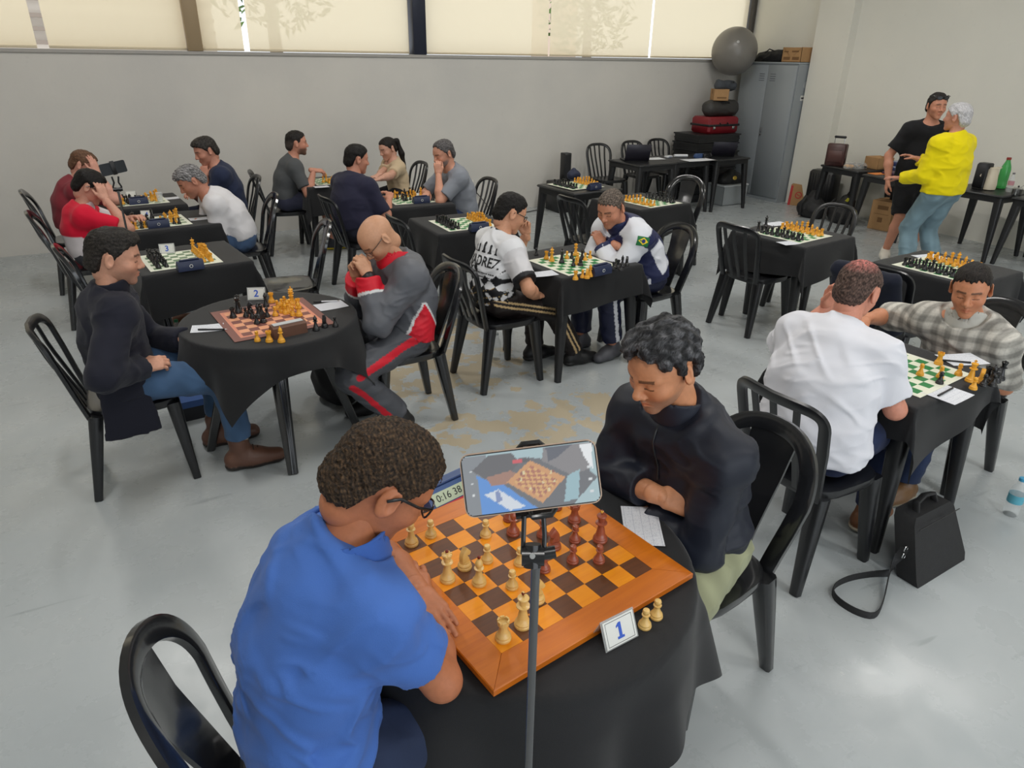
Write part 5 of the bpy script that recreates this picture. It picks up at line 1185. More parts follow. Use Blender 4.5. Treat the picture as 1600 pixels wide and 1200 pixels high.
# 14 navy and white jacket with a flag patch
pos, yaw = (3.26, 3.92), 183
NV = sc(34, 40, 78)
def c_bra(P, X):
    c = np.tile(NV, (len(P), 1)); Sp = X['Sp']; t, d = X['seg'](P, Sp(0), Sp(.95)); W_ = sc(218, 220, 226)
    arm_any = np.zeros(len(P), bool)
    for k, sg in (('L', 1), ('R', -1)):
        a, b, e = X['arm'][k]; tt, dd = X['seg'](P, a, b); t2, d2 = X['seg'](P, b, e); n = unit(V3(.55, .75*sg, .5)); r = P-a-np.outer(np.clip(tt, 0, 1), b-a)
        up = (dd < .095) & (tt > -.2) & (tt < 1.05) & ((r@n) > .012); c[up] = W_; fo = (d2 < .085) & (t2 > -.05) & (t2 < .78) & ((P-b-np.outer(np.clip(t2, 0, 1), e-b))[:, 2] > -.02); c[fo] = W_
        arm_any |= ((dd < .08) & (tt > .1)) | (d2 < .075)
    fx = (P-Sp(.3))@X['fwd']; side = ~arm_any & (np.abs(P[:, 1]) > .10) & (t < .62) & (t > .10) & (fx < .03) & (fx > -.10); c[side] = W_
    top = ~arm_any & (t > .9) & (np.abs(P[:, 1]) > .05); c[top] = W_
    return c
def c_brap(P, X):
    c = np.tile(sc(32, 36, 62), (len(P), 1)); a, b, e = X['leg']['L']
    for (p, q_) in ((a, b), (b, e)):
        t, d = X['seg'](P, p, q_); n = unit(np.cross(q_-p, V3(1, 0, .8))); n = n if n[1] > 0 else -n; r = P-p-np.outer(np.clip(t, 0, 1), q_-p); al = (r@n)/(np.linalg.norm(r, axis=1)+1e-6); c[(al > .982) & (d < .12)] = sc(214, 216, 222)
    return c
P14 = person(dict(label='man in a navy and white sports jacket with folded arms facing the boy', pos=pos, yaw=yaw, head=at_y(955, 325, 3.93), look=(20, 28, 0), slouch=.08, seed=154, skin=sc(196, 134, 106), bw=1.12, girth=1.22, belly=.03, jaw=1.10, fw=1.06, stubble=.15, res=dict(head=.0035, cloth=.007),
    arms=dict(L=dict(t=(.34, -.06, .79), e=(.1, 1, -.8), n=(.2, 0, 1), c=.5), R=dict(t=(.29, .05, .80), e=(.3, -1, -.7), d=(-.5, .8, -.2), n=(.5, 0, .8), c=.6)), legs=dict(L=dict(t=(.33, .13, .09), toe=12), R=dict(t=(.42, -.13, .09))),
    shirt=dict(c=c_bra, sleeve=1.9, e=.022, hem=-.05, neck=.02, name='sports_jacket', m=SATIN, collar=dict(c=NV, h=.05, tilt=.1, slope=.3), flare=.006), trousers=dict(c=c_brap, m=SATIN, e=.016, to=1.86, wide=.012), shoes=dict(c=sc(84, 84, 90), sole=sc(70, 72, 76)),
    hair=dict(th=.009, side=.004, c=(.045, .035, .028), c2=(.16, .125, .10), lam2=.02, a2=.001)))
X = P14; a, b, e = X['arm']['L']; pc = lerp(a, b, .12); zx = unit(V3(.25, .9, .35)); xx = unit(np.cross(V3(-.25, 0, 1), zx)); yy = np.cross(zx, xx); FM = Matrix([[xx[i], yy[i], zx[i], (pc+zx*.4)[i]] for i in range(3)]+[[0, 0, 0, 1]])
def grid(w, h, n=8):
    me = bpy.data.meshes.new('patch'); v = [(-w/2+w*i/n, -h/2+h*j/n, 0) for j in range(n+1) for i in range(n+1)]; me.from_pydata(v, [], [(j*(n+1)+i, j*(n+1)+i+1, (j+1)*(n+1)+i+1, (j+1)*(n+1)+i) for j in range(n) for i in range(n)]); return me
def polyflat(pts):
    me = bpy.data.meshes.new('print'); me.from_pydata([(x, y, 0) for x, y in pts]+[(0, 0, 0)], [], [(i, (i+1) % len(pts), len(pts)) for i in range(len(pts))]); return me
project_on(X['shirt'], grid(.085, .062), FM, 'flag_patch', mat('flag_green', srgb(20, 112, 56), .6), .004)
project_on(X['shirt'], polyflat([(.036, 0), (.018, .0125), (0, .025), (-.018, .0125), (-.036, 0), (-.018, -.0125), (0, -.025), (.018, -.0125)]), FM, 'flag_diamond', mat('flag_yellow', srgb(236, 208, 40), .6), .0055)
project_on(X['shirt'], polyflat([(.0135*math.cos(q), .0135*math.sin(q)) for q in [2*PI*i/14 for i in range(14)]]), FM, 'flag_disc', mat('flag_blue', srgb(28, 44, 110), .6), .007)

# 15 white shirt, back turned
pos, yaw = (2.35, 1.63), 14
P15 = person(dict(label='man in a plain white shirt with thinning hair and his back turned', pos=pos, yaw=yaw, head=at_y(1338, 455, 1.74), look=(0, 26, 0), slouch=.09, seed=165, skin=sc(206, 140, 116), bw=1.04, girth=1.17, belly=.03, res=dict(body=.008, cloth=.006, head=.0035, hand=.0036),
    arms=dict(R=dict(t=local(pos, yaw, (2.76, 1.70, .785)), E=at_zz(1392, 618, .765), c=.5), L=dict(t=local(pos, yaw, at_y(1292, 480, 1.98)), e=(.5, .8, -1), d=(-.1, -.15, 1), n=(.5, .8, 0), c=.5)), legs=dict(R=dict(t=(.40, -.17, .09), toe=-10), L=dict(t=(.45, .15, .09))),
    shirt=dict(c=flat(sc(220, 220, 226)), sleeve=.76, e=.018, hem=-.13, amp=.006, flare=.012), trousers=dict(c=denim(sc(34, 44, 74)), name='jeans'), shoes=dict(c=sc(126, 80, 48), sole=sc(206, 192, 170)),
    hair=dict(th=.009, side=.005, c=(.035, .022, .018), c2=(.12, .075, .06), lam2=.02, a2=.0012, bald=((-.05, 0, .10), (.075, .055, .05), sc(190, 112, 104)))))
# 16 plaid shirt
pos, yaw = (3.60, 1.76), 181
def c_plaid(P, X):
    y, z, x = P[:, 1], P[:, 2], P[:, 0]; u, v = (y+.25*x)/.062, (z+.35*x)/.062
    a = .5+.5*np.tanh(3*np.sin(2*PI*u)); b = .5+.5*np.tanh(3*np.sin(2*PI*v)); k = (1-.42*a)*(1-.42*b); n = 1-.12*(np.abs(np.sin(2*PI*u*2)) > .96)-.12*(np.abs(np.sin(2*PI*v*2)) > .96)
    return sc(208, 204, 194)[None]*(k*n)[:, None]
P16 = person(dict(label='young man in a grey plaid shirt stretching his arm behind the white shirt', pos=pos, yaw=yaw, head=at_y(1517, 452, 1.76), look=(26, 16, 4), slouch=.04, tilt=-.01, sh=dict(L=(0, 0, -.03), R=(0, 0, -.02)), seed=176, skin=sc(196, 132, 98), res=dict(cloth=.006, head=.0032), bw=1.04, twist=12,
    arms=dict(R=dict(t=local(pos, yaw, at_y(1345, 500, 2.10)), E=at_y(1424, 497, 2.02), d=(.9, 0, -.2), c=.4), L=dict(t=(.22, .02, .63), E=(3.63, 1.57, .60), n=(0, 0, 1), c=.5)), legs=SEAT,
    shirt=dict(c=c_plaid, sleeve=.97, e=.018, hem=-.03, flare=.012, neck=.026, collar=dict(c=sc(190, 188, 180), h=.036, r=(.092, .080), tilt=.1, slope=.7)), trousers=dict(c=denim(sc(40, 52, 80))), shoes=dict(c=sc(110, 80, 50), sole=sc(150, 140, 120)),
    hair=dict(th=.010, side=.003, c=(.012, .010, .009), c2=(.022, .017, .014), sidec=(.07, .045, .035), sidek=.5)))
X = P16; a, b, e = X['arm']['R']; f = Field(); d_ = unit(b-a); f.rc(lerp(a, b, .84), lerp(a, b, 1.02), .074, .072, .01, 'u', None, 1, ((lerp(a, b, .84), -d_), (lerp(a, b, 1.03), d_))); X['cloth']('sleeve_band', f, sc(24, 26, 34), FABRIC, 3, .001)

# 17 and 18: two men standing at the wall
pos, yaw = (at_y(1462, 165, 4.62)[0]+.02, 4.64), 228
P17 = person(dict(label='standing man in a black shirt and shorts with sunglasses on his head', pos=pos, yaw=yaw, head=at_y(1463, 166, 4.60), look=(14, 6, 0), standing=True, slouch=.01, hip=.90, s=1.0, bw=1.06, girth=1.1, belly=.02, seed=187, q=1.15, skin=sc(196, 136, 110),
    arms=dict(R=dict(t=(.10, -.30, .84), e=(-.4, -.6, -.2), d=(.1, -.05, -1), n=(0, -1, 0), c=.5), L=dict(t=(.10, .28, .84), e=(-.4, .6, -.2), d=(.1, .05, -1), n=(0, 1, 0), c=.5)), legs=dict(R=dict(t=(.03, -.14, .09), toe=-12), L=dict(t=(.0, .12, .09), toe=12)),
    shirt=dict(c=flat(sc(28, 28, 31)), sleeve=.75, e=.02, hem=-.06, flare=.012), trousers=dict(c=flat(sc(24, 24, 27)), to=.98, name='shorts', e=.03), shoes=dict(c=sc(214, 208, 196), sole=sc(224, 220, 210)),
    hair=dict(th=.014, side=.007, c=(.016, .013, .012), c2=(.03, .026, .024)), glasses=dict(r=.0025, up=.085, x=.085, lens=mat('dark_lens', (.03, .03, .035), .05))))
pos, yaw = (6.97, 4.04), 84
P18 = person(dict(label='standing white-haired man in a bright yellow pullover gesturing with both hands', pos=pos, yaw=yaw, head=at_y(1496, 184, 4.07), look=(12, 2, 0), standing=True, slouch=.02, hip=.87, s=.97, bw=1.06, girth=1.14, belly=.03, seed=198, q=1.1, skin=sc(198, 140, 118),
    arms=dict(L=dict(t=(.30, .22, .95), e=(-.8, .3, -.9), d=(.8, .5, .0), n=(0, 0, 1), c=.25, sp=.12), R=dict(t=(.34, .02, 1.12), e=(-.5, -.6, -.9), d=(.8, .5, .3), n=(.3, 0, 1), c=.3, sp=.12)), legs=dict(R=dict(t=(-.02, -.14, .09), toe=-10), L=dict(t=(.06, .14, .09), toe=10)),
    shirt=dict(c=flat(sc(236, 216, 12)), sleeve=1.92, e=.02, hem=-.02, flare=.008, name='pullover', amp=.006), trousers=dict(c=denim(sc(116, 140, 150), 6), e=.018, to=1.97, wide=.02, name='jeans'), shoes=dict(c=sc(190, 186, 178), sole=sc(210, 206, 200)),
    hair=dict(th=.018, side=.013, c=(.40, .39, .40), c2=(.56, .55, .56), low=.02, lam2=.04, a2=.002, a1=.0004)))
# ================================================================== things on the tables
WHITEP = mat('paper', srgb(226, 228, 232), .8); CARD = mat('card_white', srgb(222, 222, 216), .6); BLUEINK = mat('blue_ink', srgb(46, 88, 190), .5); ACRYL = mat('acrylic', srgb(190, 192, 190), .12, alpha=.45)
NAVYB = mat('navy_plastic', srgb(34, 44, 74), .45); CHROME = mat('chrome', (.62, .62, .62), .16, metal=1); STEELD = mat('dark_steel', (.12, .12, .125), .3, metal=1); INKBLK = mat('ink_black', (.012, .012, .014), .5)
sheet_m, nt, b = node_mat('score_sheet'); tc = N(nt, 'ShaderNodeTexCoord'); sp_ = N(nt, 'ShaderNodeSeparateXYZ'); nt.links.new(tc.outputs['Object'], sp_.inputs[0])
ln = mth(nt, 'LESS_THAN', mth(nt, 'FLOORED_MODULO', sp_.outputs[1], .0075), .0012); l2 = mth(nt, 'LESS_THAN', mth(nt, 'FLOORED_MODULO', sp_.outputs[0], .024), .0012)
nz = N(nt, 'ShaderNodeTexNoise', i2=260.0, i3=2.0); nt.links.new(tc.outputs['Object'], nz.inputs[0]); wr = ramp(nt, nz.outputs[0], .58, .62, 0, .35)
nt.links.new(mixc(nt, mth(nt, 'MAXIMUM', mth(nt, 'MULTIPLY', mth(nt, 'MAXIMUM', ln, l2), .55), wr), srgb(226, 228, 232), srgb(120, 126, 150)), b.inputs['Base Color']); b.inputs['Roughness'].default_value = .8
def sheet(u, v, deg, label, w=.105, l=.15, z=.7212, lined=True, curl=.004):
    p = px(u, v, z); m = MB(); n = 6; vs = []
    for j in range(n+1):
        for i in range(3):
            x = -w/2+w*i/2; y = -l/2+l*j/n; vs.append((x, y, curl*((2*y/l)**2)*.5+.0006*i))
    fs = [(j*3+i, j*3+i+1, j*3+i+4, j*3+i+3) for j in range(n) for i in range(2)]; k = len(vs)
    vs += [(x, y, q-.0005) for x, y, q in vs]; fs += [tuple(reversed([q+k for q in f])) for f in fs]
    m.add(vs, fs); o = m.build('score_sheet', sheet_m if lined else WHITEP, None, 60, (p.x, p.y, z+.0006), (0, 0, math.radians(deg))); tag(o, label, 'paper', 'score sheets'); return o
def pen(u, v, deg, label, m_, z=.7225, L=.14):
    p = px(u, v, z); e = empty('pen', (p.x, p.y, z+.0045), math.radians(deg), label, 'pen', 'pens')
    m = MB(); m.tube([(-L/2, 0, 0), (L/2-.012, 0, 0)], .0042, 8); m.build('barrel', m_, e); m = MB(); m.tube([(L/2-.012, 0, 0), (L/2, 0, 0)], [.004, .0008], 8); m.build('tip', CHROME, e); m = MB(); m.tube([(-L/2-.002, 0, 0), (-L/2+.04, 0, 0)], .0048, 8); m.build('cap', INKBLK, e)
sheet(1003, 822, -32, 'score sheet beside the folded arms at the wooden board', .11, .19)
sheet(324, 513, 78, 'note sheet near the fleece man at the round table'); pen(333, 516, -25, 'black pen lying on the note sheet at the round table', INKBLK)
sheet(517, 478, 96, 'note sheet near the bald man at the round table', .12, .16); pen(511, 472, -20, 'white pen with blue end on the bald man\'s sheet', mat('pen_white', srgb(220, 222, 226), .4))
sheet(311, 342, 94, 'score sheet near the white-shirted man'); sheet(266, 310, 94, 'score sheet near the navy-shirted man by the wall'); sheet(200, 352, 80, 'score sheet under the red-shirted player\'s arm')
sheet(596, 311, 84, 'score sheet near the broad man in navy'); sheet(662, 303, 92, 'score sheet near the face-resting man'); sheet(574, 283, 90, 'sheet the ponytailed woman writes on'); sheet(502, 292, 90, 'score sheet near the bearded man by the wall')
sheet(850, 428, 84, 'score sheet near the boy', .11, .16); sheet(1232, 380, 84, 'blank sheet on the near edge of the open floor board'); sheet(1213, 350, 86, 'blank sheet behind the open floor board', .12, .2); sheet(1452, 402, 80, 'blank sheet on the far edge of the plaid man\'s neighbour board', .14, .2)
sheet(1480, 616, 96, 'score sheet near the white shirt at the plaid man\'s board', .14, .17); pen(1478, 613, 8, 'black pen on the sheet nearest the laptop bag', INKBLK); sheet(1503, 562, 70, 'score sheet in front of the plaid shirt', .13, .19); pen(1495, 566, -40, 'black pen in front of the plaid shirt', INKBLK)
sheet(1090, 250, 88, 'large white papers on the organisers\' table', .22, .46, .7165, False); sheet(1022, 248, 80, 'loose sheet beside the open laptop', .2, .26, .7165, False)
sheet(1005, 800, 0, 'small folded paper', .02, .02) if False else None

def number_card(x, y, deg, txt, label, s=1.0):
    e = empty('number_card', (x, y, .7205), math.radians(deg), label, 'number card', 'table number cards'); R = Matrix.Rotation(math.radians(-24), 4, 'X')
    m = MB(); m.obox(R, -.045*s, .045*s, -.001, .001, 0, .066*s); m.build('holder', ACRYL, e, None)
    m = MB(); m.obox(Matrix.Translation((0, .052*s, 0)) @ Matrix.Rotation(math.radians(24), 4, 'X'), -.045*s, .045*s, -.001, .001, 0, .064*s); m.build('stand', ACRYL, e, None)
    m = MB(); m.obox(R, -.041*s, .041*s, -.0026, -.0012, .003*s, .062*s); m.build('card', CARD, e, None)
    m = MB()
    for a in ((-.036, .036, .0065, .0075), (-.036, .036, .0575, .0585), (-.036, -.0352, .0065, .0585), (.0352, .036, .0065, .0585)): m.obox(R, a[0]*s, a[1]*s, -.0029, -.0025, a[2]*s, a[3]*s)
    m.build('card_border', INKBLK, e, None)
    if txt == '1':
        m = MB(); m.prism([(-.009, -.017), (.009, -.017), (.009, -.012), (.004, -.012), (.004, .018), (-.002, .018), (-.009, .012), (-.009, .008), (-.0035, .011), (-.0035, -.012), (-.009, -.012)], -.0004, .0004, 'z'); o = m.build('number', BLUEINK, e, None, R @ Vector((0, -.0031, .0325*s)), (math.radians(66), 0, 0)); o.scale = (s, s, s)
    elif txt: o = link('number', text_mesh(txt, .048*s, .0004, True), BLUEINK, e, R @ Vector((0, -.0031, .0325*s)), (PI/2-math.radians(24), 0, 0)); o.rotation_euler = (math.radians(90-24)+0, 0, 0)
number_card(.845, .956, 4, '1', 'clear stand with a white card numbered 1 beside the wooden board', 1.12)
p = px(401, 469, .7205); number_card(p.x, p.y, -20, '2', 'white card numbered 2 at the round table', 1.1)
p = px(262, 397, .7205); number_card(p.x, p.y, -8, '3', 'white card numbered 3 behind a unused green board', 1.1)
p = px(230, 341, .7205); number_card(p.x, p.y, -8, '4', 'white number card at the red-shirted player\'s board'); p = px(205, 309, .7205); number_card(p.x, p.y, -8, '', 'blank-looking white card at the dark red shirt\'s board')

def clock(u, v, deg, label, big=1.0, z=.7215):
    p = px(u, v, z); e = empty('chess_clock', (p.x, p.y, z), math.radians(deg), label, 'clock', 'digital chess clocks')
    m = MB(); m.prism([(-.032, 0), (-.034, .03), (-.022, .058), (.005, .062), (.032, .018), (.036, 0)], -.078*big, .078*big, 'y', M=Matrix.Rotation(PI/2, 4, 'Z')); m.build('body', NAVYB, e, 30)
    m = MB(); m.lathe([(.011, 0), (.011, .0012), (.006, .0013)], 18); m.build('round_emblem', CARD, e, loc=(0, -.0345, .03), rot=(PI/2, 0, 0)); m = MB(); m.lathe([(.0075, 0), (.0075, .001)], 16); m.build('emblem_ring', NAVYB, e, loc=(0, -.0358, .03), rot=(PI/2, 0, 0))
    m = MB(); m.box(-.06*big, .06*big, -.012, .008, .062, .069, bev=.003); m.build('rocker', NAVYB, e)
clock(298, 421, 8, 'navy chess clock at the board numbered 3'); clock(248, 355, 6, 'navy chess clock at the red-shirted player\'s board'); clock(217, 319, 6, 'navy chess clock at the dark red shirt\'s board'); clock(658, 317, -2, 'navy chess clock at the face-resting man\'s board')
clock(748, 360, 0, 'navy chess clock at the unused board behind the bald man'); clock(937, 428, 10, 'navy chess clock beside the captured pieces at the boy\'s board'); clock(928, 296, 6, 'navy chess clock by the speaker column')
# the clock at the wooden board, its display towards us
e = empty('chess_clock', (.725, 1.70, .7205), math.radians(14), 'blue digital chess clock with a lit display behind the phone', 'clock', 'digital chess clocks')
m = MB(); m.prism([(-.045, 0), (-.045, .012), (.0, .058), (.04, .06), (.05, 0)], -.085, .085, 'y', M=Matrix.Rotation(PI/2, 4, 'Z')); m.build('body', mat('clock_blue', srgb(44, 76, 128), .4), e, 30)
Rc = Matrix.Translation((0, -.0225, .035)) @ Matrix.Rotation(math.radians(45.6), 4, 'X')
m = MB(); m.obox(Rc, -.072, .072, -.022, .018, .0005, .002); m.build('display', mat('lcd', srgb(172, 186, 158), .3), e, None); m = MB(); m.obox(Rc, -.08, .08, -.032, -.025, .0005, .0022); m.build('red_stripe', mat('clock_red', srgb(200, 44, 52), .4), e, None)
for tx, xo in (('0:16 38', -.012),): o = link('digits', text_mesh(tx, .032, .0003), INKBLK, e); o.matrix_local = Rc @ Matrix.Translation((xo, -.002, .0025))
m = MB(); m.box(-.08, .08, -.0, .03, .059, .067, bev=.003); m.build('rocker', mat('clock_blue2', srgb(40, 66, 112), .4), e)
# wooden wedge clock at the round table
p = px(452, 524, .7205); e = empty('chess_clock', (p.x, p.y+.03, .7205), math.radians(10), 'wooden wedge-shaped chess clock at the round table', 'clock')
m = MB(); m.prism([(-.045, 0), (-.042, .05), (-.03, .06), (.0, .06), (.05, 0)], -.085, .085, 'y', M=Matrix.Rotation(PI/2, 4, 'Z')); m.build('case', wood('walnut', srgb(84, 54, 40), srgb(112, 76, 58), 1.5, .5, .1), e, 30); m = MB(); m.box(-.075, .075, -.03, .005, .0605, .064, bev=.002); m.build('top_plate', mat('aluminium', srgb(188, 190, 192), .35), e)

# ---- bottles and cups
CLEAR = mat('clear_plastic', (.86, .9, .9), .08, alpha=.28, spec=.8)
def bottle(x, y, z, H_, r, cap, label, body=CLEAR, lab=None):
    e = empty('water_bottle', (x, y, z), 0, label, 'bottle', 'plastic bottles'); m = MB()
    m.lathe([(r*.85, 0), (r, .008), (r, H_*.2), (r*.94, H_*.24), (r, H_*.28), (r, H_*.62), (r*.85, H_*.72), (r*.42, H_*.9), (r*.38, H_*.94)], 20); m.build('body', body, e)
    m = MB(); m.lathe([(r*.46, H_*.93), (r*.46, H_), (r*.4, H_+.002)], 14); m.build('cap', cap, e)
    if lab: m = MB(); m.lathe([(r*1.01, H_*.36), (r*1.01, H_*.58)], 20, cap=False); m.build('label', lab, e)
TEAL = mat('cap_blue', srgb(60, 150, 190), .4)
bottle(3.50, 1.29, 0, .205, .034, TEAL, 'clear water bottle with a blue cap on the floor near the laptop bag', lab=mat('label_teal', srgb(90, 170, 190), .5))
bottle(.20, 5.35, 0, .22, .033, mat('cap_green', srgb(30, 130, 84), .4), 'clear water bottle with a green cap on the floor by the round table'); bottle(2.17, 4.12, 0, .20, .032, mat('cap_clear', srgb(200, 205, 205), .4), 'empty clear bottle on the floor under the boy\'s chair')
def cup(u, v, label, z=.7215):
    p = px(u, v, z); m = MB(); m.lathe([(.022, 0), (.031, .085), (.0325, .087), (.031, .0875), (.0295, .085), (.021, .003)], 20, cap=False); m.lathe([(.022, 0), (.021, .003)], 20); o = m.build('plastic_cup', CLEAR, None, 40, (p.x, p.y, z)); tag(o, label, 'cup', 'plastic cups')
cup(690, 312, 'clear plastic cup by the elbow of the face-resting man'); cup(251, 316, 'clear plastic cup at the dark red shirt\'s board')

# ---- the phone on its stick in front
def on_ray(u, v, depth): return Vector((0, 0, CAM_H))+(_fw+CR*((u-800)/1096)-CU*((v-600)/1096))*depth
pc = on_ray(829, 748, .83); zz = (Vector((0, 0, CAM_H))-pc).normalized(); zz = (zz+Vector((0, 0, -.12))).normalized(); a_ = math.radians(7.2); xr = CR*math.cos(a_)+CU*math.sin(a_); xr = (xr-zz*xr.dot(zz)).normalized(); yr = zz.cross(xr)
PMx = Matrix([[xr[i], yr[i], zz[i], pc[i]] for i in range(3)]+[[0, 0, 0, 1]])
e = empty('smartphone', pc); e.matrix_world = PMx; tag(e, 'phone filming the wooden board, its bright screen towards us', 'phone')
def rrect(w, h, r, n=5): return [(sx*(w/2-r)+r*math.cos(t), sy*(h/2-r)+r*math.sin(t)) for sx, sy, t0 in ((1, 1, 0), (-1, 1, PI/2), (-1, -1, PI), (1, -1, 1.5*PI)) for t in [t0+PI/2*i/n for i in range(n+1)]]
m = MB(); m.prism(rrect(.163, .0755, .011), -.0085, -.0004, 'z'); m.build('case', mat('phone_case', srgb(196, 170, 150), .3, metal=.3), e, 40)
m = MB(); m.prism(rrect(.1605, .073, .0102), -.0004, .0002, 'z'); m.build('bezel', INKBLK, e, 40)
# the picture on the phone's display: a grid of little cells, coloured like the live view, with glare painted in
gw, gh = 110, 50; uu, vv = np.meshgrid(np.linspace(-1, 1, gw), np.linspace(-1, 1, gh)); uu = uu.ravel(); vv = vv.ravel(); img = np.tile(sc(168, 196, 202), (len(uu), 1))
def inpoly(pts):
    r = np.zeros(len(uu), bool); n = len(pts)
    for a in range(n):
        (x0, y0), (x1, y1) = pts[a], pts[(a+1) % n]; c_ = ((y0 > vv) != (y1 > vv)) & (uu < (x1-x0)*(vv-y0)/(y1-y0+1e-9)+x0); r ^= c_
    return r
def paint(pts, c, k=1.0): m_ = inpoly(pts)[:, None]*k; img[:] = img*(1-m_)+np.array(sc(*c))*m_
paint([(-1, 1), (-.62, 1), (-.62, -1), (-1, -1)], (122, 128, 134)); paint([(-.7, .2), (-.1, .75), (.75, .4), (1, -.2), (.6, -1), (-.5, -1)], (86, 88, 94)); paint([(.25, 1), (1, 1), (.9, .1), (.62, -.05), (.2, .55)], (126, 122, 124)); paint([(.28, 1), (.7, 1), (.45, .62), (.3, .5)], (66, 70, 86))
paint([(.55, -.05), (.75, .12), (.68, -.85), (.46, -.9)], (150, 188, 198)); paint([(-.8, .32), (-.62, .08), (-.4, -.1), (.05, -1), (-.78, -1)], (60, 140, 222)); paint([(-.72, -.35), (-.5, -.22), (-.12, -.9), (-.36, -.97)], (222, 230, 240)); paint([(-.55, -.3), (-.5, -.25), (-.45, -.6), (-.55, -.66)], (120, 140, 190))
paint([(-.86, .5), (-.6, .92), (-.25, .95), (-.12, .6), (-.3, .28), (-.7, .2)], (74, 72, 76)); paint([(-.66, .22), (-.28, .36), (-.14, .12), (-.34, -.06), (-.6, -.08)], (160, 110, 86)); bq = [(-.36, -.02), (.02, .62), (.52, -.08), (.14, -.86)]; paint(bq, (214, 150, 84))
A_ = np.array(bq); e1, e2_ = A_[1]-A_[0], A_[3]-A_[0]; st = np.linalg.solve(np.stack([e1, e2_], 1), np.stack([uu, vv])-A_[0][:, None]); ins = (st.min(0) > .12) & (st.max(0) < .88); chk = (np.floor((st[0]-.12)/.095)+np.floor((st[1]-.12)/.095)) % 2 > .5; img[ins & chk] = sc(176, 96, 60); img[ins & ~chk] = sc(226, 172, 96)
for k_ in range(14): x_, y_ = .1+.26*math.cos(k_*2.4), -.12+.34*math.sin(k_*1.7); paint([(x_-.018, y_-.05), (x_+.018, y_-.05), (x_+.012, y_+.05), (x_-.012, y_+.05)], (232, 214, 160) if k_ % 2 else (140, 70, 52))
paint([(.78, .95), (.97, .95), (.95, .05), (.9, .25), (.84, .5)], (246, 248, 250)); paint([(-.24, .70), (-.1, .71), (-.1, .58), (-.24, .57)], (214, 52, 66)); paint([(-.09, .71), (.02, .715), (.02, .59), (-.09, .58)], (60, 58, 62))  # first polygon: white glare painted into the picture
for q_ in (.5, .1, -.3): paint([(-.9, q_), (-.86, q_), (-.86, q_-.07), (-.9, q_-.07)], (226, 230, 232)); paint([(.86, q_-.3), (.91, q_-.3), (.91, q_-.38), (.86, q_-.38)], (226, 230, 232))
img[:] = img*.80+np.array(sc(206, 210, 214))*.20  # pale veil of glare mixed into every cell colour
Vs = np.stack([uu*.1575/2, vv*.0705/2, np.full(len(uu), .0004)], 1); ii = (np.arange(gh-1)[:, None]*gw+np.arange(gw-1)[None]).ravel(); Fs = np.stack([ii, ii+1, ii+gw+1, ii+gw], 1); cc_ = Vs[Fs].mean(1); keep = ~((np.abs(cc_[:, 0]) > .0715) & (np.abs(cc_[:, 1]) > .0285) & ((np.abs(cc_[:, 0])-.0715)**2+(np.abs(cc_[:, 1])-.0285)**2 > .007**2)); Fs = Fs[keep]
sm, nt, b = node_mat('lit_screen'); vc = N(nt, 'ShaderNodeVertexColor', layer_name='Col'); nt.links.new(vc.outputs[0], b.inputs['Emission Color']); b.inputs['Emission Strength'].default_value = .85; b.inputs['Base Color'].default_value = (.02, .02, .02, 1); b.inputs['Roughness'].default_value = .12; sm.cycles.emission_sampling = 'NONE'
link('screen', np_mesh('screen', Vs, Fs, img), sm, e)
# stick: vertical pole, joint and clamp
px_, py_ = pc.x+.004, pc.y-.012; pole = (Vector((px_, py_, 0)))
e2 = empty('phone_stand', (px_, py_, 0), 0, 'thin telescopic stand carrying the phone in front of the wooden board', 'stand')
zt = on_ray(832, 868, .86).z
for (z0, z1, r) in ((.28, .62, .0082), (.62, 1.0, .0070), (1.0, zt-.012, .0058)): m = MB(); m.tube([(0, 0, z0), (0, 0, z1)], r, 12); m.tube([(0, 0, z1-.012), (0, 0, z1)], r*1.12, 12); m.build('pole_section', mat('gunmetal', (.18, .18, .185), .28, metal=1), e2)
for k in range(3): a = 2*PI*k/3+.4; m = MB(); m.tube([(0, 0, .30), (math.cos(a)*.2, math.sin(a)*.2, .01)], [.008, .007], 8); m.build('leg', STEELD, e2)
toL2 = lambda u, v, d=.855: on_ray(u, v, d)-pole
m = MB(); m.tube([toL2(815, 868), toL2(850, 868)], .0125, 12); m.tube([toL2(832, 886), toL2(832, 850)], .011, 10); m.build('joint', BLACKP, e2); m = MB(); m.tube([toL2(849, 865), toL2(868, 862)], .008, 10); m.build('knob', BLACKP, e2); m = MB(); m.tube([toL2(832, 869, .842), toL2(832, 869, .84)], .0035, 10); m.build('screw', CHROME, e2)
for u0, u1 in ((817, 819), (850, 849)): m = MB(); m.tube([toL2(u0, 866), toL2(u0+1, 835), toL2(u1, 806)], .003, 8); m.build('arm', BLACKP, e2)
m = MB(); m.tube([toL2(828, 800, .845), toL2(832, 808, .835), toL2(862, 804, .835), toL2(868, 794, .845)], .0035, 8); m.tube([toL2(806, 806, .86), toL2(866, 797, .86)], .005, 8); m.build('lower_clamp', BLACKP, e2); m = MB(); m.tube([toL2(808, 704, .84), toL2(816, 694, .838), toL2(842, 691, .838), toL2(850, 698, .84)], .0035, 8); m.build('upper_clamp', BLACKP, e2); m = MB(); m.tube([toL2(835, 808, .87), toL2(830, 692, .86)], .006, 8); m.build('clamp_spine', BLACKP, e2)
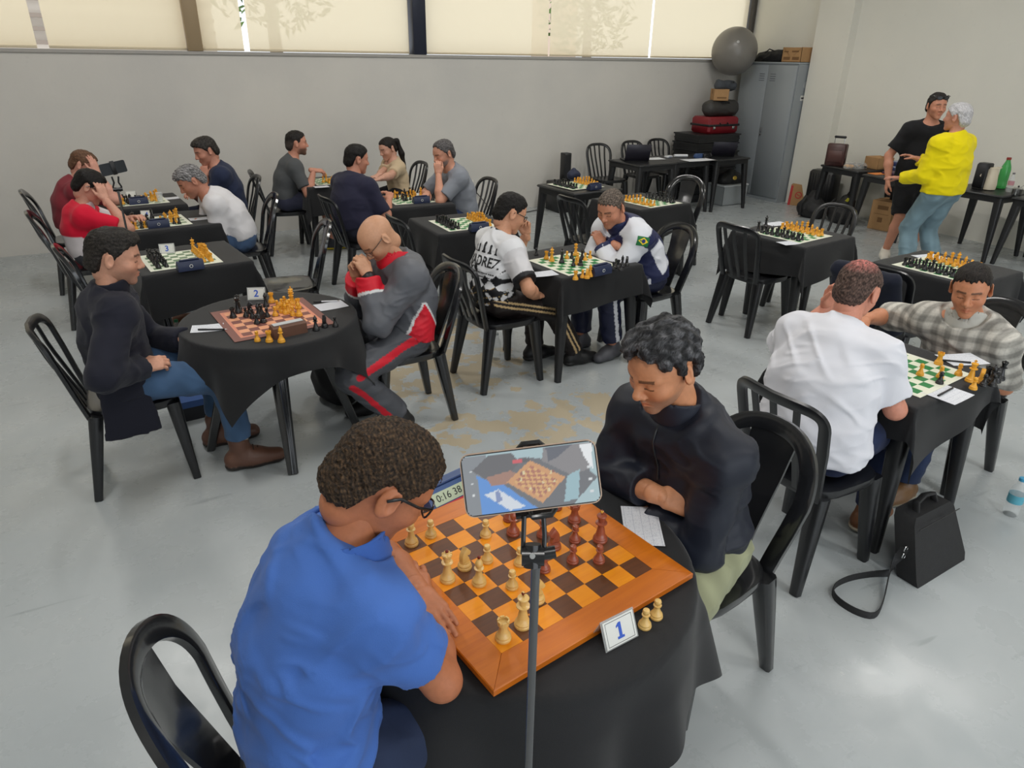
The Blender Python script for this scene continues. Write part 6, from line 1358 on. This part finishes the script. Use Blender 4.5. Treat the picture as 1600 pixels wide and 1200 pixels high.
# far phone on its stick
e = empty('phone_stand', (.015, 5.60, 0), 0, 'thin stand beside the board numbered 3 carrying a dark phone', 'stand')
for (z0, z1, r) in ((.25, .7, .009), (.7, 1.12, .0075)): m = MB(); m.tube([(0, 0, z0), (0, 0, z1)], r, 10); m.build('pole_section', _mats['gunmetal'], e)
for k in range(3): a = 2*PI*k/3; m = MB(); m.tube([(0, 0, .27), (math.cos(a)*.18, math.sin(a)*.18, .01)], .007, 8); m.build('leg', STEELD, e)
for s in (-.02, .02): m = MB(); m.tube([(s*.6, 0, 1.1), (s*1.3, 0, 1.13), (s*.7, 0, 1.16), (s, 0, 1.20)], .006, 8); m.build('arm', BLACKP, e)
m = MB(); m.tube([(-.03, 0, 1.115), (.03, 0, 1.115)], .013, 10); m.build('joint', BLACKP, e)
M_ = Matrix.Translation((.015, 5.60, 1.255)) @ Matrix.Rotation(math.radians(-8), 4, 'Y') @ Matrix.Rotation(math.radians(16), 4, 'Z')
e3 = empty('smartphone', (0, 0, 0)); e3.matrix_world = M_; tag(e3, 'dark phone seen from behind on the thin stand by the wall tables', 'phone')
m = MB(); m.prism(rrect(.164, .078, .01), -.0045, .0045, 'z', M=Matrix.Rotation(PI/2, 4, 'X')); m.build('case', mat('phone_back', (.012, .016, .02), .3), e3, 30); m = MB(); m.box(-.014, .014, -.009, -.004, -.043, .047, bev=.002); m.build('clamp', INKBLK, e3)

# ================================================================== bags and boxes on the floor
BAGM = mat('black_nylon', (.012, .012, .013), .65, bump=.25, bscale=260, noise=.2, nscale=30); KRAFT = mat('cardboard', srgb(176, 136, 92), .8, noise=.08, nscale=12); KRAFT2 = mat('cardboard_dark', srgb(126, 92, 58), .85)
# laptop bag
e = empty('laptop_bag', (2.60, 1.17, 0), math.radians(3), 'black laptop bag with a shoulder strap leaning on the floor beside the table', 'bag')
def soft(name, prims, col, m_, parent, seed=1, amp=.004, h=.009, cut=None):
    f = Field()
    for pr in prims: f.rc(*pr)
    if cut: f.fn(lambda P: (np.float32(cut)-P[..., 2]), (0, 0, 0), (0, 0, 0), .006, 'i')
    V_, F_ = f.mesh(h, folds(seed, amp) if amp else None); return link(name, np_mesh(name, V_, F_), m_, parent)
m = MB(); m.prism([(0, 0), (.36, 0), (.37, .03), (.33, .24), (.31, .262), (.06, .262), (.035, .24), (-.005, .03)], 0, .09, 'y'); me = m.mesh('body', 40)
for v in me.vertices: v.co.y += v.co.z*.38; v.co.y += .025*math.sin(v.co.x*9)*(1 if v.co.y > .05 else 0)
link('body', me, BAGM, e)
m = MB(); m.tube([(.11, .14, .255), (.12, .155, .295), (.18, .16, .31), (.25, .16, .295), (.26, .145, .255)], [(.008, .014)]*5, 8, flat=True); m.build('handle', BAGM, e)
Mi = (Matrix.Translation((2.60, 1.17, 0)) @ Matrix.Rotation(math.radians(3), 4, 'Z')).inverted()
sp_pts = [Vector((-.01, .09, .15))]+[Mi @ Vector(px(u, v, z)) for u, v, z in ((1392, 890, .05), (1380, 940, .012), (1366, 962, .012), (1335, 955, .012), (1306, 935, .012), (1303, 918, .012), (1325, 905, .012), (1360, 898, .012), (1395, 895, .02))]
sm_ = []
for i in range(len(sp_pts)-1):
    for t in (0, .25, .5, .75):
        p0, p1, p2, p3 = sp_pts[max(i-1, 0)], sp_pts[i], sp_pts[i+1], sp_pts[min(i+2, len(sp_pts)-1)]; sm_.append(.5*((2*p1)+(p2-p0)*t+(2*p0-5*p1+4*p2-p3)*t*t+(3*p1-p0-3*p2+p3)*t**3))
m = MB(); m.tube(sm_, [(.017, .0022)]*len(sm_), 8, flat=True, up=(.15, .1, 1)); m.build('strap', BAGM, e)
for z in (.15, .115): m = MB(); m.tube([(-.012+.012*math.cos(t), .085, z+.015*math.sin(t)) for t in [2*PI*i/10 for i in range(10)]], .0022, 6, closed=True); m.build('ring', CHROME, e)
m = MB(); m.tube([(.035, .075, .235), (.335, .075, .235)], .0025, 6); m.build('zip', STEELD, e)
# backpack under the round table, box by the fleece man
e = empty('backpack', (.98, 4.02, 0), .4, 'black backpack on the floor under the round table', 'bag'); soft('body', [((0, -.06, .1), (0, .06, .12), .11, .11, .05), ((.02, 0, .1), (-.04, 0, .3), .13, .10, .05)], None, BAGM, e, 5, .006, .012, .0)
m = MB(); m.tube([(.05, -.03, .36), (.06, .0, .42), (.05, .03, .36)], .009, 8); m.build('handle', BAGM, e); m = MB(); m.tube([(.1, -.06, .3), (.16, -.07, .2), (.14, -.07, .06)], [(.006, .018)]*3, 8, flat=True); m.build('strap', BAGM, e)
e = empty('shoe_box', (.24, 4.22, 0), math.radians(4), 'blue and black shoe box on the floor behind the round table leg', 'box'); m = MB(); m.box(-.17, .17, -.1, .1, 0, .10); m.build('body', mat('box_black', srgb(24, 26, 32), .5), e, None); m = MB(); m.box(-.174, .174, -.104, .104, .085, .125); m.build('lid', mat('box_blue', srgb(52, 84, 140), .5), e, None)
e = empty('shoulder_bag', (.33, 5.45, 0), 0, 'brown leather bag under the board numbered 3', 'bag'); soft('body', [((-.12, 0, .09), (.12, 0, .09), .09, .09, .03), ((-.1, 0, .17), (.1, 0, .17), .05, .05, .05)], None, mat('brown_leather', srgb(128, 82, 56), .5), e, 4, .004, .012, 0.0); m = MB(); m.tube([(-.1, 0, .2), (-.05, 0, .26), (.05, 0, .26), (.1, 0, .2)], .008, 8); m.build('handle', mat('brown_leather', srgb(128, 82, 56)), e)
# dark jacket over the chair behind the plaid shirt
e = None
f = Field(); f.rc((0, -.17, .80), (0, .17, .80), .04, .04, .03).rc((0, -.17, .78), (.03, -.18, .48), .045, .06, .04).rc((0, .17, .78), (.03, .18, .48), .045, .06, .04).rc((0, -.1, .72), (.03, 0, .46), .05, .06, .05).rc((0, .1, .72), (.03, 0, .46), .05, .06, .05)
V_, F_ = f.mesh(.012, folds(12, .006)); o = link('jacket', np_mesh('jacket', V_, F_, np.tile(sc(28, 32, 46), (len(V_), 1))), FABRIC, None, (4.04, 2.57, .05), (0, math.radians(-14), math.radians(4))); tag(o, 'dark navy jacket hung over the chair behind the plaid shirt', 'jacket')

# ---- the locker and what is piled around it
LOCK = mat('locker_grey', srgb(150, 156, 160), .45, spec=.5); LOCK2 = mat('locker_dark', srgb(84, 88, 92), .5)
e = empty('steel_locker', (8.81, 7.585, 0), 0, 'tall grey two-door steel locker in the corner', 'locker')
m = MB(); m.box(0.012, .31, 0, 1.09, .0, 1.93); m.build('body', LOCK, e, None); m = MB(); m.box(-.004, .315, -.005, 1.095, 1.93, 1.955, bev=.004); m.build('top_panel', LOCK, e)
for y0, y1 in ((.02, .543), (.549, 1.07)):
    m = MB(); m.box(-.004, .012, y0, y1, .06, 1.91, bev=.003); d = m.build('door', LOCK, e)
    for k in range(4): m = MB(); m.box(-.006, -.003, (y0+y1)/2-.05+(.16 if y0 < .1 else -.16), (y0+y1)/2+.05+(.16 if y0 < .1 else -.16), 1.70+.03*k, 1.706+.03*k); m.build('vent_slot', LOCK2, d, None)
    if y0 < .1: m = MB(); m.lathe([(.014, 0), (.014, .02), (.008, .024)], 12); m.build('lock', CHROME, d, loc=(-.004, .50, .95), rot=(0, -PI/2, 0)); m = MB(); m.box(-.03, -.004, .49, .51, .97, 1.05, bev=.004); m.build('handle', CHROME, d)
m = MB(); m.box(.14, .24, -.003, 0, 1.45, 1.52); m.build('sticker', CARD, e, None); m = MB(); m.box(.15, .23, -.004, -.003, 1.475, 1.495); m.build('sticker_print', INKBLK, e, None); m = MB(); m.lathe([(.045, 0), (.045, .002)], 20); m.build('round_sticker', mat('sticker_grey', srgb(176, 180, 182), .5), e, loc=(.2, 0, 1.66), rot=(PI/2, 0, 0))
def carton(name, x, y, z, w, d, h, rz, label, flaps=True, print_=None):
    e = empty(name, (x, y, z), math.radians(rz), label, 'box', 'cardboard boxes'); m = MB()
    for a in ((-w/2, -w/2+.005, -d/2, d/2), (w/2-.005, w/2, -d/2, d/2), (-w/2, w/2, -d/2, -d/2+.005), (-w/2, w/2, d/2-.005, d/2)): m.box(*a, 0, h)
    m.box(-w/2, w/2, -d/2, d/2, 0, .006); m.build('body', KRAFT, e, None)
    if flaps == 'closed': m = MB(); m.box(-w/2, w/2, -d/2, d/2, h, h+.006); m.build('lid', KRAFT, e, None); m = MB(); m.box(-.02, .02, -d/2-.001, d/2+.001, h-.06, h+.008); m.build('tape', KRAFT2, e, None)
    elif flaps:
        for sx in (-1, 1):
            m = MB(); M2 = Matrix.Translation((0, sx*d/2, h)) @ Matrix.Rotation(math.radians(sx*38), 4, 'X'); m.obox(M2, -w/2, w/2, min(0, -sx*d*.5), max(0, -sx*d*.5), 0, .005); m.build('flap', KRAFT, e, None)
    for (fx, y0, y1, z0, z1) in (print_ or ()): m = MB(); m.box(-w/2-.0015, -w/2, y0, y1, z0, z1); m.build('printed_mark', KRAFT2, e, None)
    return e
carton('cardboard_box', 8.93, 7.76, 1.956, .22, .34, .19, 0, 'open cardboard box on top of the grey locker', True, ((0, -.14, -.02, .03, .07), (0, .02, .14, .03, .07), (0, -.12, .0, .13, .15), (0, .06, .14, .13, .145)))
e = empty('duffel_bag', (8.93, 8.22, 1.956), 0, 'crumpled black bag lying on top of the grey locker', 'bag'); soft('body', [((0, -.17, .08), (0, .2, .06), .085, .07, .03), ((0, .2, .05), (0, .33, .03), .05, .035, .03)], None, BAGM, e, 9, .008, .012, 0.0); m = MB(); m.tube([(-.05, -.1, .14), (-.07, 0, .17), (-.05, .1, .12)], .008, 8); m.build('handle', BAGM, e)
m = MB(); n_ = 28; m.lathe([(max(.001, .33*math.sin(PI*i/22)), -.33*math.cos(PI*i/22)) for i in range(23)], 40); o = m.build('exercise_ball', mat('ball_grey', srgb(126, 122, 116), .32, bump=.12, bscale=3), None, 80, (8.44, 8.50, 2.09)); tag(o, 'large grey exercise ball wedged in the corner above the luggage', 'ball')
ring = MB(); ring.lathe([(.02, 0), (.02, .006), (.012, .008)], 14); q = ring.build('valve', mat('valve_white', srgb(190, 190, 188), .4), o, loc=(-.19, -.24, .12), rot=(math.radians(60), 0, math.radians(-40)))
crate = MB()
for k in range(4):
    R = Matrix.Rotation(k*PI/2, 4, 'Z')
crate.box(-.40, .40, -.27, .27, 0, .012); crate.box(-.40, .40, -.27, -.26, .0, .115); crate.box(-.40, .40, .26, .27, 0, .115); crate.box(-.40, -.39, -.27, .27, 0, .115); crate.box(.39, .40, -.27, .27, 0, .115); crate.box(-.415, .415, -.285, .285, .095, .115)
cr_me = crate.mesh('plastic_crate', None); rib = MB(); rib.box(-.405, .405, -.278, .278, .04, .055); rib_me = rib.mesh('rib', None)
ordn = ['lowest', 'second from the floor', 'third from the floor', 'fourth from the floor', 'fifth from the floor', 'sixth from the floor', 'seventh from the floor', 'topmost']
for k in range(8): o = link('plastic_crate', cr_me, PLASTIC_M, None, (8.02+.012*(k % 3), 8.42, .122*k)); tag(o, 'black plastic crate in the corner stack, ' + ordn[k], 'crate', 'stacked black crates'); link('rib', rib_me, PLASTIC_M, o)
e = empty('toolbox', (8.14, 8.40, .974), 0, 'red hard case with a black strap on the stacked crates', 'case'); m = MB(); m.box(-.30, .30, -.2, .2, 0, .23, bev=.03); m.build('body', mat('red_case', srgb(128, 24, 34), .4), e); m = MB(); m.box(-.305, .305, -.207, .207, .10, .13, bev=.004); m.build('band', INKBLK, e); m = MB(); m.tube([(-.1, -.205, .15), (-.1, -.235, .13), (.05, -.235, .13), (.05, -.205, .15)], .008, 8); m.build('handle', INKBLK, e)
for s in (-.2, .18): m = MB(); m.box(s-.025, s+.025, -.212, -.2, .06, .1, bev=.004); m.build('latch', CHROME, e)
e = empty('duffel_bag', (8.20, 8.40, 1.205), 0, 'dark grey rolled bag between the red case and the small carton', 'bag'); soft('body', [((-.2, 0, .11), (.22, 0, .11), .115, .115, .03)], None, mat('grey_nylon', srgb(58, 56, 54), .6, bump=.2, bscale=120), e, 6, .005, .012, 0.0); m = MB(); m.tube([(-.08, -.1, .19), (-.05, -.13, .2), (.05, -.13, .2), (.08, -.1, .19)], .008, 8); m.build('handle', BAGM, e)
carton('cardboard_box', 8.14, 8.38, 1.425, .22, .22, .15, 60, 'small cardboard box under the grey cloth bag in the corner pile', 'closed', ((0, -.08, .06, .03, .05),))
e = empty('cloth_bag', (8.22, 8.38, 1.582), 0, 'slumped grey cloth bag on the small carton, under the exercise ball', 'bag'); soft('body', [((-.12, 0, .05), (.14, 0, .04), .065, .07, .04), ((-.1, 0, .07), (-.14, 0, .11), .04, .02, .03)], None, mat('slate_cloth', srgb(66, 70, 76), .8), e, 8, .008, .012, 0.0); m = MB(); m.tube([(.05, -.05, .08), (.1, -.07, .1), (.16, -.04, .06)], .006, 8); m.build('strap', BAGM, e)
# bin with a cap bag under the table by the locker
e = empty('storage_bin', (8.10, 7.92, 0), math.radians(0), 'translucent plastic storage bin under the table by the locker', 'bin'); m = MB()
for a in ((-.24, -.232, -.17, .17), (.232, .24, -.17, .17), (-.24, .24, -.17, -.162), (-.24, .24, .162, .17)): m.box(*a, 0, .27)
m.box(-.24, .24, -.17, .17, 0, .01); m.build('body', mat('milky_plastic', srgb(176, 182, 184), .35, alpha=.75), e, None); m = MB(); m.box(-.25, .25, -.18, .18, .27, .295, bev=.006); m.build('lid', mat('milky_lid', srgb(190, 194, 196), .35), e)
e = empty('cap_bag', (8.10, 7.90, .297), 0, 'round black bag with a gold emblem on the storage bin', 'bag'); soft('body', [((-.12, 0, .05), (.12, 0, .05), .10, .10, .05), ((0, 0, .06), (0, 0, .12), .10, .09, .05)], None, BAGM, e, 7, .004, .012, 0.0); m = MB(); m.lathe([(.03, 0), (.03, .004), (.02, .006)], 14); m.build('emblem', mat('gold', srgb(190, 160, 70), .35, metal=.7), e, loc=(-.06, -.155, .10), rot=(math.radians(70), 0, math.radians(-25)))
# kraft bag, suitcase, backpacks by the wall
e = empty('paper_bag', (8.93, 7.30, 0), math.radians(-62), 'brown paper bag with a red round logo leaning by the pilaster', 'bag'); m = MB(); m.prism([(-.13, 0), (.13, 0), (.125, .30), (-.125, .30)], 0, .07, 'y'); me = m.mesh('body', None)
for v in me.vertices: v.co.y += v.co.z*.22; v.co.y *= (1 if v.co.z < .1 else .9)
link('body', me, KRAFT, e); m = MB(); m.lathe([(.05, 0), (.05, .003)], 24); m.build('logo', mat('logo_red', srgb(186, 44, 44), .6), e, loc=(0, .026, .15), rot=(math.radians(78), 0, 0)); m = MB(); m.lathe([(.036, 0), (.036, .004)], 24); m.build('logo_centre', KRAFT, e, loc=(0, .0255, .15), rot=(math.radians(78), 0, 0)); m = MB(); m.box(-.03, .03, -.002, .002, -.006, .006); m.build('logo_bar', _mats['logo_red'], e, None, (0, .020, .15), (math.radians(-12), math.radians(25), 0)); m = MB(); m.box(-.131, -.095, -.002, .0, .0, .30); q = m.build('red_edge', _mats['logo_red'], e, None, (0, -.002, 0), (math.radians(-12), 0, 0))
e = empty('suitcase', (8.86, 6.84, 0), math.radians(-80), 'black ribbed suitcase standing by the wall', 'suitcase'); m = MB(); m.box(-.19, .19, -.12, .12, .04, .58, bev=.03); m.build('shell', PLASTIC_M, e)
for i in range(9): m = MB(); m.box(-.16+.04*i-.008, -.16+.04*i+.008, -.128, -.118, .1, .54, bev=.003); m.build('rib', PLASTIC_M, e)
m = MB(); m.tube([(-.08, .05, .57), (-.08, .05, .62), (.08, .05, .62), (.08, .05, .57)], .008, 8); m.build('handle', STEELD, e)
for sx in (-.15, .15):
    for sy in (-.09, .09): m = MB(); m.lathe([(.02, -.012), (.024, 0), (.02, .012)], 12); m.build('wheel', INKBLK, e, loc=(sx, sy, .025), rot=(0, PI/2, 0))
for (x, y, rz, sc_, lab) in ((8.42, 6.62, .3, 1.0, 'black backpack on the floor in front of the ribbed suitcase'), (8.52, 6.22, -.4, 1.1, 'black backpack with a yellow tab beside the wall table legs')):
    e = empty('backpack', (x, y, 0), rz, lab, 'bag', 'black backpacks'); soft('body', [((0, -.08*sc_, .11), (0, .08*sc_, .12), .12*sc_, .12*sc_, .05), ((.02, 0, .12), (.06, 0, .27), .14*sc_, .09*sc_, .05)], None, BAGM, e, int(x*10), .007, .013, 0.0)
    m = MB(); m.tube([(-.08, .07, .3), (-.17, .09, .2), (-.16, .09, .04)], [(.005, .02)]*3, 8, flat=True); m.build('strap', BAGM, e); m = MB(); m.tube([(.05, -.03, .35), (.06, 0, .40), (.05, .03, .35)], .008, 8); m.build('handle', BAGM, e)
    if rz < 0: m = MB(); m.box(-.02, .02, -.004, .004, 0, .05); m.build('tab', mat('yellow_tab', srgb(222, 214, 60), .5), e, None, (-.03, -.12, .30), (.5, .4, 0))
carton('cardboard_box', 8.74, 5.70, 0, .34, .28, .36, 8, 'closed cardboard box on the floor under the wall tables', 'closed', ((0, -.08, .06, .26, .31), (0, -.03, .03, .1, .16), (0, -.10, .10, .2, .205)))
# ---- on the wall tables
ZT = .7165
def P_(u, v): q = px(u, v, ZT); return q.x, q.y
x, y = P_(1302, 259); e = empty('trolley_case', (x+.02, y, ZT), math.radians(-68), 'small brown trolley case with its handle raised on the wall table', 'suitcase'); m = MB(); m.box(-.12, .12, -.06, .06, 0, .28, bev=.015); m.build('body', mat('wine_leather', srgb(72, 44, 42), .4, noise=.25, nscale=14), e); m = MB(); m.tube([(-.06, .03, .27), (-.06, .03, .35)], .005, 6); m.tube([(.06, .03, .27), (.06, .03, .35)], .005, 6); m.build('rail', CHROME, e); m = MB(); m.box(-.075, .075, .015, .045, .345, .375, bev=.01); m.build('handle', INKBLK, e); m = MB(); m.box(-.09, .09, -.068, -.058, .05, .2, bev=.006); m.build('pocket', mat('wine_leather2', srgb(84, 52, 48), .45), e)
CLB = mat('zip_bag', (.8, .8, .78), .2, alpha=.3)
for (u, v, col, lab, kind) in ((1325, 263, P_GOLD, 'clear bag of pale chess pieces on the wall table', 1), (1340, 264, P_BLACK, 'clear bag of black chess pieces on the wall table', 0)):
    x, y = P_(u, v); e = empty('piece_bag', (x+.04, y, ZT), 0, lab, 'bag'); rr2 = random.Random(u); m = MB()
    for i in range(22): a = rr2.uniform(0, 6.28); q = .07*rr2.random()**.5; m.tube([Vector((q*math.cos(a), q*math.sin(a), .015+.02*rr2.random())), Vector((q*math.cos(a)+rr2.uniform(-.04, .04), q*math.sin(a)+rr2.uniform(-.04, .04), .015+.02*rr2.random()))], [.012, .006], 8)
    o = m.build('loose_pieces', col, e); o['kind'] = 'stuff'; soft('film', [((-.05, 0, .022), (.05, 0, .022), .055, .055, .03)], None, CLB, e, 3, .006, .014, 0.0)
x, y = P_(1364, 264); carton('cardboard_box', x+.12, y+.02, ZT, .24, .24, .14, -12, 'open cardboard box with folded flaps on the wall table', True)
NAVYBOX = mat('navy_box', srgb(40, 50, 92), .4)
for k, (u, v, w_) in enumerate(((1388, 268, .16), (1390, 266, .15), (1398, 270, .14))): x, y = P_(u, v); m = MB(); m.box(-.10, .10, -w_/2, w_/2, 0, .05, bev=.004); o = m.build('game_box', NAVYBOX, None, 40, (x+.14, y, ZT+(.052 if k == 1 else 0)), (0, 0, -.1*k)); tag(o, ['navy blue box next to the open carton on the wall table', 'navy blue box stacked on another beside the open carton', 'navy blue box behind the man in black'][k], 'box', 'navy boxes'); m = MB(); m.box(-.085, .085, -w_/2+.02, w_/2-.02, .05, .0515); m.build('lid_label', mat('grey_label', srgb(150, 156, 176), .5), o, None)
x, y = P_(1368, 272); m = MB(); m.box(-.1, .1, -.07, .07, 0, .004); o = m.build('leaflet', mat('orange_paper', srgb(236, 138, 62), .6), None, None, (x+.05, y, ZT), (0, 0, -.2)); tag(o, 'orange leaflet on the table edge by the open carton', 'paper')
x, y = P_(1392, 273); m = MB(); m.box(-.1, .1, -.1, .1, 0, .03, bev=.004); o = m.build('book', mat('plum_cover', srgb(74, 44, 66), .5), None, 40, (x+.06, y, ZT)); tag(o, 'plum-coloured book by the hand of the man in black', 'book'); m = MB(); m.box(-.097, .101, -.099, .099, .004, .026); m.build('pages', WHITEP, o, None)
# table with the jug
x, y = P_(1538, 297); e = empty('jug', (x+.05, y, ZT), math.radians(150), 'cream thermos jug on the wall table', 'jug'); m = MB(); m.lathe([(.05, 0), (.075, .01), (.078, .06), (.066, .16), (.056, .215), (.058, .235), (.045, .24)], 24); m.build('body', mat('cream_plastic', srgb(226, 214, 190), .4), e); m = MB(); m.tube([(.055, 0, .22), (.10, 0, .215), (.115, 0, .15), (.078, 0, .07)], [(.008, .012)]*4, 8, flat=True); m.build('handle', mat('cream_plastic', srgb(226, 214, 190)), e); m = MB(); m.prism([(-.05, .21), (-.09, .24), (-.05, .245)], -.015, .015, 'y'); m.build('spout', mat('cream_plastic', srgb(226, 214, 190)), e)
x, y = P_(1524, 297); e = empty('coffee_maker', (x+.10, y+.02, ZT), math.radians(180), 'black coffee flask behind the cream jug', 'flask'); m = MB(); m.box(-.05, .05, -.06, .06, 0, .02, bev=.005); m.box(.02, .06, -.06, .06, .02, .27, bev=.008); m.build('body', INKBLK, e); m = MB(); m.box(-.06, .05, -.06, .06, .22, .28, bev=.01); m.build('top', INKBLK, e); m = MB(); m.lathe([(.04, .02), (.046, .08), (.03, .15)], 16); m.build('pot', mat('brown_glass', srgb(60, 40, 32), .2), e, loc=(-.015, 0, 0))
x, y = P_(1556, 296); bottle(x+.12, y+.02, ZT, .33, .052, mat('cap_red', srgb(150, 50, 40), .4), 'large green soda bottle behind the cream jug', mat('green_pet', srgb(62, 176, 84), .15, alpha=.8))
x, y = P_(1574, 300); bottle(x+.02, y, ZT, .20, .03, mat('cap_grey', srgb(120, 116, 118), .4), 'small clear bottle with a pink label beside the steel pot', CLEAR, mat('label_pink', srgb(206, 150, 156), .5))
x, y = P_(1586, 305); e = empty('sugar_pot', (x+.02, y, ZT), 0, 'small stainless steel pot with a lid at the picture edge', 'pot'); m = MB(); m.lathe([(.042, 0), (.048, .008), (.048, .06), (.05, .066)], 24); m.build('body', CHROME, e); m = MB(); m.lathe([(.05, .066), (.04, .078), (.008, .084)], 24); m.build('lid', CHROME, e); m = MB(); m.lathe([(.006, .083), (.01, .092), (.004, .098)], 12); m.build('knob', INKBLK, e); m = MB(); m.tube([(.03, 0, .075), (.10, -.01, .10)], .004, 6); m.build('spoon', CHROME, e)
# ---- organisers' tables
def laptop(x, y, rz, lid, label):
    e = empty('laptop', (x, y, ZT), math.radians(rz), label, 'laptop', 'laptops'); m = MB(); m.box(-.17, .17, -.12, .12, 0, .016, bev=.004); m.build('keyboard_base', INKBLK, e); m = MB(); m.box(-.14, .14, -.06, .09, .016, .0175); m.build('keys', PLASTIC_M, e, None)
    m = MB(); m.obox(Matrix.Translation((0, .12, .012)) @ Matrix.Rotation(math.radians(-lid), 4, 'X'), -.17, .17, 0, .006, 0, .225, bev=.003); m.build('lid', mat('laptop_lid', srgb(44, 42, 52), .35), e); m = MB(); m.obox(Matrix.Translation((0, .12, .012)) @ Matrix.Rotation(math.radians(-lid), 4, 'X'), -.155, .155, -.0015, 0, .015, .21); m.build('screen', mat('dark_screen', (.02, .02, .025), .1), e, None)
laptop(6.28, 7.92, 158, 20, 'open dark laptop with the back of its lid towards us'); laptop(7.78, 7.84, 150, 28, 'open black laptop on the table in front of the grey locker')
x, y = P_(1096, 248); e = empty('pouch', (x, y+.05, ZT), 0, 'blue zip pouch on the organisers\' table', 'pouch'); soft('body', [((-.06, 0, .03), (.06, 0, .03), .035, .035, .02)], None, mat('pouch_blue', srgb(48, 72, 112), .6), e, 2, .003, .01, 0.0); m = MB(); m.tube([(-.07, 0, .066), (.07, 0, .066)], .003, 6); m.build('zip', STEELD, e)
x, y = P_(1048, 247); m = MB(); m.box(-.06, .06, -.035, .035, 0, .028, bev=.008); o = m.build('stapler_box', mat('white_plastic3', srgb(216, 218, 220), .4), None, 40, (x, y+.05, ZT), (0, 0, .2)); tag(o, 'small white box on the organisers\' table by the laptop', 'box'); m = MB(); m.box(-.03, .03, -.0355, -.035, .006, .02); m.build('panel', mat('grey_label', srgb(150, 156, 176)), o, None)
x, y = P_(1066, 246); m = MB(); m.tube([(-.1, .02, .022), (.1, -.03, .018)], .02, 10); o = m.build('paper_roll', WHITEP, None, 40, (x, y+.04, ZT)); tag(o, 'roll of white paper on the organisers\' table', 'paper')
x, y = P_(1108, 248); e = empty('headphones', (x, y+.05, ZT+.02), 0, 'black headphones beside the laptop by the locker', 'headphones'); m = MB(); m.tube([(-.06+.0, 0, .02)]+[(-.06*math.cos(t), .07*math.sin(t), .02) for t in [PI*i/8 for i in range(1, 8)]]+[(.06, 0, .02)], .007, 8); m.build('band', INKBLK, e)
for s in (-.06, .06): m = MB(); m.lathe([(.028, -.012), (.034, 0), (.028, .012)], 14); m.build('ear_pad', INKBLK, e, loc=(s, 0, .012), rot=(0, PI/2, 0))
# ---- speaker column
e = empty('speaker_column', (5.55, 8.50, 0), 0, 'slim black speaker column on its bass box by the wall', 'speaker'); m = MB(); m.box(-.20, .20, -.18, .18, 0, .40, bev=.01); m.build('bass_box', PLASTIC_M, e); m = MB(); m.box(-.055, .055, -.06, .06, .40, .78, bev=.006); m.build('column', PLASTIC_M, e); m = MB(); m.box(-.045, .045, -.064, -.058, .44, .76); m.build('grille', INKBLK, e, None); m = MB(); m.box(-.16, .16, -.186, -.178, .05, .35); m.build('bass_grille', INKBLK, e, None)
pts = [(5.35, 8.6, .05), (5.2, 8.62, .01), (4.95, 8.55, .008), (4.8, 8.68, .008), (4.6, 8.6, .008), (4.75, 8.72, .008), (4.55, 8.80, .01), (4.4, 8.83, .2), (4.24, 8.84, .38)]; m = MB(); m.tube(pts, .006, 6); o = m.build('power_cable', INKBLK, None, 60); tag(o, 'black cable on the floor from the speaker to the wall socket', 'cable')
x, y = P_(896, 281); e = empty('pouch', (x, y, ZT), 0, 'navy drawstring pouch behind the board by the speaker column', 'pouch'); soft('body', [((-.03, 0, .05), (.03, 0, .05), .05, .05, .03), ((0, 0, .07), (0, 0, .11), .04, .02, .03)], None, mat('pouch_navy', srgb(34, 40, 62), .7), e, 2, .004, .01, 0.0); m = MB(); m.tube([(-.02, 0, .10), (0, -.03, .11), (.02, 0, .10)], .003, 6); m.build('cord', INKBLK, e)
